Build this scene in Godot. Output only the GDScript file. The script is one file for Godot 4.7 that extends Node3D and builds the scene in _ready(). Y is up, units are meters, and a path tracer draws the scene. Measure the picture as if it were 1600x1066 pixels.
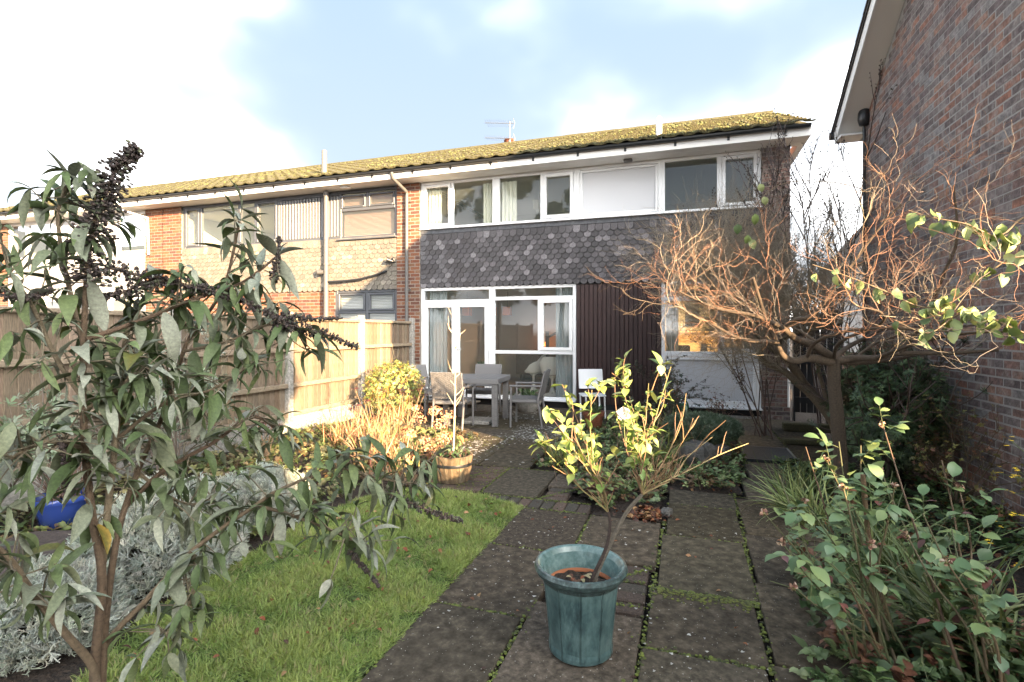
extends Node3D
# A back garden behind a terrace of brick houses on a low-sun winter day.
# Plan axes: a runs to the right along the terrace, d away from the camera; P() turns them into Godot's axes.

var R := RandomNumberGenerator.new()
var T := {}          # textures
var MT := {}         # materials

func P(a: float, y: float, d: float) -> Vector3:
	return Vector3(a, y, -d)

class B:
	var v := PackedVector3Array()
	var n := PackedVector3Array()
	var c := PackedColorArray()
	var ix := PackedInt32Array()
	func tri(p0: Vector3, p1: Vector3, p2: Vector3, col := Color.WHITE) -> void:
		var nn := (p1 - p0).cross(p2 - p0).normalized()
		var k := v.size()
		v.append(p0); v.append(p1); v.append(p2)
		for i in 3:
			n.append(nn); c.append(col)
		ix.append(k); ix.append(k + 2); ix.append(k + 1)
	func quad(p0: Vector3, p1: Vector3, p2: Vector3, p3: Vector3, col := Color.WHITE) -> void:
		var nn := (p1 - p0).cross(p3 - p0)
		if nn.length_squared() < 1e-14:
			nn = (p2 - p1).cross(p3 - p2)
		nn = nn.normalized()
		var k := v.size()
		v.append(p0); v.append(p1); v.append(p2); v.append(p3)
		for i in 4:
			n.append(nn); c.append(col)
		for i in [0, 2, 1, 0, 3, 2]:
			ix.append(k + i)
	func box(at: Vector3, size: Vector3, bs := Basis.IDENTITY, col := Color.WHITE) -> void:
		var x := bs.x * size.x * 0.5
		var y := bs.y * size.y * 0.5
		var z := bs.z * size.z * 0.5
		quad(at - x - y + z, at + x - y + z, at + x + y + z, at - x + y + z, col)
		quad(at + x - y - z, at - x - y - z, at - x + y - z, at + x + y - z, col)
		quad(at + x - y + z, at + x - y - z, at + x + y - z, at + x + y + z, col)
		quad(at - x - y - z, at - x - y + z, at - x + y + z, at - x + y - z, col)
		quad(at - x + y + z, at + x + y + z, at + x + y - z, at - x + y - z, col)
		quad(at - x - y - z, at + x - y - z, at + x - y + z, at - x - y + z, col)
	# box by its plan corners
	func bx(a0: float, a1: float, y0: float, y1: float, d0: float, d1: float, col := Color.WHITE) -> void:
		box(Vector3((a0 + a1) / 2, (y0 + y1) / 2, -(d0 + d1) / 2), Vector3(a1 - a0, y1 - y0, d1 - d0), Basis.IDENTITY, col)
	# a slightly chamfered box
	func cbox(at: Vector3, size: Vector3, ch: float, bs := Basis.IDENTITY, col := Color.WHITE) -> void:
		var h := size * 0.5
		var pts := {}
		for sx in [-1, 1]:
			for sy in [-1, 1]:
				for sz in [-1, 1]:
					for ax in 3:
						var p := Vector3(sx * (h.x - (0.0 if ax == 0 else ch)), sy * (h.y - (0.0 if ax == 1 else ch)), sz * (h.z - (0.0 if ax == 2 else ch)))
						pts[[sx, sy, sz, ax]] = at + bs * p
		var face := func(q: Array):
			var ctr: Vector3 = (pts[q[0]] + pts[q[1]] + pts[q[2]] + pts[q[3]]) / 4.0
			var nn: Vector3 = (pts[q[1]] - pts[q[0]]).cross(pts[q[3]] - pts[q[0]])
			if nn.dot(ctr - at) > 0:
				quad(pts[q[0]], pts[q[1]], pts[q[2]], pts[q[3]], col)
			else:
				quad(pts[q[3]], pts[q[2]], pts[q[1]], pts[q[0]], col)
		for s in [-1, 1]:
			face.call([[s, -1, -1, 0], [s, 1, -1, 0], [s, 1, 1, 0], [s, -1, 1, 0]])
			face.call([[-1, s, -1, 1], [1, s, -1, 1], [1, s, 1, 1], [-1, s, 1, 1]])
			face.call([[-1, -1, s, 2], [1, -1, s, 2], [1, 1, s, 2], [-1, 1, s, 2]])
			for t in [-1, 1]:
				face.call([[s, t, -1, 0], [s, t, 1, 0], [s, t, 1, 1], [s, t, -1, 1]])
				face.call([[s, -1, t, 0], [s, 1, t, 0], [s, 1, t, 2], [s, -1, t, 2]])
				face.call([[-1, s, t, 1], [1, s, t, 1], [1, s, t, 2], [-1, s, t, 2]])
				for w in [-1, 1]:
					var a0: Vector3 = pts[[s, t, w, 0]]
					var a1: Vector3 = pts[[s, t, w, 1]]
					var a2: Vector3 = pts[[s, t, w, 2]]
					if (a1 - a0).cross(a2 - a0).dot(a0 - at) > 0:
						tri(a0, a1, a2, col)
					else:
						tri(a0, a2, a1, col)
	func tube(pts: Array, radii: Array, sides := 6, col := Color.WHITE, cap := true) -> void:
		var m := pts.size()
		if m < 2:
			return
		var t0: Vector3 = (pts[1] - pts[0]).normalized()
		var u := t0.cross(Vector3(0.31, 0.87, 0.38)).normalized()
		if u.length() < 0.5:
			u = t0.cross(Vector3.RIGHT).normalized()
		var k := v.size()
		for i in m:
			var t: Vector3 = (pts[mini(i + 1, m - 1)] - pts[maxi(i - 1, 0)]).normalized()
			u = (u - t * u.dot(t)).normalized()
			var w := t.cross(u)
			for j in sides:
				var an := TAU * j / sides
				var dir := u * cos(an) + w * sin(an)
				v.append(pts[i] + dir * radii[i])
				n.append(dir); c.append(col)
		for i in m - 1:
			for j in sides:
				var p := k + i * sides + j
				var q := k + i * sides + (j + 1) % sides
				for e in [p, q + sides, q, p, p + sides, q + sides]:
					ix.append(e)
		if cap:
			for e in [0, m - 1]:
				var tt: Vector3 = ((pts[1] - pts[0]) if e == 0 else (pts[m - 1] - pts[m - 2])).normalized()
				if e == 0:
					tt = -tt
				var kk := v.size()
				v.append(pts[e]); n.append(tt); c.append(col)
				for j in sides:
					v.append(v[k + e * sides + j]); n.append(tt); c.append(col)
				for j in sides:
					var j2 := (j + 1) % sides
					if e == 0:
						ix.append(kk); ix.append(kk + 1 + j); ix.append(kk + 1 + j2)
					else:
						ix.append(kk); ix.append(kk + 1 + j2); ix.append(kk + 1 + j)
	# profile: Vector2(radius, height), turned about the vertical through at
	func lathe(at: Vector3, prof: Array, sides := 24, col := Color.WHITE, wob := 0.0) -> void:
		var k := v.size()
		var m := prof.size()
		for i in m:
			var p: Vector2 = prof[i]
			var q: Vector2 = prof[mini(i + 1, m - 1)] - prof[maxi(i - 1, 0)]
			var nn := Vector2(q.y, -q.x).normalized()
			for j in sides + 1:
				var an := TAU * j / sides
				var rr := p.x * (1.0 + wob * sin(an * 3.0 + 1.0))
				v.append(at + Vector3(cos(an) * rr, p.y, sin(an) * rr))
				n.append(Vector3(cos(an) * nn.x, nn.y, sin(an) * nn.x)); c.append(col)
		for i in m - 1:
			for j in sides:
				var p2 := k + i * (sides + 1) + j
				var q2 := p2 + sides + 1
				for e in [p2, p2 + 1, q2, p2 + 1, q2 + 1, q2]:
					ix.append(e)
	# a leaf: blade from o along t, upper face nn; fold lifts the edges, curl bends it down
	func leaf(o: Vector3, t: Vector3, nn: Vector3, ln: float, wd: float, fold := 0.25, curl := 0.5, col := Color.WHITE, segs := 4, widest := 0.45, twist := 0.0, edge := Color(0, 0, 0, 0), ripple := 0.0) -> void:
		t = t.normalized()
		var side := t.cross(nn).normalized()
		if side.length_squared() < 0.5:
			side = t.cross(Vector3(0.3, 0.5, 0.8)).normalized()
		nn = side.cross(t).normalized()
		var p := o
		var dir := t
		var k := v.size()
		var ec := col if edge.a == 0.0 else edge
		for i in segs + 1:
			var s := float(i) / segs
			var w := wd * 0.5 * sin(PI * pow(s, log(0.5) / log(widest)))
			if i == 0:
				w = wd * 0.03
			if i == segs:
				w = 0.0005
			var up := side.cross(dir).normalized()
			var sd := side.rotated(dir, twist * s)
			var u2 := up.rotated(dir, twist * s)
			var rp := ripple * wd * (1 if i % 2 == 0 else -1)
			v.append(p - sd * w + u2 * (w * fold + rp)); n.append((u2 + sd * fold).normalized()); c.append(ec)
			v.append(p); n.append(u2); c.append(col)
			v.append(p + sd * w + u2 * (w * fold - rp)); n.append((u2 - sd * fold).normalized()); c.append(ec)
			p += dir * ln / segs
			dir = dir.rotated(side, -curl / segs).normalized()
		for i in segs:
			for h in 2:
				var e := k + i * 3 + h
				for q in [e, e + 4, e + 1, e, e + 3, e + 4]:
					ix.append(q)
	func mesh(off := Vector3.ZERO) -> ArrayMesh:
		var arr := []
		arr.resize(Mesh.ARRAY_MAX)
		if off != Vector3.ZERO:
			for i in v.size():
				v[i] -= off
		arr[Mesh.ARRAY_VERTEX] = v
		arr[Mesh.ARRAY_NORMAL] = n
		arr[Mesh.ARRAY_COLOR] = c
		arr[Mesh.ARRAY_INDEX] = ix
		var m := ArrayMesh.new()
		m.add_surface_from_arrays(Mesh.PRIMITIVE_TRIANGLES, arr)
		return m

# ---------------------------------------------------------------- nodes
var taken := {}
func numbered(called: String) -> String:
	var k: int = taken.get(called, 0)
	taken[called] = k + 1
	return called if k == 0 else "%s_%03d" % [called, k]

func thing(called: String, label: String, category: String, at := Vector3.ZERO, group := "") -> Node3D:
	var o := Node3D.new()
	o.name = numbered(called)
	add_child(o, true)
	o.position = at
	tag(o, label, category, group)
	return o

func tag(o: Node3D, label: String, category := "", group := "", kind := "") -> Node3D:
	if label: o.set_meta("label", label)
	if category: o.set_meta("category", category)
	if group: o.set_meta("group", group)
	if kind: o.set_meta("kind", kind)
	return o

func base_of(o: Node) -> Vector3:
	var p := Vector3.ZERO
	var q := o
	while q != self and q != null:
		p += (q as Node3D).position
		q = q.get_parent()
	return p

# a part whose shape is given in world coordinates
func part(b: B, called: String, m: Material, parent: Node3D, kind := "") -> MeshInstance3D:
	var o := MeshInstance3D.new()
	o.name = called
	o.mesh = b.mesh(base_of(parent))
	o.material_override = m
	parent.add_child(o, true)
	if kind: o.set_meta("kind", kind)
	return o

# a part that shares a mesh
func piece(mesh: Mesh, called: String, m: Material, parent: Node3D, tf: Transform3D) -> MeshInstance3D:
	var o := MeshInstance3D.new()
	o.name = called
	o.mesh = mesh
	o.material_override = m
	parent.add_child(o, true)
	o.transform = Transform3D(tf.basis, tf.origin - base_of(parent))
	return o

# a thing that is one mesh
func solo(b: B, called: String, m: Material, label: String, category: String, group := "", at := Vector3.ZERO) -> MeshInstance3D:
	var o := MeshInstance3D.new()
	o.name = numbered(called)
	o.mesh = b.mesh(at)
	o.position = at
	o.material_override = m
	add_child(o, true)
	tag(o, label, category, group)
	return o

func structure(b: B, called: String, m: Material, label := "") -> MeshInstance3D:
	var o := MeshInstance3D.new()
	o.name = numbered(called)
	o.mesh = b.mesh()
	o.material_override = m
	add_child(o, true)
	tag(o, label, "", "", "structure")
	return o

func many(mesh: Mesh, tfs: Array, cols: PackedColorArray, called: String, m: Material, parent: Node3D, kind := "") -> MultiMeshInstance3D:
	var mm := MultiMesh.new()
	mm.transform_format = MultiMesh.TRANSFORM_3D
	mm.use_colors = cols.size() > 0
	mm.mesh = mesh
	mm.instance_count = tfs.size()
	var off := base_of(parent) if parent != self else Vector3.ZERO
	for i in tfs.size():
		var t: Transform3D = tfs[i]
		t.origin -= off
		mm.set_instance_transform(i, t)
		if cols.size(): mm.set_instance_color(i, cols[i])
	var o := MultiMeshInstance3D.new()
	o.multimesh = mm
	o.material_override = m
	o.name = called
	parent.add_child(o, true)
	if kind: o.set_meta("kind", kind)
	return o

# ---------------------------------------------------------------- materials
func noise_tex(seed_: int, freq: float, lo: float, hi: float, oct := 4, size := 512, mid := -1.0, type := FastNoiseLite.TYPE_SIMPLEX_SMOOTH) -> NoiseTexture2D:
	var f := FastNoiseLite.new()
	f.noise_type = type
	f.seed = seed_
	f.frequency = freq
	f.fractal_octaves = oct
	f.fractal_gain = 0.68
	var t := NoiseTexture2D.new()
	t.width = size
	t.height = size
	t.seamless = true
	t.normalize = true
	t.noise = f
	var g := Gradient.new()
	g.set_color(0, Color(lo, lo, lo)); g.set_color(1, Color(hi, hi, hi))
	if mid >= 0.0:
		g.add_point(0.5, Color(mid, mid, mid))
	t.color_ramp = g
	return t

func ramp_tex(seed_: int, freq: float, stops: Array, oct := 5, size := 512) -> NoiseTexture2D:
	var t := noise_tex(seed_, freq, 0, 1, oct, size)
	var g := Gradient.new()
	g.offsets = PackedFloat32Array(stops.map(func(s): return s[0]))
	g.colors = PackedColorArray(stops.map(func(s): return (s[1] as Color).linear_to_srgb()))
	t.color_ramp = g
	return t

func lin(r: float, g: float, b: float) -> Color:
	return Color(minf(r, 1.0), minf(g, 1.0), minf(b, 1.0)).linear_to_srgb()

# r, g, b are real-world base colours (linear)
func mat(r: float, g: float, b: float, rough := 0.85, tex: Texture2D = null, scale := 1.0, bump: Texture2D = null, depth := 0.3, own := false) -> StandardMaterial3D:
	var m := StandardMaterial3D.new()
	m.albedo_color = lin(r, g, b)
	m.roughness = rough
	m.vertex_color_use_as_albedo = true
	if tex or bump:
		m.uv1_triplanar = true
		m.uv1_world_triplanar = not own
		m.uv1_scale = Vector3.ONE * scale
	if tex:
		m.albedo_texture = tex
	if bump:
		m.heightmap_enabled = true
		m.heightmap_texture = bump
		m.heightmap_scale = depth
	return m

func leafmat(r: float, g: float, b: float, rough := 0.5, through := 0.35, tex: Texture2D = null) -> StandardMaterial3D:
	var m := mat(r, g, b, rough)
	m.backlight_enabled = true
	m.backlight = Color(through, through, through * 0.7)
	m.cull_mode = BaseMaterial3D.CULL_DISABLED
	if tex:
		m.albedo_texture = tex
		m.uv1_triplanar = true
		m.uv1_world_triplanar = true
		m.uv1_scale = Vector3.ONE * 6.0
	return m

func jit(c: Color, amount: float) -> Color:
	var k := 1.0 + R.randf_range(-amount, amount)
	return Color(c.r * k * (1 + R.randf_range(-amount, amount) * 0.25), c.g * k, c.b * k * (1 + R.randf_range(-amount, amount) * 0.25))

func look(t: Vector3, up := Vector3.UP) -> Basis:   # y along t
	t = t.normalized()
	var x := t.cross(up)
	if x.length() < 0.01:
		x = t.cross(Vector3.RIGHT)
	x = x.normalized()
	return Basis(x, t, x.cross(t))

func rdir() -> Vector3:
	var z := R.randf_range(-1, 1)
	var an := R.randf() * TAU
	var r := sqrt(1 - z * z)
	return Vector3(r * cos(an), z, r * sin(an))

# ---------------------------------------------------------------- camera, sky, sun
func make_camera_and_light() -> void:
	var cam := Camera3D.new()
	cam.name = "camera"
	add_child(cam)
	cam.position = Vector3(0, 1.5, 0)
	cam.rotation.y = deg_to_rad(18.15)
	var near := 0.05
	cam.set_frustum(near * 1066.0 / 810.0, Vector2(0, -near * 15.0 / 810.0), near, 600.0)
	cam.current = true

	var env := Environment.new()
	env.background_mode = Environment.BG_SKY
	env.tonemap_mode = Environment.TONE_MAPPER_LINEAR
	env.tonemap_exposure = 7.0
	env.sdfgi_enabled = true
	env.ssao_enabled = true
	env.ssil_enabled = true
	var sm := PanoramaSkyMaterial.new()
	sm.panorama = sky_picture()
	sm.energy_multiplier = 1.0
	var sky := Sky.new()
	sky.sky_material = sm
	env.sky = sky
	var we := WorldEnvironment.new()
	we.name = "world_environment"
	we.environment = env
	add_child(we)

	var sun := DirectionalLight3D.new()
	sun.name = "sun"
	sun.light_color = Color(1.0, 0.86, 0.68)
	sun.light_energy = 1.6
	sun.light_angular_distance = 0.55
	sun.shadow_enabled = true
	add_child(sun)
	sun.look_at_from_position(Vector3.ZERO, Vector3(-1.4, -0.38, -1.0))

# air and broken winter cloud: blue overhead, thick bright cloud low down and to the west (left)
func sky_picture() -> ImageTexture:
	var w := 768
	var h := 384
	var im := Image.create(w, h, false, Image.FORMAT_RGBF)
	var f := FastNoiseLite.new()
	f.seed = 11
	f.frequency = 1.15
	f.fractal_octaves = 5
	f.fractal_gain = 0.45
	var bank := Vector3(-0.87, 0.2, -0.48).normalized()
	for y in h:
		var el := PI * (0.5 - (y + 0.5) / h)
		for x in w:
			var az := TAU * (x + 0.5) / w
			var dir := Vector3(-sin(az) * cos(el), sin(el), cos(az) * cos(el))
			var q := Vector3(dir.x, dir.y * 1.9, dir.z)
			var cl := f.get_noise_3dv(q * 1.0 + Vector3(3.1, 0.7, 1.9)) * 0.8
			cl += 0.80 * exp(-maxf(dir.y, 0.0) * 3.2) + 0.60 * smoothstep(0.50, 0.99, dir.dot(bank)) - 0.06
			cl += 0.26 * f.get_noise_3dv(q * 3.6)
			cl = pow(smoothstep(-0.40, 1.05, cl), 3.6)
			var up := clampf(dir.y, 0.0, 1.0)
			var blue := Color(0.135, 0.15, 0.17).lerp(Color(0.063, 0.098, 0.145), pow(up, 0.7))
			var wh := Color(2.9, 2.82, 2.68)
			var col := blue.lerp(wh, cl)
			if dir.y < 0:
				col = Color(0.22, 0.2, 0.17)
			im.set_pixel(x, y, col)
	return ImageTexture.create_from_image(im)

func make_textures() -> void:
	T.fine = noise_tex(3, 0.05, 0.72, 1.0, 4)
	T.coarse = noise_tex(5, 0.012, 0.6, 1.0, 5)
	T.grain = noise_tex(8, 0.12, 0.0, 1.0, 4)
	T.blot = noise_tex(15, 0.02, 0.0, 1.0, 5)
	T.slab = ramp_tex(21, 0.02, [[0.0, Color(0.034, 0.027, 0.020)], [0.35, Color(0.070, 0.057, 0.043)], [0.62, Color(0.108, 0.087, 0.067)], [0.86, Color(0.17, 0.14, 0.105)], [1.0, Color(0.30, 0.265, 0.21)]], 7, 1024)
	T.brick = noise_tex(31, 0.03, 0.5, 1.0, 5)
	T.moss = ramp_tex(41, 0.03, [[0.0, Color(0.045, 0.032, 0.024)], [0.4, Color(0.060, 0.048, 0.028)], [0.55, Color(0.080, 0.076, 0.028)], [0.75, Color(0.112, 0.110, 0.034)], [1.0, Color(0.15, 0.15, 0.05)]], 6)
	T.soil = ramp_tex(51, 0.04, [[0.0, Color(0.012, 0.008, 0.006)], [0.5, Color(0.035, 0.024, 0.017)], [1.0, Color(0.085, 0.06, 0.042)]], 6)
	T.wood = noise_tex(61, 0.03, 0.55, 1.0, 6)
	T.turf = ramp_tex(71, 0.03, [[0.0, Color(0.02, 0.025, 0.008)], [0.5, Color(0.05, 0.075, 0.015)], [1.0, Color(0.09, 0.13, 0.03)]], 6)
	T.leafy = noise_tex(77, 0.03, 0.55, 1.0, 5)
	T.salts = ramp_tex(83, 0.05, [[0.0, Color(0.14, 0.12, 0.11)], [0.5, Color(0.30, 0.27, 0.25)], [1.0, Color(0.46, 0.44, 0.42)]], 4)
	T.patches = noise_tex(84, 0.012, 0.0, 0.75, 6, 512, 0.06)
	T.lichen = noise_tex(81, 0.035, 0.0, 1.0, 6)

func make_materials() -> void:
	MT.white = mat(0.78, 0.79, 0.80, 0.35)
	MT.white_panel = mat(0.76, 0.77, 0.80, 0.6, T.fine, 3.0)
	MT.fascia = mat(0.74, 0.73, 0.71, 0.5)
	MT.soffit = mat(0.74, 0.72, 0.68, 0.6)
	MT.grey_frame = mat(0.07, 0.075, 0.085, 0.4)
	MT.black_plastic = mat(0.018, 0.02, 0.023, 0.35)
	MT.grey_plastic = mat(0.10, 0.095, 0.09, 0.5)
	MT.steel = mat(0.28, 0.27, 0.26, 0.4); MT.steel.metallic = 0.9
	MT.mortar = mat(0.34, 0.30, 0.255, 0.95, T.fine, 4.0, T.grain, 0.3)
	MT.mortar_pale = mat(0.40, 0.385, 0.365, 0.95, T.fine, 4.0, T.grain, 0.3)
	MT.bricks = []
	for c in [[0.27, 0.095, 0.05], [0.33, 0.13, 0.065], [0.21, 0.085, 0.055], [0.30, 0.15, 0.085], [0.17, 0.075, 0.055], [0.38, 0.17, 0.09]]:
		MT.bricks.append(mat(c[0], c[1], c[2], 0.9, T.brick, 2.5, T.grain, 0.25))
	MT.wall_bricks = []
	for c in [[0.155, 0.082, 0.07], [0.195, 0.098, 0.077], [0.125, 0.082, 0.078], [0.22, 0.108, 0.08], [0.145, 0.10, 0.093], [0.10, 0.066, 0.062], [0.255, 0.125, 0.085], [0.175, 0.125, 0.113], [0.25, 0.10, 0.065], [0.20, 0.16, 0.15]]:
		var wb := mat(c[0] * 1.6, c[1] * 1.85, c[2] * 1.95, 0.9, T.brick, 0.6, T.grain, 0.5)
		wb.detail_enabled = true
		wb.detail_albedo = T.salts
		wb.detail_mask = T.patches
		wb.detail_blend_mode = BaseMaterial3D.BLEND_MODE_MIX
		MT.wall_bricks.append(wb)
	MT.brick_any = mat(1, 1, 1, 0.9, T.brick, 2.5, T.grain, 0.25)
	MT.wall_any = mat(1, 1, 1, 0.9, T.brick, 0.6, T.grain, 0.5)
	MT.wall_any.detail_enabled = true
	MT.wall_any.detail_albedo = T.salts
	MT.wall_any.detail_mask = T.patches
	MT.slates = []
	for k in [0.055, 0.072, 0.088, 0.115, 0.066, 0.18]:
		MT.slates.append(mat(k * 1.5, k * 1.4, k * 1.48, 0.8, T.coarse, 4.0, T.grain, 0.12))
	MT.slate_any = mat(1, 1, 1, 0.8, T.coarse, 4.0, T.grain, 0.12)
	MT.tile = mat(1, 1, 1, 0.95, T.moss, 2.2, T.blot, 1.6)
	MT.clad = mat(0.062, 0.026, 0.024, 0.55, T.wood, 1.0, T.grain, 0.15)
	MT.clad.uv1_scale = Vector3(6, 0.35, 6)
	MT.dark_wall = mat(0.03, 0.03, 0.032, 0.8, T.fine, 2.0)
	MT.glass = StandardMaterial3D.new()
	MT.glass.transparency = BaseMaterial3D.TRANSPARENCY_ALPHA
	MT.glass.albedo_color = Color(0.8, 0.85, 0.82, 0.03)
	MT.glass.roughness = 0.0
	MT.slab = mat(1, 1, 1, 0.92, T.slab, 0.55, T.grain, 0.18)
	MT.slab.metallic_specular = 0.3
	MT.slabs = []
	for i in 6:
		var sl: StandardMaterial3D = MT.slab.duplicate()
		sl.uv1_offset = Vector3(0.37 * i, 0.21 * i, 0.53 * i)
		sl.uv1_scale = Vector3.ONE * [0.55, 0.8, 0.45, 0.65, 0.9, 0.5][i]
		MT.slabs.append(sl)
	MT.soil = mat(1, 1, 1, 1.0, T.soil, 1.6, T.blot, 2.5)
	MT.turf = mat(1, 1, 1, 1.0, T.turf, 2.0, T.blot, 1.5)
	MT.fence = mat(1, 1, 1, 0.9, T.wood, 1.0, T.grain, 0.25)
	MT.fence.uv1_scale = Vector3(7, 0.5, 7)
	MT.rail = mat(0.42, 0.33, 0.23, 0.9, T.wood, 1.0, T.grain, 0.25)
	MT.rail.uv1_scale = Vector3(0.5, 7, 0.5)
	MT.concrete = mat(0.46, 0.44, 0.40, 0.95, T.coarse, 3.0, T.grain, 0.4)
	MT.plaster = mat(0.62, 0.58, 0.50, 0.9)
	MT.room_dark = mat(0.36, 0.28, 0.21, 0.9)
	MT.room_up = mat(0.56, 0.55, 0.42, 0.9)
	MT.floor_wood = mat(0.30, 0.18, 0.10, 0.4, T.wood, 1.0)
	MT.ceiling = mat(0.72, 0.70, 0.64, 0.9)
	MT.bark = mat(1, 1, 1, 0.9, T.coarse, 9.0, T.grain, 0.6)
	MT.twig = mat(1, 1, 1, 0.7)
	MT.leaf = leafmat(1, 1, 1, 0.5, 0.4)
	MT.leaf_matte = leafmat(1, 1, 1, 0.8, 0.3)
	MT.leaf_big = leafmat(1, 1, 1, 0.7, 0.35, T.leafy)
	MT.wicker = mat(0.17, 0.165, 0.165, 0.6)

# ---------------------------------------------------------------- bricks
# wall face in the plane through o spanned by u (along) and up, looking along nn; stretcher bond; keeps bricks for which inside(u, y) holds
func brickwork(parent: Node3D, o: Vector3, u: Vector3, nn: Vector3, width: float, y0: float, y1: float, mats: Array, singles, inside = null, seed_ := 1, depth := 0.02) -> void:
	var rg := RandomNumberGenerator.new()
	rg.seed = seed_
	var rest := B.new()
	var bs := Basis(u, Vector3.UP, nn)
	var cache := {}
	var course := 0
	var y := y0
	var got := 0
	while y < y1 - 0.03:
		var x := -0.1125 if course % 2 == 1 else 0.0
		while x < width - 0.01:
			var s := maxf(x, 0.0)
			var e := minf(x + 0.215, width)
			x += 0.225
			if e - s < 0.03:
				continue
			var h := minf(0.065, y1 - y)
			if inside != null and not (inside.call(s, y + h) and inside.call(e, y + h)):
				continue
			var pr := rg.randf_range(0.0, 0.0022)
			var at := o + u * ((s + e) / 2) + Vector3.UP * (y + h / 2) + nn * (pr - depth / 2)
			var k := rg.randi() % mats.size()
			if rg.randf() < 0.3:
				k = mini(k, rg.randi() % mats.size())
			if singles != null and got < 300 and singles.call(s, y):
				var key := [snappedf(e - s, 0.0025), snappedf(h, 0.0025)]
				if not cache.has(key):
					var b := B.new()
					b.cbox(Vector3.ZERO, Vector3(key[0], key[1], depth), 0.004)
					cache[key] = b.mesh()
				piece(cache[key], "brick", mats[k], parent, Transform3D(bs.rotated(nn, rg.randf_range(-0.006, 0.006)), at))
				got += 1
			else:
				var m: StandardMaterial3D = mats[k]
				rest.box(at, Vector3(e - s, h, depth), bs, m.albedo_color.srgb_to_linear())
		y += 0.075
		course += 1
	if rest.v.size():
		part(rest, "brickwork", MT.wall_any if mats == MT.wall_bricks else MT.brick_any, parent, "stuff")

# frame bar along an edge in the facade plane
func bar(b: B, a0: float, a1: float, y0: float, y1: float, d0 := 9.985, d1 := 10.055) -> void:
	b.cbox(P((a0 + a1) / 2, (y0 + y1) / 2, (d0 + d1) / 2), Vector3(a1 - a0, y1 - y0, d1 - d0), 0.006)

# a rectangular frame of bars of width w
func frame(b: B, a0: float, a1: float, y0: float, y1: float, w: float, d0 := 9.985, d1 := 10.055) -> void:
	bar(b, a0, a0 + w, y0, y1, d0, d1)
	bar(b, a1 - w, a1, y0, y1, d0, d1)
	bar(b, a0 + w, a1 - w, y1 - w, y1, d0, d1)
	bar(b, a0 + w, a1 - w, y0, y0 + w, d0, d1)

# a sheet of glass
func pane(parent: Node3D, a0: float, a1: float, y0: float, y1: float, d := 10.02) -> void:
	var b := B.new()
	b.bx(a0 - 0.006, a1 + 0.006, y0 - 0.006, y1 + 0.006, d, d + 0.004)
	part(b, "pane", MT.glass, parent)

func scallop_mesh() -> ArrayMesh:
	# tile hung on the wall: straight top, round tail; origin at the middle of the tail's top line, x along, y up, z out
	var b := B.new()
	var w := 0.0695
	var out := []
	out.append(Vector2(-w, 0.13)); out.append(Vector2(-w, 0.005))
	for i in 9:
		var an := PI + PI * i / 8.0
		out.append(Vector2(cos(an) * w, sin(an) * w * 0.92))
	out.append(Vector2(w, 0.005)); out.append(Vector2(w, 0.13))
	var th := 0.014
	var m := out.size()
	for i in range(1, m - 1):
		b.tri(Vector3(out[0].x, out[0].y, th), Vector3(out[i].x, out[i].y, th), Vector3(out[i + 1].x, out[i + 1].y, th))
	for i in range(0, m - 1):
		b.quad(Vector3(out[i].x, out[i].y, 0), Vector3(out[i + 1].x, out[i + 1].y, 0), Vector3(out[i + 1].x, out[i + 1].y, th), Vector3(out[i].x, out[i].y, th))
	return b.mesh()

func hang_tiles(parent: Node3D, a0: float, a1: float, y0: float, y1: float, mats: Array, pale: float, singles, seed_: int) -> void:
	var rg := RandomNumberGenerator.new()
	rg.seed = seed_
	var m := scallop_mesh()
	var arr := m.surface_get_arrays(0)
	var rest := B.new()
	var row := 0
	var y := y0 + 0.068
	var got := 0
	while y < y1:
		var x := a0 + (0.072 if row % 2 == 0 else 0.0)
		while x < a1 + 0.02:
			if x > a0 - 0.02:
				var k := rg.randi() % (mats.size() - 1)
				if rg.randf() < pale:
					k = mats.size() - 1
				var xx := clampf(x, a0 + 0.05, a1 - 0.05)
				var tf := Transform3D(Basis.from_euler(Vector3(-0.16 + rg.randf_range(-0.012, 0.012), 0, rg.randf_range(-0.025, 0.025))), P(xx, y + rg.randf_range(-0.004, 0.004), 9.968))
				if singles != null and got < 300 and singles.call(x):
					piece(m, "wall_tile", mats[k], parent, tf)
					got += 1
				else:
					var mm: StandardMaterial3D = mats[k]
					var col := mm.albedo_color.srgb_to_linear()
					var kk := rest.v.size()
					for p in arr[Mesh.ARRAY_VERTEX]: rest.v.append(tf * p); rest.c.append(col)
					for p in arr[Mesh.ARRAY_NORMAL]: rest.n.append(tf.basis * p)
					for i in arr[Mesh.ARRAY_INDEX]: rest.ix.append(kk + i)
			x += 0.144
		y += 0.1
		row += 1
	part(rest, "tile_hanging", MT.slate_any, parent, "stuff")

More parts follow.
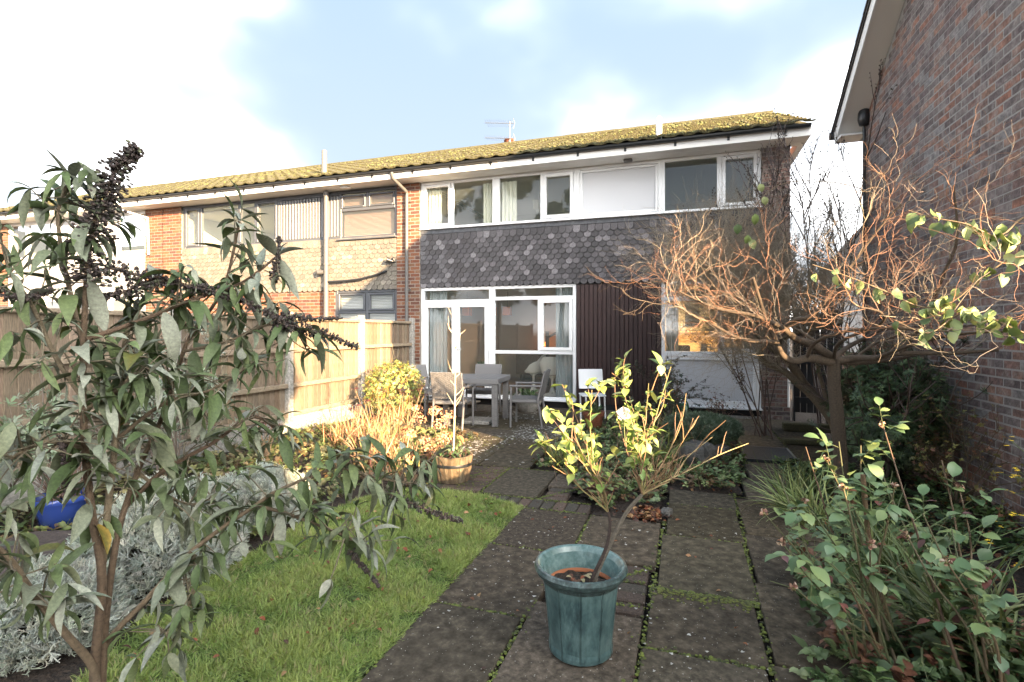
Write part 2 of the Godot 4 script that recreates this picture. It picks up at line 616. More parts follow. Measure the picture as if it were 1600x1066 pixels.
func tile_mesh(w: float, l: float) -> ArrayMesh:
	# pantile: x across, z down the slope, y up
	var b := B.new()
	var n := 10
	var th := 0.016
	for i in n:
		var f0 := float(i) / n
		var f1 := float(i + 1) / n
		var h0 := 0.022 * sin(f0 * TAU) * (1.0 if sin(f0 * TAU) > 0 else 0.35)
		var h1 := 0.022 * sin(f1 * TAU) * (1.0 if sin(f1 * TAU) > 0 else 0.35)
		var x0 := (f0 - 0.5) * w
		var x1 := (f1 - 0.5) * w
		b.quad(Vector3(x0, h0 + 0.03, l / 2), Vector3(x1, h1 + 0.03, l / 2), Vector3(x1, h1, -l / 2), Vector3(x0, h0, -l / 2))
		b.quad(Vector3(x0, h0 + 0.03 - th - 0.012, l / 2), Vector3(x1, h1 + 0.03 - th - 0.012, l / 2), Vector3(x1, h1 + 0.03, l / 2), Vector3(x0, h0 + 0.03, l / 2))
	return b.mesh()

# one house's share of the terrace roof: front slope of tiles, back slope, ridge, moss
func terrace_roof(parent: Node3D, a0: float, a1: float, singles: bool, seed_: int) -> void:
	var rg := RandomNumberGenerator.new()
	rg.seed = seed_
	var e := Vector2(9.40, 4.865)
	var r := Vector2(13.5, 6.62)
	var ln := e.distance_to(r)
	var an := atan2(r.y - e.y, r.x - e.x)
	var deck := B.new()
	deck.quad(P(a0, e.y - 0.03, e.x + 0.04), P(a1, e.y - 0.03, e.x + 0.04), P(a1, r.y - 0.03, r.x), P(a0, r.y - 0.03, r.x))
	deck.quad(P(a1, e.y - 0.03, 17.6), P(a0, e.y - 0.03, 17.6), P(a0, r.y - 0.03, r.x), P(a1, r.y - 0.03, r.x))
	var roof := part(deck, "roof", MT.tile, parent)
	var rows := 13
	var cols := int(round((a1 - a0) / 0.31))
	var w := (a1 - a0) / cols
	var l := ln / rows
	var tm := tile_mesh(w, l + 0.06)
	var bs := Basis(Vector3.RIGHT, an)
	var arr := tm.surface_get_arrays(0)
	var rest := B.new()
	var tfs := []
	var tc := PackedColorArray()
	var mf := FastNoiseLite.new()
	mf.seed = seed_
	mf.frequency = 0.16
	var left := 300
	for j in rows:
		for i in cols:
			var s := (j + 0.5) * l
			var at := P(a0 + (i + 0.5) * w, e.y + sin(an) * s + 0.012 + rg.randf_range(-0.003, 0.004), e.x + cos(an) * s)
			var tf := Transform3D(bs.rotated(Vector3.UP, rg.randf_range(-0.012, 0.012)), at)
			if singles and left > 0:
				piece(tm, "roof_tile", MT.tile, roof, tf)
				left -= 1
			else:
				var kk := rest.v.size()
				for p in arr[Mesh.ARRAY_VERTEX]: rest.v.append(tf * p); rest.c.append(Color.WHITE)
				for p in arr[Mesh.ARRAY_NORMAL]: rest.n.append(tf.basis * p)
				for q in arr[Mesh.ARRAY_INDEX]: rest.ix.append(kk + q)
			var thick := clampf(0.5 + 1.3 * mf.get_noise_2d(i * 1.0, j * 1.4), 0.05, 1.0)
			for q in 10:
				if rg.randf() < thick:
					var sc := rg.randf_range(0.008, 0.022 + 0.024 * thick)
					var lp := Vector3(rg.randf_range(-0.5, 0.5) * w, 0.03, rg.randf_range(-0.2, 0.52) * l)
					tfs.append(Transform3D(Basis.from_euler(Vector3(an, rg.randf() * 6, 0)).scaled(Vector3(sc, sc * rg.randf_range(0.35, 0.7), sc)), tf * lp))
					var t := rg.randf()
					tc.append(Color(0.125, 0.128, 0.038).lerp(Color(0.06, 0.056, 0.026), t))
	if rest.v.size():
		part(rest, "tiles", MT.tile, roof, "stuff")
	var lump := SphereMesh.new()
	lump.radius = 1.0; lump.height = 2.0; lump.radial_segments = 7; lump.rings = 4
	many(lump, tfs, tc, "moss", MT.leaf_matte, roof, "stuff")
	var k := int((a1 - a0) / 0.45)
	var rb := B.new()
	var seg := []
	for i in 7:
		var q := PI * i / 6.0
		seg.append(Vector2(cos(q) * 0.13, sin(q) * 0.09))
	for i in 6:
		rb.quad(Vector3(-0.5, seg[i].y, -seg[i].x), Vector3(0.5, seg[i].y, -seg[i].x), Vector3(0.5, seg[i + 1].y, -seg[i + 1].x), Vector3(-0.5, seg[i + 1].y, -seg[i + 1].x))
	var rm := rb.mesh()
	for i in k:
		var ww := (a1 - a0) / k
		piece(rm, "ridge_tile", MT.tile, roof, Transform3D(Basis.from_scale(Vector3(ww * 0.99, 1, 1)), P(a0 + (i + 0.5) * ww, 6.60 + rg.randf_range(0, 0.01), 13.5)))

# eaves: fascia, soffit boards, gutter with brackets
func eaves(parent: Node3D, a0: float, a1: float, end: bool, seed_: int) -> void:
	var b := B.new()
	b.bx(a0, a1, 4.685, 4.855, 9.5, 9.52)
	part(b, "fascia", MT.fascia, parent)
	for k in 5:
		b = B.new()
		b.cbox(P((a0 + a1) / 2, 4.700, 9.572 + 0.1 * k), Vector3(a1 - a0, 0.012, 0.098), 0.004)
		part(b, "soffit_board", MT.soffit, parent)
	# half-round gutter
	b = B.new()
	var n := 8
	for i in n:
		var q0 := PI + PI * i / n
		var q1 := PI + PI * (i + 1) / n
		var p0 := Vector2(9.452 + cos(q0) * 0.047, 4.852 + sin(q0) * 0.05)
		var p1 := Vector2(9.452 + cos(q1) * 0.047, 4.852 + sin(q1) * 0.05)
		b.quad(P(a0, p0.y, p0.x), P(a0, p1.y, p1.x), P(a1, p1.y, p1.x), P(a1, p0.y, p0.x))
		var w0 := Vector2(9.452 + cos(q0) * 0.043, 4.852 + sin(q0) * 0.046)
		var w1 := Vector2(9.452 + cos(q1) * 0.043, 4.852 + sin(q1) * 0.046)
		b.quad(P(a1, w0.y, w0.x), P(a1, w1.y, w1.x), P(a0, w1.y, w1.x), P(a0, w0.y, w0.x))
		for aa in ([a0, a1] if end else []):
			b.tri(P(aa, p0.y, p0.x), P(aa, p1.y, p1.x), P(aa, 4.852, 9.452))
	b.bx(a0, a1, 4.848, 4.856, 9.402, 9.408)
	var g := part(b, "gutter", MT.black_plastic, parent)
	var x := a0 + 0.35
	while x < a1:
		b = B.new()
		for i in n:
			var q0 := PI + PI * i / n
			var q1 := PI + PI * (i + 1) / n
			b.quad(P(x - 0.02, 4.852 + sin(q0) * 0.056, 9.452 + cos(q0) * 0.053), P(x - 0.02, 4.852 + sin(q1) * 0.056, 9.452 + cos(q1) * 0.053), P(x + 0.02, 4.852 + sin(q1) * 0.056, 9.452 + cos(q1) * 0.053), P(x + 0.02, 4.852 + sin(q0) * 0.056, 9.452 + cos(q0) * 0.053))
		b.bx(x - 0.02, x + 0.02, 4.74, 4.80, 9.488, 9.499)
		part(b, "bracket", MT.black_plastic, g)
		x += 0.86

# ---------------------------------------------------------------- the house in the middle
func curtain(parent_mat: Material, a0: float, a1: float, y0: float, y1: float, d: float, label: String, group := "") -> void:
	var b := B.new()
	var n := int((a1 - a0) / 0.012)
	for i in n:
		var f0 := a0 + (a1 - a0) * i / n
		var f1 := a0 + (a1 - a0) * (i + 1) / n
		var z0 := d + 0.03 * sin(f0 * 75.0) + 0.008 * sin(f0 * 31.0)
		var z1 := d + 0.03 * sin(f1 * 75.0) + 0.008 * sin(f1 * 31.0)
		b.quad(P(f0, y0, z0), P(f1, y0, z1), P(f1, y1, z1), P(f0, y1, z0))
		b.quad(P(f1, y0, z1 + 0.003), P(f0, y0, z0 + 0.003), P(f0, y1, z0 + 0.003), P(f1, y1, z1 + 0.003))
	solo(b, "curtain", parent_mat, label, "curtain", group, P((a0 + a1) / 2, y0, d))

func make_house() -> void:
	var h := thing("terraced_house", "brick terraced house with white windows, dark scalloped wall tiles and mossy roof", "house", P(-1.8, 0, 10), "houses of the terrace")
	var b: B
	# shell: party wall, gable wall, back wall, floors, ceilings, room partitions
	b = B.new()
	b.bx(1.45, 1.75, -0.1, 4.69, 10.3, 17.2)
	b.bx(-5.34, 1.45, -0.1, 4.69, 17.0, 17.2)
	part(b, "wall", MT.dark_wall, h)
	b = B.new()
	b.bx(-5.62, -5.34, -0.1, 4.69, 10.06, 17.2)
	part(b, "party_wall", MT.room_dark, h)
	b = B.new()
	b.bx(-5.34, 1.45, 0.02, 0.10, 10.06, 17.0)
	part(b, "floor", MT.floor_wood, h)
	b = B.new()
	b.bx(-5.34, 1.45, 2.45, 2.65, 10.22, 17.0)
	part(b, "ceiling", MT.ceiling, h)
	b = B.new()
	b.bx(-5.34, 1.45, 4.78, 4.84, 10.0, 17.0)
	part(b, "ceiling", MT.room_up, h)
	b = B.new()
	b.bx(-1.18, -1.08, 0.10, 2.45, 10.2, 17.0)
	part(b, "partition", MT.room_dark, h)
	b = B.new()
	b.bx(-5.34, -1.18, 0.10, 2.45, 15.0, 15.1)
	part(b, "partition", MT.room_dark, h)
	b = B.new()
	b.bx(-1.08, 1.45, 0.10, 2.45, 13.1, 13.2)
	part(b, "partition", MT.plaster, h)
	b = B.new()
	b.bx(-1.9, -1.8, 2.65, 4.78, 10.22, 14.0)
	b.bx(-5.34, 1.45, 2.65, 4.78, 14.0, 14.1)
	part(b, "partition", MT.room_up, h)
	# backing wall behind tiles and cladding
	b = B.new()
	b.bx(-5.33, 1.32, 2.45, 3.655, 9.992, 10.2)
	part(b, "wall", MT.dark_wall, h)
	b = B.new()
	b.bx(-1.955, -0.365, -0.1, 2.43, 10.0, 10.2)
	part(b, "wall", MT.dark_wall, h)
	# plinths
	b = B.new()
	b.bx(-5.33, -1.96, -0.1, 0.10, 10.02, 10.2)
	b.bx(-0.36, 1.32, -0.1, 0.115, 10.03, 10.2)
	part(b, "plinth", MT.dark_wall, h)
	b = B.new()
	b.bx(-0.3, 1.32, -0.03, 0.0, 9.9, 10.03)
	part(b, "plinth_ledge", MT.concrete, h)
	# apron of lead above the tiles
	b = B.new()
	b.bx(-5.33, 1.32, 3.575, 3.66, 9.955, 9.99)
	part(b, "flashing", mat(0.13, 0.135, 0.15, 0.6, T.coarse, 2.0), h)
	hang_tiles(h, -5.33, 1.32, 2.415, 3.56, MT.slates, 0.06, func(x): return x > -4.1 and x < -0.05, 5)
	# cladding boards
	var nb := 19
	for i in nb:
		b = B.new()
		var w := 1.59 / nb
		var x := -1.955 + (i + 0.5) * w
		b.cbox(P(x, 1.255, 9.985 + R.randf_range(-0.002, 0.002)), Vector3(w - 0.010, 2.31, 0.025), 0.006, Basis.IDENTITY, jit(Color(1, 1, 1), 0.2))
		part(b, "cladding_board", MT.clad, h)
	# brick piers
	b = B.new()
	b.bx(-5.895, -5.335, -0.1, 4.69, 9.9405, 10.3)
	part(b, "pier", MT.mortar, h)
	brickwork(h, P(-5.9, 0, 9.94), Vector3.RIGHT, Vector3.BACK, 0.565, -0.1, 4.69, MT.bricks, func(s, y): return true, null, 3, 0.016)
	b = B.new()
	b.bx(1.325, 1.765, -0.1, 4.69, 9.9405, 10.3)
	part(b, "pier", MT.mortar, h)
	brickwork(h, P(1.325, 0, 9.94), Vector3.RIGHT, Vector3.BACK, 0.445, -0.1, 4.69, [MT.wall_bricks[1], MT.wall_bricks[0], MT.wall_bricks[3], MT.wall_bricks[5]], func(s, y): return true, null, 4, 0.016)
	# upper windows
	b = B.new()
	frame(b, -5.33, -1.95, 3.67, 4.69, 0.06)
	bar(b, -4.635, -4.575, 3.73, 4.63)
	bar(b, -3.70, -3.545, 3.73, 4.63)
	bar(b, -2.68, -2.63, 3.73, 4.63)
	frame(b, -5.262, -4.645, 3.738, 4.622, 0.05, 9.975, 10.05)
	frame(b, -2.625, -2.015, 3.738, 4.622, 0.065, 9.97, 10.05)
	b.cbox(P(-3.64, 3.675, 9.95), Vector3(3.40, 0.02, 0.09), 0.005)
	b.bx(-2.61, -2.595, 4.12, 4.22, 9.95, 9.97)
	var wn := part(b, "window", MT.white, h)
	pane(wn, -5.21, -4.695, 3.79, 4.57)
	pane(wn, -4.575, -3.70, 3.73, 4.63)
	pane(wn, -3.545, -2.68, 3.73, 4.63)
	pane(wn, -2.56, -2.08, 3.803, 4.557)
	b = B.new()
	frame(b, -1.95, -0.36, 3.67, 4.69, 0.06)
	frame(b, -1.885, -0.425, 3.735, 4.625, 0.045, 9.993, 10.05)
	b.cbox(P(-1.155, 3.675, 9.95), Vector3(1.58, 0.02, 0.09), 0.005)
	var wp := part(b, "panel_frame", MT.white, h)
	b = B.new()
	b.bx(-1.845, -0.465, 3.775, 4.585, 10.03, 10.06)
	part(b, "infill_panel", MT.white_panel, wp)
	b = B.new()
	frame(b, -0.36, 1.32, 3.67, 4.69, 0.06)
	bar(b, 0.60, 0.68, 3.73, 4.63)
	frame(b, 0.685, 1.255, 3.738, 4.622, 0.055, 9.975, 10.05)
	b.cbox(P(0.48, 3.675, 9.95), Vector3(1.70, 0.02, 0.09), 0.005)
	wn = part(b, "window", MT.white, h)
	pane(wn, -0.30, 0.60, 3.73, 4.63)
	pane(wn, 0.74, 1.2, 3.793, 4.567)
	# french doors with a light above
	b = B.new()
	frame(b, -5.33, -3.71, 0.134, 2.43, 0.065)
	bar(b, -5.265, -3.775, 2.095, 2.165)
	b.cbox(P(-4.52, 0.137, 9.95), Vector3(1.66, 0.025, 0.12), 0.005)
	wn = part(b, "door_frame", MT.white, h)
	pane(wn, -5.265, -3.775, 2.165, 2.365)
	for s in 2:
		b = B.new()
		var a0 := -5.262 + 0.742 * s
		frame(b, a0, a0 + 0.738, 0.20, 2.09, 0.085, 9.972, 10.045)
		var dr := part(b, "french_door", MT.white, h)
		pane(dr, a0 + 0.085, a0 + 0.653, 0.285, 2.005)
		for y in [0.45, 1.15, 1.85]:
			b = B.new()
			var ha := -5.275 if s == 0 else -3.76
			b.tube([P(ha, y - 0.045, 9.965), P(ha, y + 0.045, 9.965)], [0.013, 0.013], 8)
			part(b, "hinge", MT.white, dr)
		if s == 1:
			b = B.new()
			b.cbox(P(a0 + 0.04, 1.1, 9.965), Vector3(0.03, 0.2, 0.012), 0.004)
			b.tube([P(a0 + 0.04, 1.13, 9.955), P(a0 + 0.04, 1.13, 9.93), P(a0 + 0.15, 1.13, 9.925)], [0.009, 0.009, 0.008], 8)
			part(b, "door_handle", MT.white, dr)
	# tall dining-room window beside the doors
	b = B.new()
	frame(b, -3.71, -1.96, 0.134, 2.43, 0.065)
	bar(b, -3.645, -2.025, 2.135, 2.205)
	bar(b, -3.645, -2.025, 1.045, 1.115)
	bar(b, -2.735, -2.685, 1.115, 2.135)
	frame(b, -2.68, -2.03, 1.12, 2.13, 0.065, 9.968, 10.045)
	b.cbox(P(-2.83, 0.137, 9.95), Vector3(1.74, 0.025, 0.12), 0.005)
	wn = part(b, "window", MT.white, h)
	pane(wn, -3.645, -2.025, 2.205, 2.365)
	pane(wn, -3.645, -2.735, 1.115, 2.135)
	pane(wn, -2.615, -2.095, 1.185, 2.065)
	pane(wn, -3.645, -2.025, 0.2, 1.045)
	# kitchen window over a panel
	b = B.new()
	frame(b, -0.36, 1.32, 0.134, 2.43, 0.065)
	bar(b, -0.295, 1.255, 2.06, 2.14)
	bar(b, -0.295, 1.255, 1.035, 1.135)
	bar(b, 0.615, 0.665, 1.135, 2.06)
	frame(b, 0.67, 1.25, 1.14, 2.055, 0.06, 9.968, 10.045)
	frame(b, -0.29, 1.25, 0.205, 1.03, 0.05, 9.99, 10.05)
	b.cbox(P(0.48, 0.137, 9.95), Vector3(1.70, 0.03, 0.12), 0.005)
	wn = part(b, "window", MT.white, h)
	pane(wn, -0.295, 1.255, 2.14, 2.365)
	pane(wn, -0.295, 0.615, 1.135, 2.06)
	pane(wn, 0.73, 1.19, 1.2, 1.995)
	b = B.new()
	b.bx(-0.24, 1.2, 0.255, 0.98, 10.03, 10.06)
	part(b, "infill_panel", MT.white_panel, wn)
	# eaves and roof
	eaves(h, -5.62, 1.98, true, 1)
	b = B.new()
	b.bx(1.90, 2.0, 4.70, 4.86, 9.52, 13.5)
	part(b, "bargeboard", MT.fascia, h)
	terrace_roof(h, -5.62, 2.03, true, 3)
	b = B.new()
	b.tri(P(1.75, 4.69, 10.0), P(1.75, 4.69, 17.2), P(1.75, 6.55, 13.55))
	part(b, "gable", MT.bricks[2], h)
	# white vent pipe and steel flue, chimney pot, aerial
	b = B.new()
	b.tube([P(-0.40, 4.98, 9.85), P(-0.40, 5.40, 9.85), P(-0.40, 5.43, 9.85)], [0.055, 0.055, 0.03], 14)
	part(b, "vent_pipe", MT.white, h)
	b = B.new()
	b.bx(-4.9, -4.35, 6.3, 6.72, 13.6, 14.1)
	b.lathe(P(-4.62, 6.72, 13.85), [Vector2(0.13, 0), Vector2(0.12, 0.1), Vector2(0.15, 0.12), Vector2(0.15, 0.17), Vector2(0.11, 0.18)], 14)
	part(b, "chimney", MT.bricks[0], h)
	b = B.new()
	var ac := P(-4.55, 0, 13.7)
	b.tube([ac + Vector3(0, 6.5, 0), ac + Vector3(0, 7.35, 0)], [0.016, 0.014], 6)
	for k in 2:
		var y := 7.28 - 0.42 * k
		b.tube([ac + Vector3(0.12, y, 0), ac + Vector3(-0.72, y + 0.08, 0.1)], [0.009, 0.009], 5)
		for i in 12:
			var q := ac + Vector3(0.06 - 0.065 * i, y + 0.006 * i, 0.008 * i)
			var ww := 0.17 if k == 0 else 0.13
			b.tube([q - Vector3(0, ww * 0.25, ww), q + Vector3(0, ww * 0.25, ww)], [0.004, 0.004], 4)
		b.tube([ac + Vector3(0.1, y - 0.14, 0), ac + Vector3(0.14, y, 0), ac + Vector3(0.1, y + 0.14, 0)], [0.006, 0.006, 0.006], 4)
		b.tube([ac + Vector3(-0.02, y - 0.1, 0.1), ac + Vector3(0.05, y + 0.1, -0.1)], [0.006, 0.006], 4)
	part(b, "aerial", MT.steel, h)
	# rainwater pipe on the party pier
	b = B.new()
	b.tube([P(-5.72, 4.80, 9.44), P(-5.72, 4.70, 9.45), P(-5.62, 4.5, 9.86), P(-5.62, 4.42, 9.88), P(-5.62, 0.05, 9.88)], [0.036, 0.036, 0.036, 0.036, 0.036], 12)
	var dp := part(b, "downpipe", MT.grey_plastic, h)
	for y in [0.9, 2.4, 3.7, 4.3]:
		b = B.new()
		b.tube([P(-5.62, y - 0.03, 9.88), P(-5.62, y + 0.03, 9.88)], [0.043, 0.043], 12)
		b.bx(-5.69, -5.55, y - 0.015, y + 0.015, 9.905, 9.938)
		part(b, "pipe_clip", MT.grey_plastic, dp)
	b = B.new()
	b.cbox(P(-0.95, 4.67, 9.8), Vector3(0.16, 0.05, 0.1), 0.012)
	part(b, "eaves_light", MT.grey_plastic, h)
	make_rooms()

func make_rooms() -> void:
	var b: B
	var blue := leafmat(0.42, 0.48, 0.49, 0.9, 0.4, T.fine)
	var pale := leafmat(0.62, 0.63, 0.52, 0.9, 0.5)
	var check := leafmat(0.38, 0.39, 0.38, 0.9, 0.4, T.fine)
	curtain(blue, -5.22, -4.82, 0.12, 2.42, 10.2, "pale blue curtain at the left of the french doors", "dining room curtains")
	curtain(blue, -2.42, -2.02, 0.12, 2.42, 10.2, "pale blue curtain beside the dark timber cladding", "dining room curtains")
	curtain(pale, -5.27, -4.93, 3.72, 4.6, 10.16, "sunlit white curtain in the leftmost upstairs pane", "bedroom curtains")
	curtain(pale, -3.95, -3.72, 3.72, 4.6, 10.16, "narrow white curtain left of the wide upstairs mullion", "bedroom curtains")
	curtain(pale, -3.54, -3.24, 3.72, 4.6, 10.16, "pleated white curtain right of the wide upstairs mullion", "bedroom curtains")
	curtain(check, -0.29, -0.06, 1.1, 2.4, 10.16, "grey checked curtain at the left of the kitchen window", "kitchen curtains")
	curtain(check, 1.06, 1.26, 1.1, 2.4, 10.16, "grey checked curtain at the right of the kitchen window", "kitchen curtains")
	# bedroom
	var lamp := thing("pendant_lamp", "pale tiered paper lampshade hanging in the upstairs bedroom", "lamp", P(-3.2, 4.78, 11.8))
	b = B.new()
	b.tube([P(-3.2, 4.78, 11.8), P(-3.2, 4.6, 11.8)], [0.006, 0.006], 5)
	part(b, "cord", MT.white, lamp)
	b = B.new()
	b.lathe(P(-3.2, 4.28, 11.8), [Vector2(0.06, 0), Vector2(0.09, 0.06), Vector2(0.07, 0.09), Vector2(0.13, 0.10), Vector2(0.14, 0.3), Vector2(0.05, 0.32)], 18)
	part(b, "shade", pale, lamp)
	var bc := thing("bookcase", "pale bookcase with a row of books in the upstairs bedroom", "bookcase", P(-3.4, 2.65, 12.6))
	b = B.new()
	for q in [[-3.85, -3.8, 2.65, 4.22], [-3.05, -3.0, 2.65, 4.22]]:
		b.bx(q[0], q[1], q[2], q[3], 12.5, 12.8)
	part(b, "side_panel", pale, bc)
	for y in [2.7, 3.2, 3.7, 4.2]:
		b = B.new()
		b.bx(-3.8, -3.05, y, y + 0.025, 12.5, 12.8)
		part(b, "shelf", pale, bc)
	var x := -3.77
	var nth := 0
	var order := ["first", "second", "third", "fourth", "fifth", "sixth", "seventh", "eighth", "ninth", "tenth", "eleventh", "twelfth"]
	while nth < 12:
		var w := R.randf_range(0.03, 0.06)
		b = B.new()
		b.bx(x, x + w - 0.002, 3.725, 3.725 + R.randf_range(0.18, 0.27), 12.53, 12.72)
		solo(b, "book", mat(R.randf_range(0.05, 0.4), R.randf_range(0.05, 0.3), R.randf_range(0.05, 0.3), 0.7), order[nth] + " book from the left on the bedroom bookcase", "book", "books on the bedroom bookcase", P(x, 3.725, 12.6))
		x += w
		nth += 1
	var bl := thing("table_lamp", "small cream lampshade on the upstairs window ledge", "lamp", P(-4.25, 3.5, 10.9))
	b = B.new()
	b.lathe(P(-4.25, 3.60, 10.9), [Vector2(0.08, 0), Vector2(0.10, 0.2)], 16)
	part(b, "shade", pale, bl)
	b = B.new()
	b.lathe(P(-4.25, 3.38, 10.9), [Vector2(0.07, 0), Vector2(0.05, 0.05), Vector2(0.02, 0.2)], 12)
	part(b, "base", MT.floor_wood, bl)
	b = B.new()
	b.bx(-4.6, -3.9, 3.34, 3.38, 10.7, 11.1)
	for q in [[-4.58, 10.72], [-3.94, 10.72], [-4.58, 11.06], [-3.94, 11.06]]:
		b.bx(q[0], q[0] + 0.03, 2.65, 3.34, q[1], q[1] + 0.03)
	solo(b, "side_table", MT.floor_wood, "dark wooden side table behind the upstairs window", "table", "", P(-4.25, 2.65, 10.9))
	# dining room: oval table, four shell chairs
	var t := thing("dining_table", "round white pedestal dining table behind the garden window", "table", P(-2.55, 0.10, 12.0))
	b = B.new()
	b.lathe(P(-2.55, 0.10, 12.0), [Vector2(0.0, 0.735), Vector2(0.58, 0.735), Vector2(0.60, 0.72), Vector2(0.56, 0.705), Vector2(0.0, 0.70)].map(func(q): return q), 28)
	part(b, "table_top", MT.white, t)
	b = B.new()
	b.lathe(P(-2.55, 0.10, 12.0), [Vector2(0.30, 0), Vector2(0.27, 0.02), Vector2(0.08, 0.08), Vector2(0.04, 0.25), Vector2(0.04, 0.5), Vector2(0.1, 0.69)], 20)
	part(b, "pedestal", MT.white, t)
	shell_chair(-3.32, 11.75, 1.75, "white shell chair nearest the french doors, behind the glass")
	shell_chair(-2.72, 11.15, 0.25, "white shell chair with its round back to the garden window")
	shell_chair(-2.35, 12.95, PI - 0.3, "white shell chair on the far side of the dining table")
	shell_chair(-1.75, 12.1, -1.7, "white shell chair with a red seat pad beside the blue curtain", true)
	# stairs rising across the back of the room
	var st := thing("staircase", "dark timber open staircase rising across the dining room", "stairs", P(-3.2, 0.10, 13.4))
	for k in 2:
		b = B.new()
		var p0 := P(-3.3, 0.6, 13.1 + 0.85 * k)
		var p1 := P(-1.2, 2.55, 13.1 + 0.85 * k)
		var ax := (p1 - p0).normalized()
		b.box((p0 + p1) / 2 + Vector3(0, -0.15, 0), Vector3((p1 - p0).length(), 0.24, 0.05), Basis(ax, Vector3.BACK.cross(ax), Vector3.BACK))
		part(b, "stringer", MT.clad, st)
	for i in 9:
		b = B.new()
		b.bx(-3.25 + 0.22 * i, -2.98 + 0.22 * i, 0.40 + 0.205 * i, 0.44 + 0.205 * i, 13.13, 13.92)
		part(b, "tread", MT.clad, st)
	b = B.new()
	b.tube([P(-3.3, 1.35, 13.05), P(-1.2, 3.30 - 0.9, 13.05)], [0.03, 0.03], 8)
	part(b, "handrail", MT.clad, st)
	b = B.new()
	b.bx(-3.36, -3.28, 0.1, 1.5, 13.02, 13.1)
	part(b, "newel_post", MT.clad, st)
	var orange := leafmat(0.62, 0.13, 0.02, 0.5, 0.5)
	for q in [[-4.95, "square orange lampshade nearest the door curtain"], [-4.30, "square orange lampshade behind the right french door"], [-3.92, "square orange lampshade behind the french door hinges"]]:
		var ol := thing("pendant_lamp", q[1], "lamp", P(q[0], 2.45, 11.6), "orange lampshades in the dining room")
		b = B.new()
		b.tube([P(q[0], 2.45, 11.6), P(q[0], 2.08, 11.6)], [0.005, 0.005], 5)
		part(b, "cord", MT.black_plastic, ol)
		b = B.new()
		for s in [-1, 1]:
			b.bx(q[0] - 0.09, q[0] + 0.09, 1.88, 2.08, 11.6 + s * 0.09 - 0.002, 11.6 + s * 0.09 + 0.002)
			b.bx(q[0] + s * 0.09 - 0.002, q[0] + s * 0.09 + 0.002, 1.88, 2.08, 11.512, 11.688)
		part(b, "shade", orange, ol)
	var sl := thing("pendant_lamp", "dented steel and blue globe pendant over the dining table", "lamp", P(-2.55, 2.45, 12.0))
	b = B.new()
	b.tube([P(-2.55, 2.45, 12), P(-2.55, 2.15, 12)], [0.006, 0.006], 5)
	part(b, "cord", MT.black_plastic, sl)
	b = B.new()
	b.lathe(P(-2.55, 1.82, 12.0), [Vector2(0.22, 0), Vector2(0.18, 0.14), Vector2(0.14, 0.32), Vector2(0.03, 0.34)], 20)
	part(b, "shade", MT.steel, sl)
	b = B.new()
	b.lathe(P(-2.55, 1.58, 12.0), [Vector2(0.02, 0), Vector2(0.17, 0.08), Vector2(0.19, 0.16), Vector2(0.16, 0.22)], 20)
	part(b, "bowl", mat(0.12, 0.2, 0.36, 0.2), sl)
	# a small lit lamp on the far sideboard
	var sb := thing("sideboard", "dark low sideboard against the back of the dining room", "sideboard", P(-3.9, 0.1, 14.5))
	b = B.new()
	b.bx(-4.6, -3.2, 0.25, 0.85, 14.4, 14.9)
	part(b, "cabinet", MT.floor_wood, sb)
	for q in [[-4.5, 14.45], [-3.35, 14.45], [-4.5, 14.8], [-3.35, 14.8]]:
		b = B.new()
		b.bx(q[0], q[0] + 0.05, 0.1, 0.25, q[1], q[1] + 0.05)
		part(b, "leg", MT.floor_wood, sb)
	var gl := thing("table_lamp", "small glowing amber lamp deep in the dining room", "lamp", P(-3.75, 0.85, 14.6))
	b = B.new()
	b.lathe(P(-3.75, 0.85, 14.6), [Vector2(0.06, 0), Vector2(0.05, 0.02), Vector2(0.012, 0.04), Vector2(0.012, 0.2)], 12)
	part(b, "base", MT.steel, gl)
	b = B.new()
	b.lathe(P(-3.75, 1.05, 14.6), [Vector2(0.02, 0), Vector2(0.06, 0.05), Vector2(0.05, 0.11), Vector2(0.01, 0.17)], 12)
	var bulb := mat(0.9, 0.5, 0.2, 0.5)
	bulb.emission_enabled = true
	bulb.emission = Color(1.0, 0.55, 0.18)
	bulb.emission_energy_multiplier = 0.7
	part(b, "bulb", bulb, gl)
	var om := OmniLight3D.new()
	om.name = "bulb_light"
	om.light_color = Color(1, 0.6, 0.25)
	om.light_energy = 0.015
	om.light_size = 0.05
	om.omni_range = 8
	om.omni_attenuation = 2
	om.shadow_enabled = true
	gl.add_child(om)
	om.position = Vector3(0, 0.28, 0)
	# plant trough behind the door
	var tr := thing("plant_trough", "orange clay plant trough behind the right french door", "planter", P(-4.1, 0.1, 10.7))
	b = B.new()
	b.cbox(P(-4.1, 0.62, 10.75), Vector3(0.42, 0.26, 0.24), 0.015)
	part(b, "trough", mat(0.45, 0.13, 0.05, 0.8, T.coarse, 3.0), tr)
	b = B.new()
	b.bx(-4.3, -3.9, 0.1, 0.49, 10.65, 10.85)
	part(b, "stand", MT.floor_wood, tr)
	var fb := B.new()
	for i in 70:
		var o := P(-4.1 + R.randf_range(-0.18, 0.18), 0.74, 10.75 + R.randf_range(-0.08, 0.08))
		fb.leaf(o, (rdir() + Vector3(0, 1.4, 0)).normalized(), rdir(), R.randf_range(0.08, 0.16), 0.035, 0.2, 0.7, jit(Color(0.08, 0.13, 0.05), 0.3), 3)
	part(fb, "foliage", MT.leaf, tr)
	# kitchen: units, tiled wall lit from under the cupboards
	var cream := mat(0.66, 0.58, 0.40, 0.5)
	var un := thing("kitchen_units", "cream kitchen wall cupboards lit from below behind the kitchen window", "cupboard", P(0.3, 0.1, 12.8))
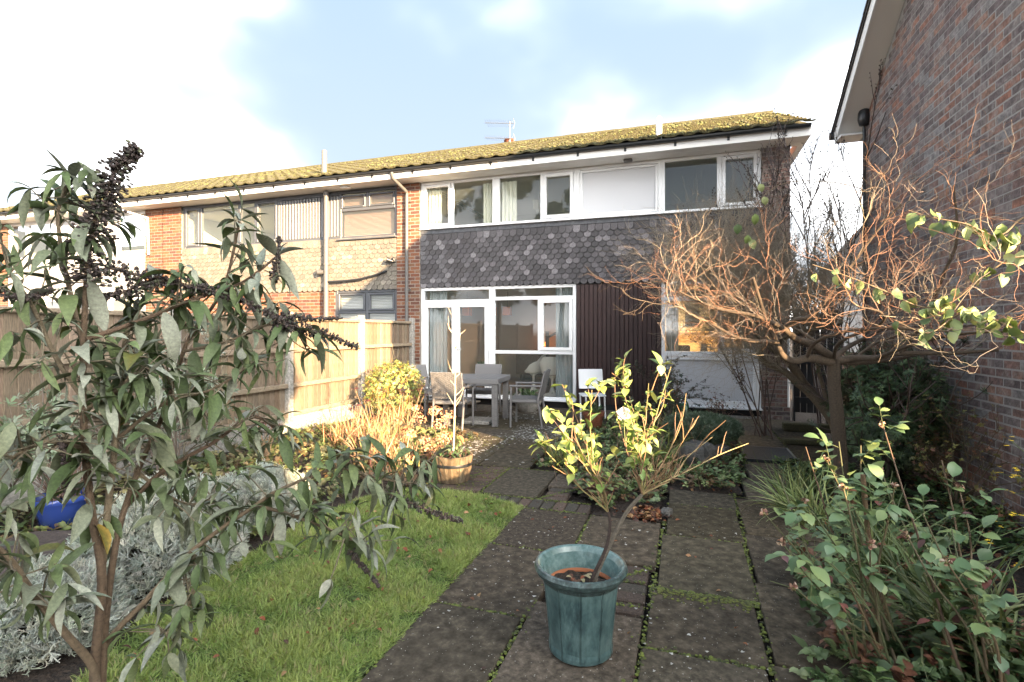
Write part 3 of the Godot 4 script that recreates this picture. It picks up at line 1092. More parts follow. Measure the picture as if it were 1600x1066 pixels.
	for k in 4:
		b = B.new()
		var x0 := -0.52 + 0.5 * k
		b.cbox(P(x0 + 0.245, 1.90, 12.72), Vector3(0.49, 0.78, 0.02), 0.004)
		var dr := part(b, "cupboard_door", cream, un)
		b = B.new()
		b.tube([P(x0 + (0.43 if k % 2 == 0 else 0.06), 1.60, 12.69), P(x0 + (0.43 if k % 2 == 0 else 0.06), 1.76, 12.69)], [0.008, 0.008], 6)
		part(b, "handle", MT.steel, dr)
		if k == 1:
			b = B.new()
			b.bx(x0 + 0.09, x0 + 0.40, 1.62, 2.2, 12.695, 12.708)
			part(b, "glazing", MT.black_plastic, dr)
	b = B.new()
	b.bx(-0.52, 1.45, 1.50, 2.30, 12.74, 13.1)
	part(b, "carcass", cream, un)
	b = B.new()
	b.bx(-1.08, 1.45, 0.1, 0.96, 12.5, 13.1)
	part(b, "base_unit", cream, un)
	b = B.new()
	b.bx(-1.08, 1.45, 0.962, 1.0, 12.46, 13.1)
	part(b, "worktop", MT.floor_wood, un)
	b = B.new()
	b.bx(-1.0, -0.62, 0.1, 2.3, 12.3, 12.45)
	part(b, "end_panel", cream, un)
	var tilem := mat(0.72, 0.62, 0.44, 0.3)
	for i in 17:
		for j in 4:
			b = B.new()
			b.cbox(P(-1.02 + 0.148 * i, 1.07 + 0.118 * j, 13.092), Vector3(0.142, 0.112, 0.012), 0.003)
			part(b, "wall_tile", tilem, un)
	b = B.new()
	b.bx(-0.4, 1.3, 1.483, 1.496, 12.84, 12.87)
	var strip := mat(0.9, 0.8, 0.6, 0.5)
	strip.emission_enabled = true
	strip.emission = Color(1.0, 0.72, 0.38)
	strip.emission_energy_multiplier = 0.7
	part(b, "light_strip", strip, un)
	var al := AreaLight3D.new()
	al.name = "strip_light"
	al.light_color = Color(1.0, 0.74, 0.42)
	al.light_energy = 0.16
	al.area_size = Vector2(1.6, 0.06)
	al.shadow_enabled = true
	un.add_child(al)
	al.position = P(0.45, 1.478, 12.855) - un.position
	al.rotation.x = -PI / 2
	# ceiling fitting that lights the room
	var cl := thing("ceiling_lamp", "warm round lamp on the kitchen ceiling", "lamp", P(0.2, 2.45, 11.6))
	b = B.new()
	b.lathe(P(0.2, 2.38, 11.6), [Vector2(0.0, 0), Vector2(0.12, 0.01), Vector2(0.15, 0.04), Vector2(0.15, 0.068)], 20)
	var disc := mat(0.9, 0.8, 0.6, 0.5)
	disc.emission_enabled = true
	disc.emission = Color(1.0, 0.78, 0.5)
	disc.emission_energy_multiplier = 0.6
	part(b, "diffuser", disc, cl)
	var ol2 := AreaLight3D.new()
	ol2.name = "ceiling_light"
	ol2.light_color = Color(1.0, 0.84, 0.58)
	ol2.light_energy = 1.2
	ol2.area_size = Vector2(0.28, 0.28)
	ol2.shadow_enabled = true
	cl.add_child(ol2)
	ol2.position = Vector3(0, -0.09, 0)
	ol2.rotation.x = -PI / 2
	var kt := thing("kettle", "black electric kettle on the kitchen worktop", "kettle", P(0.48, 1.0, 12.62))
	b = B.new()
	b.lathe(P(0.48, 1.0, 12.62), [Vector2(0.0, 0), Vector2(0.085, 0.0), Vector2(0.085, 0.03), Vector2(0.06, 0.21), Vector2(0.02, 0.23)], 18)
	part(b, "body", MT.black_plastic, kt)
	b = B.new()
	b.tube([P(0.54, 1.2, 12.62), P(0.62, 1.2, 12.62), P(0.63, 1.08, 12.62), P(0.6, 1.04, 12.62)], [0.014, 0.014, 0.013, 0.01], 7)
	part(b, "handle", MT.black_plastic, kt)
	b = B.new()
	b.cbox(P(0.0, 1.09, 12.7), Vector3(0.36, 0.18, 0.2), 0.02)
	solo(b, "toaster", MT.black_plastic, "low dark toaster on the kitchen worktop", "toaster", "", P(0.0, 1.0, 12.7))

func shell_chair(a: float, d: float, turn: float, label: String, red := false) -> void:
	var c := thing("shell_chair", label, "chair", P(a, 0.10, d), "white shell chairs in the dining room")
	c.rotation.y = turn + PI
	var cream := mat(0.72, 0.71, 0.62, 0.35)
	var b := B.new()
	# moulded bucket: seat curving up into back and arms
	var nu := 18
	var nv := 8
	var g := []
	for i in nu + 1:
		var th := lerpf(-2.3, 2.3, float(i) / nu)
		var row := []
		for j in nv + 1:
			var s := float(j) / nv
			var r := 0.15 + 0.11 * pow(s, 0.5) + 0.03 * s
			var top := 0.05 + 0.19 * (1.0 - smoothstep(1.6, 2.3, absf(th))) + 0.18 * (1.0 - smoothstep(0.7, 1.4, absf(th)))
			row.append(Vector3(sin(th) * r, 0.43 + top * pow(s, 1.5), -cos(th) * r))
		g.append(row)
	for i in nu:
		for j in nv:
			b.quad(g[i][j], g[i + 1][j], g[i + 1][j + 1], g[i][j + 1])
	b.lathe(Vector3(0, 0, 0), [Vector2(0.20, 0.425), Vector2(0.21, 0.432), Vector2(0.0, 0.433)], 20)
	var o := MeshInstance3D.new()
	o.name = "shell"; o.mesh = b.mesh(); o.material_override = cream
	c.add_child(o)
	b = B.new()
	b.lathe(Vector3.ZERO, [Vector2(0.24, 0), Vector2(0.22, 0.012), Vector2(0.07, 0.05), Vector2(0.025, 0.2), Vector2(0.03, 0.35), Vector2(0.12, 0.43)], 18)
	o = MeshInstance3D.new()
	o.name = "pedestal"; o.mesh = b.mesh(); o.material_override = cream
	c.add_child(o)
	b = B.new()
	b.lathe(Vector3(0, 0.435, 0), [Vector2(0.0, 0.0), Vector2(0.19, 0.0), Vector2(0.2, 0.02), Vector2(0.17, 0.04), Vector2(0, 0.045)], 18)
	o = MeshInstance3D.new()
	o.name = "seat_pad"; o.mesh = b.mesh(); o.material_override = mat(0.5, 0.03, 0.02, 0.8) if red else mat(0.45, 0.4, 0.33, 0.9)
	c.add_child(o)

# ---------------------------------------------------------------- the neighbours to the left
func make_neighbour() -> void:
	var h := thing("terraced_house", "sunlit neighbouring house with dark grey window frames and ribbed grey panel", "house", P(-9, 0, 10), "houses of the terrace")
	var b := B.new()
	b.bx(-12.6, -5.9, 4.55, 4.69, 10.06, 17.2)
	b.bx(-12.6, -5.9, 2.4, 3.6, 9.995, 10.2)
	b.bx(-12.6, -12.3, -0.1, 4.69, 10.1, 17.2)
	b.bx(-12.3, -5.9, -0.1, 4.69, 14.0, 14.2)
	b.bx(-12.3, -5.9, 2.45, 2.6, 10.2, 14.0)
	part(b, "wall", MT.room_up, h)
	b = B.new()
	b.bx(-12.15, -7.52, -0.1, 2.44, 9.9905, 10.2)
	b.bx(-7.52, -5.9, -0.1, 1.2, 10.0, 10.2)
	b.bx(-12.77, -12.15, -0.1, 4.69, 9.9405, 10.3)
	part(b, "pier", MT.mortar, h)
	brickwork(h, P(-12.15, 0, 9.99), Vector3.RIGHT, Vector3.BACK, 4.63, 1.2, 2.44, MT.bricks, null, null, 13, 0.016)
	brickwork(h, P(-12.77, 0, 9.94), Vector3.RIGHT, Vector3.BACK, 0.62, 0.5, 4.69, MT.bricks, null, null, 14, 0.016)
	var tan_tiles := []
	for k in [0.20, 0.235, 0.26, 0.225, 0.28, 0.36]:
		tan_tiles.append(mat(k * 1.05, k * 0.92, k * 0.75, 0.85, T.coarse, 4.0))
	hang_tiles(h, -12.15, -5.9, 2.41, 3.55, tan_tiles, 0.05, null, 9)
	# upper strip: window, ribbed panel, window
	b = B.new()
	frame(b, -7.43, -5.905, 3.58, 4.69, 0.07)
	bar(b, -7.36, -5.975, 4.215, 4.285)
	bar(b, -6.715, -6.645, 4.285, 4.62)
	frame(b, -7.355, -6.72, 4.288, 4.58, 0.04, 9.97, 10.04)
	frame(b, -6.64, -5.98, 4.288, 4.58, 0.04, 9.97, 10.04)
	b.cbox(P(-6.67, 3.57, 9.96), Vector3(1.54, 0.03, 0.1), 0.005)
	var wn := part(b, "window", MT.grey_frame, h)
	pane(wn, -7.315, -6.76, 4.328, 4.54)
	pane(wn, -6.60, -6.02, 4.328, 4.54)
	pane(wn, -7.36, -5.975, 3.65, 4.215)
	var bl := B.new()
	for i in 34:
		bl.box(P(-6.67, 3.66 + 0.027 * i, 10.12), Vector3(1.4, 0.003, 0.025), Basis(Vector3.RIGHT, 0.5))
	part(bl, "venetian_blind", mat(0.5, 0.33, 0.26, 0.6), wn)
	b = B.new()
	b.bx(-9.1, -7.43, 3.58, 4.69, 10.03, 10.06)
	b.bx(-9.1, -7.43, 3.58, 3.66, 9.98, 10.03)
	b.bx(-9.1, -7.43, 4.6, 4.69, 9.98, 10.03)
	var pf := part(b, "infill_panel", MT.grey_frame, h)
	for i in 20:
		b = B.new()
		b.cbox(P(-9.06 + 0.0835 * i, 4.13, 10.01), Vector3(0.05, 0.93, 0.036), 0.008)
		part(b, "panel_rib", mat(0.15, 0.15, 0.155, 0.5), pf)
	b = B.new()
	frame(b, -12.13, -9.1, 3.58, 4.69, 0.07)
	bar(b, -11.6, -11.52, 3.65, 4.62)
	bar(b, -10.35, -10.27, 3.65, 4.62)
	bar(b, -9.85, -9.77, 3.65, 4.62)
	frame(b, -12.06, -11.6, 3.652, 4.618, 0.05, 9.97, 10.04)
	frame(b, -9.77, -9.17, 3.652, 4.618, 0.05, 9.97, 10.04)
	wn = part(b, "window", MT.grey_frame, h)
	pane(wn, -12.01, -11.65, 3.70, 4.57)
	pane(wn, -11.52, -10.35, 3.65, 4.62)
	pane(wn, -10.27, -9.85, 3.65, 4.62)
	pane(wn, -9.72, -9.22, 3.70, 4.57)
	# ground-floor window
	b = B.new()
	frame(b, -7.52, -5.905, 1.2, 2.44, 0.07)
	bar(b, -6.72, -6.65, 1.27, 2.37)
	bar(b, -7.45, -6.72, 1.90, 1.96)
	bar(b, -6.65, -5.975, 1.90, 1.96)
	frame(b, -7.44, -6.73, 1.965, 2.36, 0.045, 9.97, 10.04)
	frame(b, -6.64, -5.98, 1.965, 2.36, 0.045, 9.97, 10.04)
	wn = part(b, "window", MT.grey_frame, h)
	pane(wn, -7.395, -6.775, 2.01, 2.315)
	pane(wn, -6.595, -6.025, 2.01, 2.315)
	pane(wn, -7.45, -6.72, 1.27, 1.90)
	pane(wn, -6.65, -5.975, 1.27, 1.90)
	bl = B.new()
	for i in 32:
		bl.box(P(-6.71, 1.3 + 0.034 * i, 10.12), Vector3(1.5, 0.003, 0.03), Basis(Vector3.RIGHT, 0.6))
	part(bl, "venetian_blind", mat(0.6, 0.6, 0.56, 0.6), wn)
	eaves(h, -12.6, -5.62, false, 2)
	terrace_roof(h, -12.6, -5.62, false, 5)
	# soil pipe with a bent branch, steel flue
	b = B.new()
	b.tube([P(-7.67, 0.2, 9.86), P(-7.67, 4.66, 9.86)], [0.055, 0.055], 12)
	b.tube([P(-7.67, 4.56, 9.86), P(-7.67, 4.66, 9.86)], [0.068, 0.068], 12)
	b.tube([P(-7.67, 3.0, 9.86), P(-7.67, 3.05, 9.86)], [0.066, 0.066], 12)
	var so := part(b, "soil_pipe", MT.grey_plastic, h)
	b = B.new()
	b.tube([P(-7.62, 2.62, 9.86), P(-7.2, 2.63, 9.87), P(-6.8, 2.66, 9.88), P(-6.4, 2.74, 9.89), P(-6.15, 2.82, 9.92)], [0.025, 0.025, 0.025, 0.025, 0.025], 9)
	part(b, "waste_pipe", MT.black_plastic, so)
	b = B.new()
	b.tube([P(-7.73, 2.85, 9.86), P(-7.85, 2.83, 9.84), P(-7.9, 2.9, 9.86)], [0.05, 0.06, 0.05], 10)
	part(b, "pipe_bend", MT.grey_plastic, so)
	b = B.new()
	b.tube([P(-5.98, 3.02, 9.9), P(-6.08, 3.06, 9.82)], [0.04, 0.05], 10)
	b.cbox(P(-5.98, 3.05, 9.93), Vector3(0.08, 0.1, 0.06), 0.01)
	part(b, "security_lamp", MT.black_plastic, h)
	b = B.new()
	b.tube([P(-7.75, 5.0, 9.9), P(-7.75, 5.62, 9.9), P(-7.75, 5.63, 9.9)], [0.06, 0.06, 0.045], 16)
	part(b, "flue", mat(0.13, 0.12, 0.11, 0.45), h)
	b = B.new()
	b.cbox(P(-7.05, 4.675, 9.72), Vector3(0.2, 0.05, 0.12), 0.012)
	part(b, "eaves_light", MT.fascia, h)

func make_far_neighbour() -> void:
	var h := thing("terraced_house", "far house of the terrace with white frames, behind the buddleia", "house", P(-16, 0, 10), "houses of the terrace")
	var b := B.new()
	b.bx(-20, -12.77, 2.4, 3.6, 10.0, 10.2)
	b.bx(-20.3, -12.6, -0.1, 4.69, 14.0, 14.2)
	b.bx(-20.3, -20, -0.1, 4.69, 10.1, 14.2)
	b.bx(-20, -12.8, -0.1, 1.0, 10.0, 10.2)
	part(b, "wall", MT.room_up, h)
	for q in [[-13.4, -12.79], [-20.3, -19.0]]:
		b = B.new()
		b.bx(q[0], q[1], -0.1, 4.69, 9.9405, 10.2)
		part(b, "pier", MT.mortar, h)
		brickwork(h, P(q[0], 0, 9.94), Vector3.RIGHT, Vector3.BACK, q[1] - q[0], 0.5, 4.69, MT.bricks, null, null, 23, 0.016)
	var pale_tiles := []
	for k in [0.42, 0.48, 0.52, 0.6, 0.5, 0.66]:
		pale_tiles.append(mat(k, k, k * 1.02, 0.8, T.coarse, 4.0))
	hang_tiles(h, -19.0, -13.4, 2.41, 3.55, pale_tiles, 0.05, null, 19)
	b = B.new()
	frame(b, -19.0, -13.4, 3.58, 4.69, 0.08)
	for x in [-18.2, -17.0, -15.9, -14.5]:
		bar(b, x - 0.06, x + 0.06, 3.66, 4.61)
	var wn := part(b, "window", MT.white, h)
	pane(wn, -18.92, -18.26, 3.66, 4.61)
	pane(wn, -18.14, -17.06, 3.66, 4.61)
	pane(wn, -14.44, -13.48, 3.66, 4.61)
	b = B.new()
	b.bx(-16.94, -14.56, 3.66, 4.61, 10.02, 10.05)
	part(b, "infill_panel", MT.white_panel, wn)
	b = B.new()
	frame(b, -19.0, -13.4, 1.0, 2.43, 0.08)
	for x in [-17.5, -16.2, -14.8]:
		bar(b, x - 0.06, x + 0.06, 1.08, 2.35)
	wn = part(b, "window", MT.white, h)
	pane(wn, -18.92, -17.56, 1.08, 2.35)
	pane(wn, -17.44, -16.26, 1.08, 2.35)
	pane(wn, -16.14, -14.86, 1.08, 2.35)
	pane(wn, -14.74, -13.48, 1.08, 2.35)
	eaves(h, -20.3, -12.6, false, 4)
	terrace_roof(h, -20.3, -12.6, false, 7)
	b = B.new()
	b.tube([P(-13.65, 5.35, 9.40), P(-13.65, 4.62, 9.40), P(-13.2, 4.45, 9.85), P(-13.2, 3.5, 9.88)], [0.03, 0.03, 0.03, 0.03], 8)
	part(b, "vent_pipe", MT.white, h)
	b = B.new()
	b.bx(-15.1, -14.8, 5.1, 5.3, 10.0, 10.2)
	part(b, "roof_vent", MT.white, h)

# ---------------------------------------------------------------- the house on the right, gable to the garden
func make_gable_house() -> void:
	var h := thing("gable_house", "tall weathered red brick gable wall with white verge boards on the right", "house", P(2.5, 0, 6))
	var dr := 6.0
	var e0 := 3.36
	var e1 := 8.65
	var eh := 4.60
	var pk := eh + 0.642 * (e1 - dr)
	var top := func(d: float) -> float: return pk - 0.642 * absf(d - dr)
	# core of the wall
	var b := B.new()
	var prof := [Vector2(e0, -0.2), Vector2(e1, -0.2), Vector2(e1, eh), Vector2(dr, pk), Vector2(e0, eh)]
	for i in range(1, 4):
		b.tri(P(2.5003, prof[i + 1].y, prof[i + 1].x), P(2.5003, prof[i].y, prof[i].x), P(2.5003, prof[0].y, prof[0].x))
		b.tri(P(9.0, prof[0].y, prof[0].x), P(9.0, prof[i].y, prof[i].x), P(9.0, prof[i + 1].y, prof[i + 1].x))
	for i in [0, 1, 4]:
		var p: Vector2 = prof[i]
		var q: Vector2 = prof[(i + 1) % 5]
		b.quad(P(2.5003, p.y, p.x), P(2.5003, q.y, q.x), P(9, q.y, q.x), P(9, p.y, p.x))
	part(b, "wall", MT.mortar_pale, h)
	# stretcher courses seen from the garden: u runs towards the camera
	brickwork(h, P(2.5, 0, e1), Vector3.BACK, Vector3.LEFT, e1 - e0, -0.15, pk, MT.wall_bricks, func(s, y): return s > 1.9 and s < 3.75 and y > 0.05 and y < 4.2 and (y > 2.9 or (y > 0.5 and y < 1.75)), func(s, y): return y < top.call(e1 - s) - 0.02, 7, 0.02)
	# roof: two slopes with overhanging verge
	b = B.new()
	var k := 0.642
	for s in [-1, 1]:
		var de := 0.28
		var d_e: float = (e1 + de) if s == 1 else (e0 - de)
		var y_e := eh - k * de
		var p0 := P(2.17, y_e + 0.14, d_e)
		var p1 := P(2.17, pk + 0.14, dr)
		var q0 := P(9.2, y_e + 0.14, d_e)
		var q1 := P(9.2, pk + 0.14, dr)
		var dn := Vector3(0, -0.06, 0)
		if s == 1:
			b.quad(p0, p1, q1, q0)
		else:
			b.quad(p0, q0, q1, p1)
		b.quad(p0 + dn, p1 + dn, p1, p0)
		b.quad(p0 + dn, q0 + dn, q0, p0)
	part(b, "roof", mat(0.09, 0.08, 0.075, 0.9, T.coarse, 2.0), h)
	for s in [-1, 1]:
		var d_e: float = (e1 + 0.28) if s == 1 else (e0 - 0.28)
		var y_e := eh - k * 0.28
		b = B.new()
		var c0 := P(2.2, y_e, d_e)
		var c1 := P(2.2, pk, dr)
		var ax := (c1 - c0).normalized()
		var up := Vector3.LEFT.cross(ax).normalized()
		if up.y < 0: up = -up
		b.box((c0 + c1) / 2 + up * 0.0, Vector3(0.025, 0.17, (c1 - c0).length()), Basis(up.cross(ax).normalized(), up, ax))
		part(b, "bargeboard", MT.fascia, h)
		b = B.new()
		var cc := (c0 + c1) / 2 - up * 0.07 + Vector3(0.155, 0, 0)
		b.box(cc, Vector3(0.285, 0.012, (c1 - c0).length()), Basis(up.cross(ax).normalized(), up, ax))
		part(b, "soffit_board", MT.soffit, h)
		# tile edges showing along the verge
		for i in 10:
			b = B.new()
			var f := (i + 0.5) / 10.0
			var cp: Vector3 = c0.lerp(c1, f) + up * 0.125 + Vector3(-0.01, 0, 0)
			b.box(cp, Vector3(0.07, 0.03, (c1 - c0).length() / 10.0 + 0.02), Basis(up.cross(ax).normalized(), up, ax).rotated(Vector3.RIGHT, 0.035 * s))
			part(b, "verge_tile", mat(0.10, 0.09, 0.085, 0.9, T.coarse, 3.0), h)
	# eaves box end and gutter end
	b = B.new()
	b.bx(2.19, 2.5, 4.33, 4.36, 8.62, 8.95)
	b.bx(2.19, 9.0, 4.33, 4.50, 8.935, 8.955)
	part(b, "eaves_box", MT.fascia, h)
	b = B.new()
	b.tube([P(2.14, 4.47, 9.01), P(9, 4.47, 9.01)], [0.06, 0.06], 10)
	part(b, "gutter", MT.black_plastic, h)
	b = B.new()
	b.lathe(P(2.45, 4.40, 8.52), [Vector2(0.0, 0), Vector2(0.06, 0.02), Vector2(0.08, 0.1), Vector2(0.075, 0.22), Vector2(0.03, 0.27), Vector2(0, 0.28)], 14)
	part(b, "alarm_box", MT.black_plastic, h)
	b = B.new()
	b.tube([P(2.46, 4.4, 8.55), P(2.46, 0, 8.55)], [0.02, 0.02], 8)
	part(b, "cable_conduit", MT.black_plastic, h)

func make_background() -> void:
	# house far beyond the side passage
	var h := thing("detached_house", "distant white rendered house seen through the gap between the gables", "house", P(7.5, 0, 17))
	var b := B.new()
	b.bx(4.75, 10.5, 0.9, 3.4, 14.6, 21)
	part(b, "wall", mat(0.7, 0.69, 0.67, 0.8, T.coarse, 1.0), h)
	b = B.new()
	b.bx(4.7, 10.55, -0.1, 0.9, 14.55, 21.05)
	part(b, "plinth", MT.bricks[0], h)
	b = B.new()
	b.quad(P(4.5, 3.35, 14.3), P(11, 3.35, 14.3), P(11, 5.3, 17.8), P(5.6, 5.3, 17.8))
	b.tri(P(4.5, 3.35, 21.3), P(4.5, 3.35, 14.3), P(5.6, 5.3, 17.8))
	b.quad(P(11, 3.35, 21.3), P(4.5, 3.35, 21.3), P(5.6, 5.3, 17.8), P(11, 5.3, 17.8))
	part(b, "roof", mat(0.1, 0.075, 0.06, 0.9, T.coarse, 1.0), h)
	b = B.new()
	b.tube([P(4.65, 3.4, 14.45), P(4.68, 3.2, 14.5), P(4.68, 0, 14.5)], [0.05, 0.05, 0.05], 8)
	part(b, "downpipe", MT.white, h)
	# side gate in the passage
	var g := thing("side_gate", "black timber gate closing the passage beside the house", "gate", P(2.1, 0, 9.75))
	for i in 7:
		b = B.new()
		b.cbox(P(1.84 + 0.098 * i, 1.0, 9.78), Vector3(0.092, 1.72, 0.022), 0.004)
		part(b, "gate_board", MT.black_plastic, g)
	for y in [0.35, 1.0, 1.65]:
		b = B.new()
		b.bx(1.80, 2.48, y - 0.05, y + 0.05, 9.735, 9.765)
		part(b, "gate_rail", MT.black_plastic, g)
	b = B.new()
	b.bx(1.775, 1.80, 0, 1.95, 9.7, 9.8)
	part(b, "gate_post", MT.black_plastic, g)
	b = B.new()
	b.tube([P(1.74, 0.2, 9.92), P(1.74, 2.9, 9.92)], [0.018, 0.018], 8)
	b.cbox(P(1.74, 0.75, 9.91), Vector3(0.03, 0.06, 0.03), 0.004)
	solo(b, "overflow_pipe", MT.fascia, "thin white pipe running down the end pier beside the gate", "pipe", "", P(1.74, 0, 9.92))

# ---------------------------------------------------------------- ground
func sheet(poly: Array, y: float, called: String, m: Material, label: String, step := 0.25, wob := 0.0) -> void:
	# flat polygon, finely divided so that it can undulate a little
	var b := B.new()
	var pp := PackedVector2Array(poly)
	var idx := Geometry2D.triangulate_polygon(pp)
	for i in range(0, idx.size(), 3):
		var p := [pp[idx[i]], pp[idx[i + 1]], pp[idx[i + 2]]]
		if (p[1] - p[0]).cross(p[2] - p[0]) < 0:
			p = [p[0], p[2], p[1]]
		b.tri(P(p[0].x, y, p[0].y), P(p[1].x, y, p[1].y), P(p[2].x, y, p[2].y))
	structure(b, called, m, label)

var lawn_poly := [Vector2(-1.335, 0.2), Vector2(-1.335, 1.6), Vector2(-1.33, 2.6), Vector2(-1.32, 3.45), Vector2(-1.30, 4.24), Vector2(-1.75, 4.43), Vector2(-2.1, 4.44), Vector2(-2.46, 4.38), Vector2(-2.75, 4.0), Vector2(-2.82, 3.4), Vector2(-2.76, 2.95), Vector2(-2.74, 2.45), Vector2(-2.66, 1.95), Vector2(-2.5, 1.6), Vector2(-2.3, 1.25), Vector2(-2.0, 1.12), Vector2(-1.7, 1.2), Vector2(-1.5, 0.9), Vector2(-1.45, 0.2)]
var bed_poly := [Vector2(-1.55, 5.5), Vector2(-1.2, 5.35), Vector2(-0.95, 4.9), Vector2(-0.72, 4.62), Vector2(-0.66, 4.25), Vector2(-0.13, 4.3), Vector2(-0.15, 5.14), Vector2(0.49, 5.3), Vector2(0.64, 5.97), Vector2(0.74, 7.3), Vector2(0.66, 8.6), Vector2(0.3, 9.2), Vector2(-1.3, 9.0), Vector2(-1.58, 7.6)]

func slab(parent: Node3D, a0: float, a1: float, d0: float, d1: float, k := 0, y := 0.0) -> void:
	var b := B.new()
	var g := 0.009
	var tl := Basis.from_euler(Vector3(R.randf_range(-0.006, 0.006), R.randf_range(-0.008, 0.008), R.randf_range(-0.006, 0.006)))
	var tone := R.randf_range(0.58, 1.25)
	b.cbox(P((a0 + a1) / 2, y - 0.026 + R.randf_range(-0.004, 0.002), (d0 + d1) / 2), Vector3(a1 - a0 - 2 * g, 0.05, d1 - d0 - 2 * g), 0.006, tl, Color(tone * R.randf_range(0.94, 1.03), tone, tone * R.randf_range(0.84, 0.98)))
	part(b, "slab", MT.slabs[R.randi() % 6], parent)

func make_ground() -> void:
	var b := B.new()
	b.quad(P(-150, -0.075, -150), P(150, -0.075, -150), P(150, -0.075, 250), P(-150, -0.075, 250))
	structure(b, "ground", MT.soil, "dark garden soil")
	# lumpy soil surface in the planted beds
	var f := FastNoiseLite.new()
	f.seed = 4; f.frequency = 1.6; f.fractal_octaves = 4
	b = B.new()
	var st := 0.09
	var lawn := PackedVector2Array(lawn_poly)
	var bed := PackedVector2Array(bed_poly)
	var hgt := func(x: float, d: float) -> float: return -0.035 + 0.035 * f.get_noise_2d(x * 2.0, d * 2.0)
	for i in range(int(-5.5 / st), int(2.5 / st)):
		for j in range(int(0.3 / st), int(9.6 / st)):
			var x := i * st
			var d := j * st
			var c := Vector2(x + st / 2, d + st / 2)
			var soil := false
			if c.x < -1.36 and c.y < 6.2 and not Geometry2D.is_point_in_polygon(c, lawn):
				soil = c.x < -2.6 or c.y < 4.4
			if c.x < -2.85 - maxf(0.0, c.y - 6.2) * 0.75 and c.y >= 4.0:
				soil = true
			if Geometry2D.is_point_in_polygon(c, bed):
				soil = true
			if c.x > 0.95 and c.y < 6.4:
				soil = true
			if soil:
				b.quad(P(x, hgt.call(x, d), d), P(x + st, hgt.call(x + st, d), d), P(x + st, hgt.call(x + st, d + st), d + st), P(x, hgt.call(x, d + st), d + st))
	structure(b, "flower_bed", MT.soil, "dark bare soil of the flower beds")
	sheet(lawn_poly, -0.012, "lawn_base", MT.turf, "earth under the lawn")

	# garden path of concrete slabs
	var path := Node3D.new()
	path.name = "garden_path"
	add_child(path)
	tag(path, "worn concrete slab path with mossy joints", "", "", "structure")
	var ca := [-1.325, -0.785]
	slab(path, -1.325, -0.80, 0.95, 1.78)
	slab(path, -1.325, -0.79, 1.78, 2.61)
	slab(path, -1.315, -0.755, 2.61, 3.45)
	slab(path, -1.30, -0.715, 3.45, 4.235)
	slab(path, -0.80, -0.21, 1.1, 1.95)
	slab(path, -0.785, -0.19, 1.95, 2.80)
	slab(path, -0.715, -0.15, 3.44, 4.235)
	slab(path, -0.20, 0.36, 1.35, 1.93)
	slab(path, -0.19, 0.365, 1.93, 2.55)
	slab(path, -0.175, 0.385, 2.55, 3.15)
	slab(path, -0.145, 0.415, 3.15, 4.0)
	slab(path, -0.12, 0.435, 4.0, 4.73)
	slab(path, -0.12, 0.455, 4.73, 5.18)
	slab(path, 0.375, 0.96, 1.7, 2.6)
	slab(path, 0.40, 0.96, 2.6, 3.4)
	slab(path, 0.43, 0.97, 3.4, 4.2)
	slab(path, 0.45, 1.0, 4.2, 5.05)
	slab(path, 0.56, 1.15, 5.05, 5.8)
	slab(path, 0.66, 1.27, 5.8, 6.55)
	slab(path, 1.16, 1.8, 6.6, 7.4)
	for i in 3:
		slab(path, 0.72 + 0.0 * i, 1.3, 7.40 + 0.78 * i, 8.18 + 0.78 * i)
		slab(path, 1.3, 1.9, 7.40 + 0.78 * i, 8.18 + 0.78 * i)
	slab(path, -1.80, -1.25, 4.52, 5.42)
	slab(path, -1.25, -0.95, 4.9, 5.36)
	# brick setts
	var sb := B.new()
	sb.cbox(Vector3.ZERO, Vector3(0.21, 0.05, 0.098), 0.008)
	var sm := sb.mesh()
	var lay := func(a0: float, a1: float, d0: float, d1: float, along: bool):
		var da := 0.22 if along else 0.108
		var dd := 0.108 if along else 0.22
		var na := maxi(1, int(round((a1 - a0) / da)))
		var nd := maxi(1, int(round((d1 - d0) / dd)))
		for i in na:
			for j in nd:
				var bs := Basis.IDENTITY if along else Basis(Vector3.UP, PI / 2)
				piece(sm, "brick_sett", MT.sett[R.randi() % MT.sett.size()], path, Transform3D(bs.rotated(Vector3.UP, R.randf_range(-0.03, 0.03)), P(a0 + (i + 0.5) * (a1 - a0) / na, -0.030 + R.randf_range(-0.005, 0.003), d0 + (j + 0.5) * (d1 - d0) / nd)))
	lay.call(-1.80, -0.74, 4.26, 4.5, false)
	lay.call(-1.23, -0.96, 4.52, 4.88, true)
	lay.call(-0.70, -0.17, 2.83, 3.42, true)
	lay.call(-2.42, -1.82, 4.55, 5.42, true)
	# patio
	var patio := Node3D.new()
	patio.name = "patio"
	add_child(patio)
	tag(patio, "dark paved patio speckled with pale lichen in front of the house", "", "", "structure")
	var d := 5.44
	var row := 0
	var rows := [0.62, 0.86, 0.62, 0.9, 0.62, 0.9]
	for r in rows:
		var a := -1.62
		if row < 2: a = -1.60
		var left := -2.75 - maxf(0.0, d - 5.4) * 0.72
		var col := 0
		while a > left:
			var w := 0.6 if (col + row) % 2 == 0 else 0.88
			if row == 1: w = 0.75
			slab(patio, a - w, a, d, d + r)
			a -= w
			col += 1
		d += r
		row += 1
	var x := -5.3
	while x < 0.7:
		if x > -1.75: slab(patio, x, x + 0.76, 9.2, 9.97)
		x += 0.76

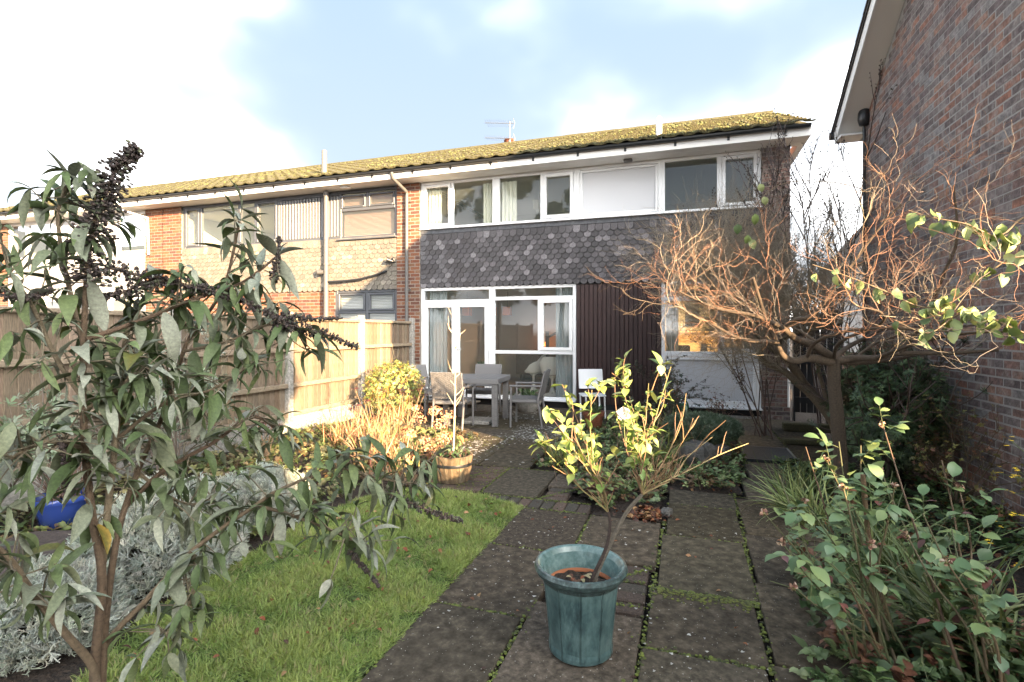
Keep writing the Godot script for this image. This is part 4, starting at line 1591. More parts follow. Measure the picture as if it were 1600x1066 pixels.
func make_moss() -> void:
	# moss and tiny weeds in the joints, pale lichen on the patio, fallen leaves
	var lump := SphereMesh.new()
	lump.radius = 1.0; lump.height = 2.0; lump.radial_segments = 6; lump.rings = 3
	var tfs := []
	var tc := PackedColorArray()
	var lines := [
		[-1.315, 2.61, -0.75, 2.61, 60], [-1.30, 3.45, -0.71, 3.45, 50], [-0.79, 1.8, -0.785, 2.8, 110], [-0.72, 2.9, -0.70, 4.23, 130], [-0.20, 1.9, -0.15, 3.4, 110], [-0.15, 3.4, -0.13, 4.3, 70],
		[-0.19, 2.55, 0.37, 2.55, 90], [-0.17, 3.15, 0.39, 3.15, 260], [-0.14, 4.0, 0.42, 4.0, 70], [-0.12, 4.73, 0.44, 4.73, 50], [0.365, 2.0, 0.42, 4.0, 160], [0.43, 4.0, 0.46, 5.2, 80],
		[-1.32, 1.2, -1.30, 4.2, 160], [-1.8, 4.5, -0.75, 4.5, 130], [-1.8, 4.24, -0.75, 4.25, 130], [-1.25, 4.5, -0.95, 4.9, 90], [-1.8, 4.5, -1.8, 5.4, 90], [-1.8, 5.43, -1.2, 5.43, 60], [-0.7, 2.82, -0.17, 3.43, 120],
		[-2.4, 4.6, -1.8, 5.4, 160], [-0.7, 2.9, -0.2, 2.9, 60], [-0.7, 3.2, -0.2, 3.2, 60], [-0.45, 2.83, -0.43, 3.42, 40], [0.72, 7.4, 1.3, 7.4, 60], [1.3, 7.4, 1.3, 9.7, 90], [0.72, 8.18, 1.9, 8.18, 60], [-2.3, 5.44, -2.35, 7.5, 50]]
	for l in lines:
		for i in int(l[4] * 1.7):
			var f := R.randf()
			var wide := 0.008 if R.randf() < 0.8 else 0.035
			var p := P(lerpf(l[0], l[2], f) + R.randfn(0, wide), R.randf_range(-0.014, -0.002), lerpf(l[1], l[3], f) + R.randfn(0, wide))
			var s := R.randf_range(0.004, 0.012)
			tfs.append(Transform3D(Basis.from_scale(Vector3(s, s * 0.5, s)), p))
			tc.append(Color(0.13, 0.16, 0.025).lerp(Color(0.035, 0.04, 0.015), R.randf()))
	# sprawl of moss on the slab below the joint, and between setts
	for i in 900:
		var p := P(R.randf_range(-0.15, 0.37), 0.0, 3.14 - absf(R.randfn(0, 0.05)))
		if i % 3 == 0: p = P(R.randf_range(-2.42, -1.8), 0.0, R.randf_range(4.55, 5.45))
		if i % 3 == 1: p = P(R.randf_range(-3.4, -2.2), 0.0, R.randf_range(6.3, 7.0))
		var s := R.randf_range(0.003, 0.012)
		tfs.append(Transform3D(Basis.from_scale(Vector3(s, s * 0.3, s)), p))
		tc.append(Color(0.14, 0.15, 0.025).lerp(Color(0.05, 0.055, 0.02), R.randf()))
	var mo := many(lump, tfs, tc, "moss", MT.leaf_matte, self, "stuff")
	tag(mo, "bright green moss in the joints between the path slabs", "moss")
	# lichen: small pale crusts
	tfs = []
	tc = PackedColorArray()
	for i in 2600:
		var p := P(R.randf_range(-4.6, -1.55), 0.001, R.randf_range(5.5, 9.6))
		if R.randf() < 0.45: p = P(R.randf_range(-3.0, -1.6), 0.001, R.randf_range(5.6, 8.0))
		if i % 7 == 0: p = P(R.randf_range(-1.3, 0.4), 0.0005, R.randf_range(1.8, 4.2))
		if p.x < -2.75 - maxf(0.0, -p.z - 5.4) * 0.72: continue
		if sin(p.x * 3.1 + 1.0) * sin(p.z * 2.3) + R.randf_range(-0.5, 0.5) < 0.0: continue
		var s := R.randf_range(0.006, 0.028)
		if i % 7 == 0: s *= 0.45
		tfs.append(Transform3D(Basis(Vector3.UP, R.randf() * 6).scaled(Vector3(s * R.randf_range(0.6, 1.3), 0.0022, s)), p))
		var g := R.randf_range(0.25, 0.52)
		tc.append(Color(g, g * 0.96, g * 0.88))
	for i in 2600:
		var s := R.randf_range(0.0012, 0.0042)
		var p := P(R.randf_range(-1.3, 0.95), 0.0008, R.randf_range(1.75, 5.1))
		if p.x < -0.13 and p.x > -0.72 and -p.z > 4.2: continue
		tfs.append(Transform3D(Basis(Vector3.UP, R.randf() * 6).scaled(Vector3(s, 0.0012, s)), p))
		var g := R.randf_range(0.14, 0.4)
		tc.append(Color(g, g * 0.95, g * 0.85))
	var crust := B.new()
	var ring := []
	for i in 9:
		var rr := 0.7 + 0.3 * sin(i * 2.4 + 1.0)
		ring.append(Vector3(cos(TAU * i / 9) * rr, 0.0, -sin(TAU * i / 9) * rr))
	for i in 9:
		crust.tri(Vector3(0, 1, 0), ring[i], ring[(i + 1) % 9])
	var lc := many(crust.mesh(), tfs, tc, "lichen", mat(1, 1, 1, 0.9), self, "stuff")
	tag(lc, "pale crusts of lichen on the patio slabs", "lichen")
	# leaf litter
	var lf := B.new()
	lf.leaf(Vector3(0, 0.012, 0.5), Vector3.FORWARD, Vector3.UP, 1.0, 0.62, 0.35, 0.9, Color.WHITE, 4, 0.45, 0.3)
	tfs = []
	tc = PackedColorArray()
	var brown := [Color(0.16, 0.05, 0.02), Color(0.10, 0.04, 0.02), Color(0.22, 0.08, 0.03), Color(0.06, 0.03, 0.02), Color(0.28, 0.16, 0.07)]
	for i in 3400:
		var p: Vector3
		var s := R.randf_range(0.03, 0.065)
		if i < 420:
			var q := absf(R.randfn(0, 0.09)); var an := R.randf() * TAU
			p = P(-0.27 + cos(an) * q * 1.1, 0.005 + maxf(0.0, 0.07 - q * 0.45) * R.randf(), 4.38 + sin(an) * q * 0.9)
		elif i < 2300:
			p = P(R.randf_range(0.95, 2.48), 0.0, R.randf_range(1.6, 6.3))
		elif i < 3000:
			p = P(R.randf_range(-1.5, 0.66), 0.0, R.randf_range(4.7, 7.5))
			if not Geometry2D.is_point_in_polygon(Vector2(p.x, -p.z), PackedVector2Array(bed_poly)): continue
		elif i < 3080:
			p = P(R.randf_range(-2.6, -1.35), 0.03, R.randf_range(1.6, 4.3)); s *= 0.75
		elif i < 3110:
			p = P(R.randf_range(-1.3, 0.4), 0.004, R.randf_range(2.0, 4.4)); s *= 0.7
		else:
			p = P(R.randf_range(-5.4, -2.9), 0.0, R.randf_range(2.0, 7.0))
		tfs.append(Transform3D(Basis.from_euler(Vector3(R.randf_range(-0.5, 0.5), R.randf() * 6, R.randf_range(-0.5, 0.5))).scaled(Vector3.ONE * s), p))
		tc.append(jit(brown[R.randi() % 5], 0.3))
	var lt := many(lf.mesh(), tfs, tc, "leaf_litter", MT.leaf_matte, self, "stuff")
	tag(lt, "curled brown fallen leaves lying on soil, path and lawn", "leaves")

func make_lawn() -> void:
	var poly := PackedVector2Array(lawn_poly)
	var b := B.new()
	for i in 9:
		var an := R.randf() * TAU
		var o := Vector3(cos(an), 0, sin(an)) * R.randf_range(0, 0.022)
		var dir := Vector3(R.randfn(0, 0.95), 1.0, R.randfn(0, 0.95)).normalized()
		b.leaf(o, dir, rdir(), R.randf_range(0.03, 0.055), 0.0042, 0.2, R.randf_range(0.3, 1.3), Color.WHITE, 3, 0.35)
	var tuft := b.mesh()
	var tfs := []
	var tc := PackedColorArray()
	var f := FastNoiseLite.new()
	f.seed = 9; f.frequency = 2.2; f.fractal_octaves = 3
	while tfs.size() < 15500:
		var p := Vector2(R.randf_range(-2.85, -1.30), R.randf_range(1.0, 4.46))
		if not Geometry2D.is_point_in_polygon(p, poly): continue
		var k := f.get_noise_2d(p.x, p.y)
		if k < -0.22 and R.randf() < 0.7: continue
		var s := R.randf_range(0.6, 1.05) * (1.0 + k * 0.5)
		if p.x > -1.36: s *= 0.75
		tfs.append(Transform3D(Basis.from_euler(Vector3(R.randfn(0, 0.2), R.randf() * TAU, R.randfn(0, 0.2))).scaled(Vector3(1.1, s, 1.1)), P(p.x, -0.012, p.y)))
		var c := Color(0.13, 0.20, 0.036).lerp(Color(0.25, 0.30, 0.075), clampf(0.5 + k * 1.1 + R.randfn(0, 0.2), 0, 1))
		if R.randf() < 0.10: c = Color(0.26, 0.23, 0.10)
		c = jit(c, 0.25)
		tc.append(c)
	var o := many(tuft, tfs, tc, "lawn", leafmat(1, 1, 1, 0.6, 0.45), self, "stuff")
	tag(o, "short mossy green lawn beside the path", "grass")

# ---------------------------------------------------------------- fence
func make_fence() -> void:
	var fa := -5.53
	var fn := thing("timber_fence", "closeboard timber fence with concrete posts along the left boundary", "fence", P(fa, 0, 6))
	var b: B
	var posts := [9.90, 8.05, 6.24, 4.43, 2.62, 0.81]
	for i in posts.size():
		b = B.new()
		b.cbox(P(fa + 0.02, 0.84, posts[i]), Vector3(0.10, 1.90, 0.10), 0.012)
		part(b, "fence_post", MT.concrete, fn)
	for i in posts.size() - 1:
		var d1: float = posts[i] - 0.05
		var d0: float = posts[i + 1] + 0.05
		b = B.new()
		b.bx(fa - 0.02, fa + 0.02, -0.1, 0.25, d0, d1)
		part(b, "gravel_board", MT.concrete, fn)
		for y in [0.28, 0.70, 1.225]:
			b = B.new()
			b.cbox(P(fa + 0.035, y, (d0 + d1) / 2), Vector3(0.055, 0.065, d1 - d0), 0.008, Basis.IDENTITY, jit(Color(1, 1, 1), 0.08))
			part(b, "fence_rail", MT.rail, fn)
		b = B.new()
		b.cbox(P(fa + 0.01, 1.69, (d0 + d1) / 2), Vector3(0.075, 0.05, d1 - d0), 0.008)
		part(b, "capping_rail", MT.rail, fn)
		var n := 17
		for k in n:
			var w := (d1 - d0) / n
			b = B.new()
			var base := Color(0.37, 0.285, 0.20).lerp(Color(0.27, 0.195, 0.135), R.randf())
			b.cbox(P(fa - 0.01 + R.randf_range(-0.002, 0.002), 0.965, d0 + (k + 0.5) * w), Vector3(0.018, 1.41, w + 0.012), 0.003, Basis(Vector3.UP, 0.17), jit(base, 0.2))
			part(b, "fence_board", MT.fence, fn)
	# low boundary fence on the right beyond the gable house, and a tall hedge behind the camera
	var rf := thing("boundary_fence", "low timber boundary fence running on from the gable house", "fence", P(2.55, 0, 2))
	for i in 22:
		b = B.new()
		b.cbox(P(2.55, 0.66, 0.99 + 0.112 * i), Vector3(0.02, 1.36, 0.125), 0.003, Basis(Vector3.UP, 0.1), jit(Color(0.34, 0.24, 0.15), 0.15))
		part(b, "fence_board", MT.fence, rf)
	for y in [0.35, 1.1]:
		b = B.new()
		b.bx(2.57, 2.62, y, y + 0.07, 1.0, 3.3)
		part(b, "fence_rail", MT.rail, rf)

# ---------------------------------------------------------------- furniture and small things
func wicker(b: B, o: Vector3, u: Vector3, w: Vector3, nn: Vector3, lu: float, lw: float) -> void:
	# basket weave panel with real strands: o corner, u and w axes
	var nu := int(lu / 0.030)
	var nw := int(lw / 0.017)
	for i in nu:
		for j in nw:
			var s := 1.0 if (i + j) % 2 == 0 else -1.0
			var c := o + u * ((i + 0.5) * lu / nu) + w * ((j + 0.5) * lw / nw)
			var k := R.randf_range(0.75, 1.2)
			b.box(c + nn * 0.004 * s, Vector3(lu / nu * 1.04, lw / nw * 0.86, 0.004), Basis(u, w, nn), Color(k, k, k))

func garden_chair(a: float, d: float, turn: float, label: String) -> void:
	var c := thing("garden_chair", label, "chair", P(a, 0, d), "grey wicker patio chairs")
	# built facing +z (towards the camera), then turned
	var put := func(b: B, nm: String):
		var o := MeshInstance3D.new()
		o.name = nm; o.mesh = b.mesh(); o.material_override = MT.wicker
		c.add_child(o, true)
	for sx in [-1, 1]:
		var b := B.new()
		b.tube([Vector3(sx * 0.245, 0.0, 0.235), Vector3(sx * 0.245, 0.635, 0.225)], [0.017, 0.019], 8)
		put.call(b, "leg")
		b = B.new()
		b.tube([Vector3(sx * 0.245, 0.0, -0.27), Vector3(sx * 0.245, 0.44, -0.20), Vector3(sx * 0.245, 0.88, -0.31)], [0.017, 0.019, 0.017], 8)
		put.call(b, "leg")
		b = B.new()
		b.cbox(Vector3(sx * 0.255, 0.65, -0.01), Vector3(0.05, 0.028, 0.52), 0.008)
		put.call(b, "armrest")
	var s := B.new()
	s.cbox(Vector3(0, 0.41, 0.02), Vector3(0.46, 0.06, 0.46), 0.015)
	wicker(s, Vector3(-0.23, 0.443, 0.25), Vector3.RIGHT, Vector3.FORWARD, Vector3.UP, 0.46, 0.45)
	wicker(s, Vector3(-0.23, 0.385, 0.252), Vector3.RIGHT, Vector3.UP, Vector3.BACK, 0.46, 0.055)
	put.call(s, "seat")
	s = B.new()
	var up := Vector3(0, 0.44, -0.11).normalized()
	var nn := Vector3.RIGHT.cross(up).normalized()
	s.cbox(Vector3(0, 0.68, -0.262), Vector3(0.47, 0.42, 0.022), 0.008, Basis(Vector3.RIGHT, up, nn))
	wicker(s, Vector3(-0.235, 0.475, -0.2 - 0.022), Vector3.RIGHT, up, nn, 0.47, 0.42)
	wicker(s, Vector3(0.235, 0.475, -0.224 - 0.016), Vector3.LEFT, up, -nn, 0.47, 0.42)
	put.call(s, "backrest")
	c.rotation.y = turn

func make_furniture() -> void:
	var b: B
	# table 0.9 x 0.9
	var ta := -3.25
	var td := 8.05
	var rot := 0.12
	var t := thing("garden_table", "square grey wicker patio table with slatted top outside the french doors", "table", P(ta, 0, td))
	var put := func(bb: B, nm: String, m: Material):
		var o := MeshInstance3D.new()
		o.name = nm; o.mesh = bb.mesh(); o.material_override = m
		t.add_child(o, true)
	for i in 9:
		b = B.new()
		b.cbox(Vector3(-0.40 + 0.1 * i, 0.735, 0), Vector3(0.096, 0.02, 0.86), 0.004, Basis.IDENTITY, jit(Color(1.25, 1.25, 1.25), 0.06))
		put.call(b, "table_slat", MT.wicker)
	b = B.new()
	for s in [-1, 1]:
		b.cbox(Vector3(s * 0.455, 0.71, 0), Vector3(0.03, 0.08, 0.94), 0.006)
		b.cbox(Vector3(0, 0.71, s * 0.455), Vector3(0.88, 0.08, 0.03), 0.006)
	put.call(b, "table_frame", MT.wicker)
	for sx in [-1, 1]:
		for sz in [-1, 1]:
			b = B.new()
			b.cbox(Vector3(sx * 0.40, 0.335, sz * 0.40), Vector3(0.085, 0.67, 0.085), 0.008)
			for q in [[Vector3.BACK, Vector3.RIGHT], [Vector3.RIGHT, Vector3.FORWARD], [Vector3.LEFT, Vector3.BACK]]:
				wicker(b, Vector3(sx * 0.40, 0.0, sz * 0.40) + q[0] * 0.043 - q[1] * 0.042, q[1], Vector3.UP, q[0], 0.084, 0.66)
			put.call(b, "leg", MT.wicker)
	t.rotation.y = rot
	garden_chair(-3.40, 7.42, PI + 0.06, "grey wicker chair with its back to the camera")
	garden_chair(-2.35, 7.98, -PI / 2 + 0.12, "grey wicker chair seen side-on at the right of the table")
	garden_chair(-4.35, 8.35, PI / 2 - 0.35, "grey wicker chair at the left, in front of the door curtain")
	garden_chair(-3.45, 8.85, 0.05, "grey wicker chair on the far side of the table, against the doors")
	b = B.new()
	b.cbox(P(-3.18, 0.03, 7.95), Vector3(0.46, 0.055, 0.46), 0.01, Basis(Vector3.UP, 0.1))
	solo(b, "parasol_base", MT.concrete, "pale square concrete base under the patio table", "parasol base", "", P(-3.18, 0, 7.95))
	# wooden step and mat at the doors
	var st := thing("door_step", "low weathered timber step below the french doors", "step", P(-4.9, 0, 9.6))
	for i in 3:
		b = B.new()
		b.cbox(P(-4.75, 0.082, 9.42 + 0.145 * i), Vector3(1.75, 0.03, 0.138), 0.005, Basis.IDENTITY, jit(Color(0.9, 0.9, 0.9), 0.1))
		part(b, "step_board", MT.rail, st)
	for x in [-5.45, -4.9, -4.3]:
		b = B.new()
		b.bx(x, x + 0.2, 0.0, 0.066, 9.40, 9.8)
		part(b, "bearer", MT.bricks[0], st)
	b = B.new()
	b.cbox(P(-4.95, 0.106, 9.62), Vector3(0.75, 0.014, 0.34), 0.004)
	solo(b, "door_mat", MT.black_plastic, "black mat lying on the timber step", "mat", "", P(-4.95, 0.1, 9.62))
	# stone bowl planter
	var bo := thing("bowl_planter", "weathered stone bowl with leafy plants under the dining window", "planter", P(-2.75, 0, 9.35))
	b = B.new()
	b.lathe(P(-2.75, 0, 9.35), [Vector2(0.15, 0.0), Vector2(0.17, 0.03), Vector2(0.20, 0.06), Vector2(0.27, 0.2), Vector2(0.31, 0.27), Vector2(0.32, 0.30), Vector2(0.28, 0.30), Vector2(0.26, 0.24), Vector2(0.0, 0.23)], 24)
	part(b, "bowl", MT.concrete, bo)
	b = B.new()
	for i in 130:
		var o := P(-2.75 + R.randfn(0, 0.12), 0.24, 9.35 + R.randfn(0, 0.12))
		b.leaf(o + Vector3(0, R.randf_range(0.0, 0.14), 0), (rdir() + Vector3(0, 0.7, 0)).normalized(), Vector3.UP, R.randf_range(0.06, 0.12), 0.05, 0.25, 0.8, jit(Color(0.07, 0.115, 0.04), 0.35), 3)
	part(b, "foliage", MT.leaf, bo)
	# white folding chair leaning by the cladding
	var fc := thing("folding_chair", "white plastic folding chair half hidden behind the rose", "chair", P(-1.45, 0, 8.9))
	b = B.new()
	var bsx := Basis.from_euler(Vector3(-0.25, 0.35, 0))
	b.cbox(P(-1.5, 0.68, 8.95), Vector3(0.42, 0.34, 0.02), 0.008, bsx)
	part(b, "backrest", MT.white, fc)
	b = B.new()
	b.cbox(P(-1.44, 0.43, 8.75), Vector3(0.40, 0.025, 0.38), 0.008, Basis(Vector3.UP, 0.35))
	part(b, "seat", MT.white, fc)
	for q in [[-1.28, 8.55], [-1.62, 8.68], [-1.25, 8.95], [-1.6, 9.08]]:
		b = B.new()
		b.tube([P(q[0], 0, q[1]), P(q[0] - 0.02, 0.45, q[1] + 0.05)], [0.014, 0.014], 7)
		part(b, "leg", MT.white, fc)
	# terracotta pot in the bed
	var tp := thing("terracotta_pot", "red clay pot standing in the bed beside the folding chair", "pot", P(-1.28, 0, 7.9))
	b = B.new()
	b.lathe(P(-1.28, 0, 7.9), [Vector2(0.0, 0.0), Vector2(0.11, 0.0), Vector2(0.15, 0.22), Vector2(0.165, 0.22), Vector2(0.17, 0.28), Vector2(0.15, 0.28), Vector2(0.14, 0.24), Vector2(0.0, 0.24)], 20)
	part(b, "pot", mat(0.30, 0.10, 0.05, 0.9, T.coarse, 4.0), tp)
	b = B.new()
	for i in 40:
		b.leaf(P(-1.28 + R.randfn(0, 0.05), 0.25, 7.9 + R.randfn(0, 0.05)), (rdir() + Vector3(0, 1.5, 0)).normalized(), rdir(), R.randf_range(0.1, 0.25), 0.04, 0.2, 0.8, jit(Color(0.06, 0.09, 0.035), 0.3), 3)
	part(b, "foliage", MT.leaf, tp)
	# watering can
	var wc := thing("watering_can", "green plastic watering can behind the clipped pine", "watering can", P(-0.02, 0, 9.3))
	var green := mat(0.012, 0.11, 0.035, 0.35)
	b = B.new()
	b.lathe(P(-0.02, 0, 9.3), [Vector2(0.0, 0), Vector2(0.11, 0.0), Vector2(0.12, 0.03), Vector2(0.115, 0.24), Vector2(0.08, 0.27), Vector2(0.0, 0.275)], 20)
	part(b, "body", green, wc)
	b = B.new()
	var arc := []
	var ar := []
	for i in 13:
		var q := PI * i / 12.0
		arc.append(P(-0.02 + cos(q) * 0.125, 0.2 + sin(q) * 0.16, 9.3)); ar.append(0.013)
	b.tube(arc, ar, 8)
	part(b, "handle", green, wc)
	b = B.new()
	b.tube([P(-0.11, 0.06, 9.3), P(-0.26, 0.2, 9.25), P(-0.33, 0.33, 9.22)], [0.025, 0.018, 0.016], 8)
	part(b, "spout", green, wc)
	# drain grating set in the path
	var gr := thing("drain_grating", "dark metal grating set in the path near the gate", "grating", P(0.98, 0, 6.97))
	b = B.new()
	frame_flat(b, 0.70, 1.28, 6.60, 7.36, 0.025, 0.004)
	part(b, "rim", MT.black_plastic, gr)
	for i in 15:
		b = B.new()
		b.cbox(P(0.99, 0.008, 6.64 + 0.0485 * i), Vector3(0.53, 0.02, 0.03), 0.003)
		part(b, "bar", mat(0.035, 0.037, 0.042, 0.5), gr)
	# sleepers edging the passage
	for q in [[1.95, 8.75, 0.09, "upper mossy timber sleeper at the foot of the gate"], [1.78, 7.75, 0.05, "lower mossy timber sleeper nearest the leaning tree"]]:
		b = B.new()
		b.cbox(P(q[0], q[2] * 0.7, q[1]), Vector3(1.0, q[2] * 1.4, 0.14), 0.015, Basis(Vector3.UP, 0.05))
		solo(b, "timber_sleeper", mat(0.11, 0.10, 0.045, 0.95, T.wood, 3.0, T.grain, 0.6), q[3], "sleeper", "timber sleepers at the gate", P(q[0], 0, q[1]))
	# blue pot and flat stones at the left
	var bp := thing("blue_pot", "blue glazed pot half hidden behind the buddleia stems", "pot", P(-4.55, 0, 2.72))
	b = B.new()
	b.lathe(P(-4.55, 0, 2.72), [Vector2(0.0, 0.0), Vector2(0.12, 0.0), Vector2(0.17, 0.2), Vector2(0.185, 0.2), Vector2(0.185, 0.24), Vector2(0.165, 0.24), Vector2(0.15, 0.2), Vector2(0.0, 0.2)], 24)
	part(b, "pot", mat(0.03, 0.06, 0.25, 0.25), bp)
	b = B.new()
	for i in 60:
		b.tube([P(-4.55 + R.randfn(0, 0.06), 0.2, 2.72 + R.randfn(0, 0.06)), P(-4.55 + R.randfn(0, 0.14), 0.42 + R.randf() * 0.1, 2.72 + R.randfn(0, 0.14))], [0.004, 0.002], 4, jit(Color(0.16, 0.10, 0.07), 0.3))
	part(b, "stems", MT.twig, bp)
	for q in [[-3.75, 2.0, 0.35, 0.3, "large flat slate lying in the bed beside the silver shrub"], [-3.62, 1.78, 0.22, -0.4, "smaller slate tilted against the large flat one"], [-4.1, 2.25, 0.3, 0.8, "rough slate block at the back of the left bed"]]:
		b = B.new()
		rock(b, P(q[0], 0.06, q[1]), Vector3(q[2], 0.07, q[2] * 0.7), q[3], Color(0.13, 0.10, 0.09))
		solo(b, "flat_stone", MT.stone, q[4], "stone", "slates in the left bed", P(q[0], 0, q[1]))
	for q in [[0.18, 6.35, 0.20, 0.17, "rounded grey stone under the clipped pine"], [-0.35, 6.7, 0.17, 0.1, "pale stone half buried in the middle bed"], [-0.12, 4.42, 0.05, 0.04, "small grey pebble beside the heap of brown leaves"], [0.42, 6.5, 0.13, 0.12, "dark stone right of the pine trunk"]]:
		b = B.new()
		rock(b, P(q[0], q[3] * 0.4, q[1]), Vector3(q[2], q[3], q[2] * 0.8), R.randf() * 3, Color(0.2, 0.19, 0.17))
		solo(b, "garden_stone", MT.stone, q[4], "stone", "stones in the middle bed", P(q[0], 0, q[1]))

func frame_flat(b: B, a0: float, a1: float, d0: float, d1: float, w: float, y: float) -> void:
	b.bx(a0, a0 + w, y - 0.02, y + 0.012, d0, d1)
	b.bx(a1 - w, a1, y - 0.02, y + 0.012, d0, d1)
	b.bx(a0 + w, a1 - w, y - 0.02, y + 0.012, d0, d0 + w)
	b.bx(a0 + w, a1 - w, y - 0.02, y + 0.012, d1 - w, d1)

func rock(b: B, at: Vector3, half: Vector3, turn: float, col: Color) -> void:
	var f := FastNoiseLite.new()
	f.seed = R.randi() % 1000; f.frequency = 0.9
	var nu := 16
	var nv := 9
	var g := []
	for i in nv + 1:
		var row := []
		for j in nu + 1:
			var th := PI * i / nv
			var ph := TAU * (j % nu) / nu
			var n := Vector3(sin(th) * cos(ph), cos(th), sin(th) * sin(ph))
			var m := maxf(absf(n.x), maxf(absf(n.y), absf(n.z)))
			var p := n.lerp(n / m, 0.55) * (1.0 + 0.28 * f.get_noise_3dv(n * 1.6))
			row.append(at + Basis(Vector3.UP, turn) * (p * half))
		g.append(row)
	for i in nv:
		for j in nu:
			b.quad(g[i][j], g[i][j + 1], g[i + 1][j + 1], g[i + 1][j], col)

func make_pots() -> void:
	var b: B
	# turquoise glazed pot with eleven flat sides
	var c := P(-0.455, 0, 2.43)
	var p := thing("glazed_pot", "large turquoise glazed pot with a flared rim on the path", "pot", c)
	var ns := 11
	b = B.new()
	var fs := 8
	var ring := func(r: float, y: float, facet: float) -> Array:
		var out := []
		for j in ns * fs:
			var seg := TAU / ns
			var g: float = [0.0, 0.05, 0.25, 0.42, 0.5, 0.58, 0.75, 0.95][j % fs]
			var an: float = seg * (int(j / fs) + g) + 0.25
			var q: float = (g - 0.5) * seg
			var rr := lerpf(r, r * cos(seg / 2) / cos(q), facet)
			if facet > 0.3 and j % fs == 0: rr *= 0.976
			out.append(c + Vector3(cos(an) * rr, y, sin(an) * rr))
		return out
	var shell := func(bb: B, rings: Array, grooved: bool):
		for i in rings.size() - 1:
			var m: int = rings[i].size()
			for j in m:
				var j2 := (j + 1) % m
				var dark := grooved and (j % fs == 0 or j % fs == fs - 1)
				bb.quad(rings[i][j2], rings[i][j], rings[i + 1][j], rings[i + 1][j2], Color(0.7, 0.7, 0.7) if dark else Color.WHITE)
	shell.call(b, [ring.call(0.0, 0.0, 0.0), ring.call(0.135, 0.0, 0.2), ring.call(0.150, 0.012, 0.2), ring.call(0.153, 0.03, 0.5), ring.call(0.152, 0.05, 1.0), ring.call(0.165, 0.175, 1.0), ring.call(0.178, 0.30, 1.0), ring.call(0.182, 0.335, 0.6)], true)
	var rim := B.new()
	shell.call(rim, [ring.call(0.182, 0.335, 0.6), ring.call(0.19, 0.355, 0.0), ring.call(0.210, 0.372, 0.0), ring.call(0.218, 0.392, 0.0), ring.call(0.212, 0.408, 0.0), ring.call(0.203, 0.411, 0.0)], false)
	var inner := B.new()
	shell.call(inner, [ring.call(0.203, 0.411, 0.0), ring.call(0.192, 0.405, 0.0), ring.call(0.178, 0.385, 0.0), ring.call(0.166, 0.34, 0.0), ring.call(0.158, 0.30, 0.0)], false)
	var glaze := mat(1, 1, 1, 0.28, ramp_tex(91, 0.012, [[0.0, Color(0.018, 0.028, 0.030)], [0.3, Color(0.038, 0.072, 0.075)], [0.55, Color(0.070, 0.12, 0.12)], [0.8, Color(0.11, 0.17, 0.165)], [1.0, Color(0.24, 0.31, 0.30)]], 5), 1.6, T.coarse, 0.5)
	glaze.uv1_scale = Vector3(2.2, 0.9, 2.2)
	part(b, "body", glaze, p)
	var worn := mat(1, 1, 1, 0.3, ramp_tex(92, 0.02, [[0.0, Color(0.016, 0.018, 0.018)], [0.45, Color(0.035, 0.055, 0.055)], [0.7, Color(0.075, 0.12, 0.12)], [1.0, Color(0.22, 0.28, 0.27)]], 6), 2.5, T.coarse, 0.5)
	part(rim, "rim", worn, p)
	part(inner, "inner_wall", mat(1, 1, 1, 0.25, ramp_tex(93, 0.02, [[0.0, Color(0.05, 0.09, 0.09)], [0.5, Color(0.11, 0.18, 0.175)], [1.0, Color(0.24, 0.32, 0.31)]], 5), 2.0), p)
	b = B.new()
	b.lathe(c + Vector3(0, 0.295, 0), [Vector2(0.163, 0.0), Vector2(0.163, 0.015), Vector2(0.150, 0.018), Vector2(0.149, 0.0)], 40)
	part(b, "inner_pot", mat(0.30, 0.11, 0.05, 0.9), p)
	b = B.new()
	var nn := 14
	for i in nn:
		for j in nn:
			var q := [Vector2(i, j), Vector2(i + 1, j), Vector2(i + 1, j + 1), Vector2(i, j + 1)]
			var w := q.map(func(s):
				var x: float = (s.x / nn - 0.5) * 0.3
				var z: float = (s.y / nn - 0.5) * 0.3
				var l := Vector2(x, z).length()
				if l > 0.152:
					x *= 0.152 / l; z *= 0.152 / l
				return c + Vector3(x, 0.296 + 0.012 * sin(x * 60.0) * cos(z * 47.0), -z))
			b.quad(w[0], w[1], w[2], w[3])
	part(b, "soil", MT.soil, p)
	for k in 26:
		b = B.new()
		var an := R.randf() * TAU
		var rr := R.randf_range(0.02, 0.13)
		b.leaf(c + Vector3(cos(an) * rr, 0.315, sin(an) * rr), Vector3(R.randfn(0, 1), 0.1, R.randfn(0, 1)).normalized(), Vector3.UP, R.randf_range(0.03, 0.06), 0.022, 0.4, 0.9, jit([Color(0.22, 0.07, 0.03), Color(0.30, 0.26, 0.15), Color(0.1, 0.05, 0.03)][k % 3], 0.2), 4)
		part(b, "dead_leaf", MT.leaf_matte, p)
	# half-barrel with a pale sapling
	var bc := P(-2.20, 0, 4.80)
	var bar_ := thing("barrel_planter", "half-barrel planter of pale staves with one dark hoop", "planter", bc)
	var stave := mat(1, 1, 1, 0.9, T.wood, 1.0, T.grain, 0.4)
	stave.uv1_scale = Vector3(9, 0.8, 9)
	var n := 20
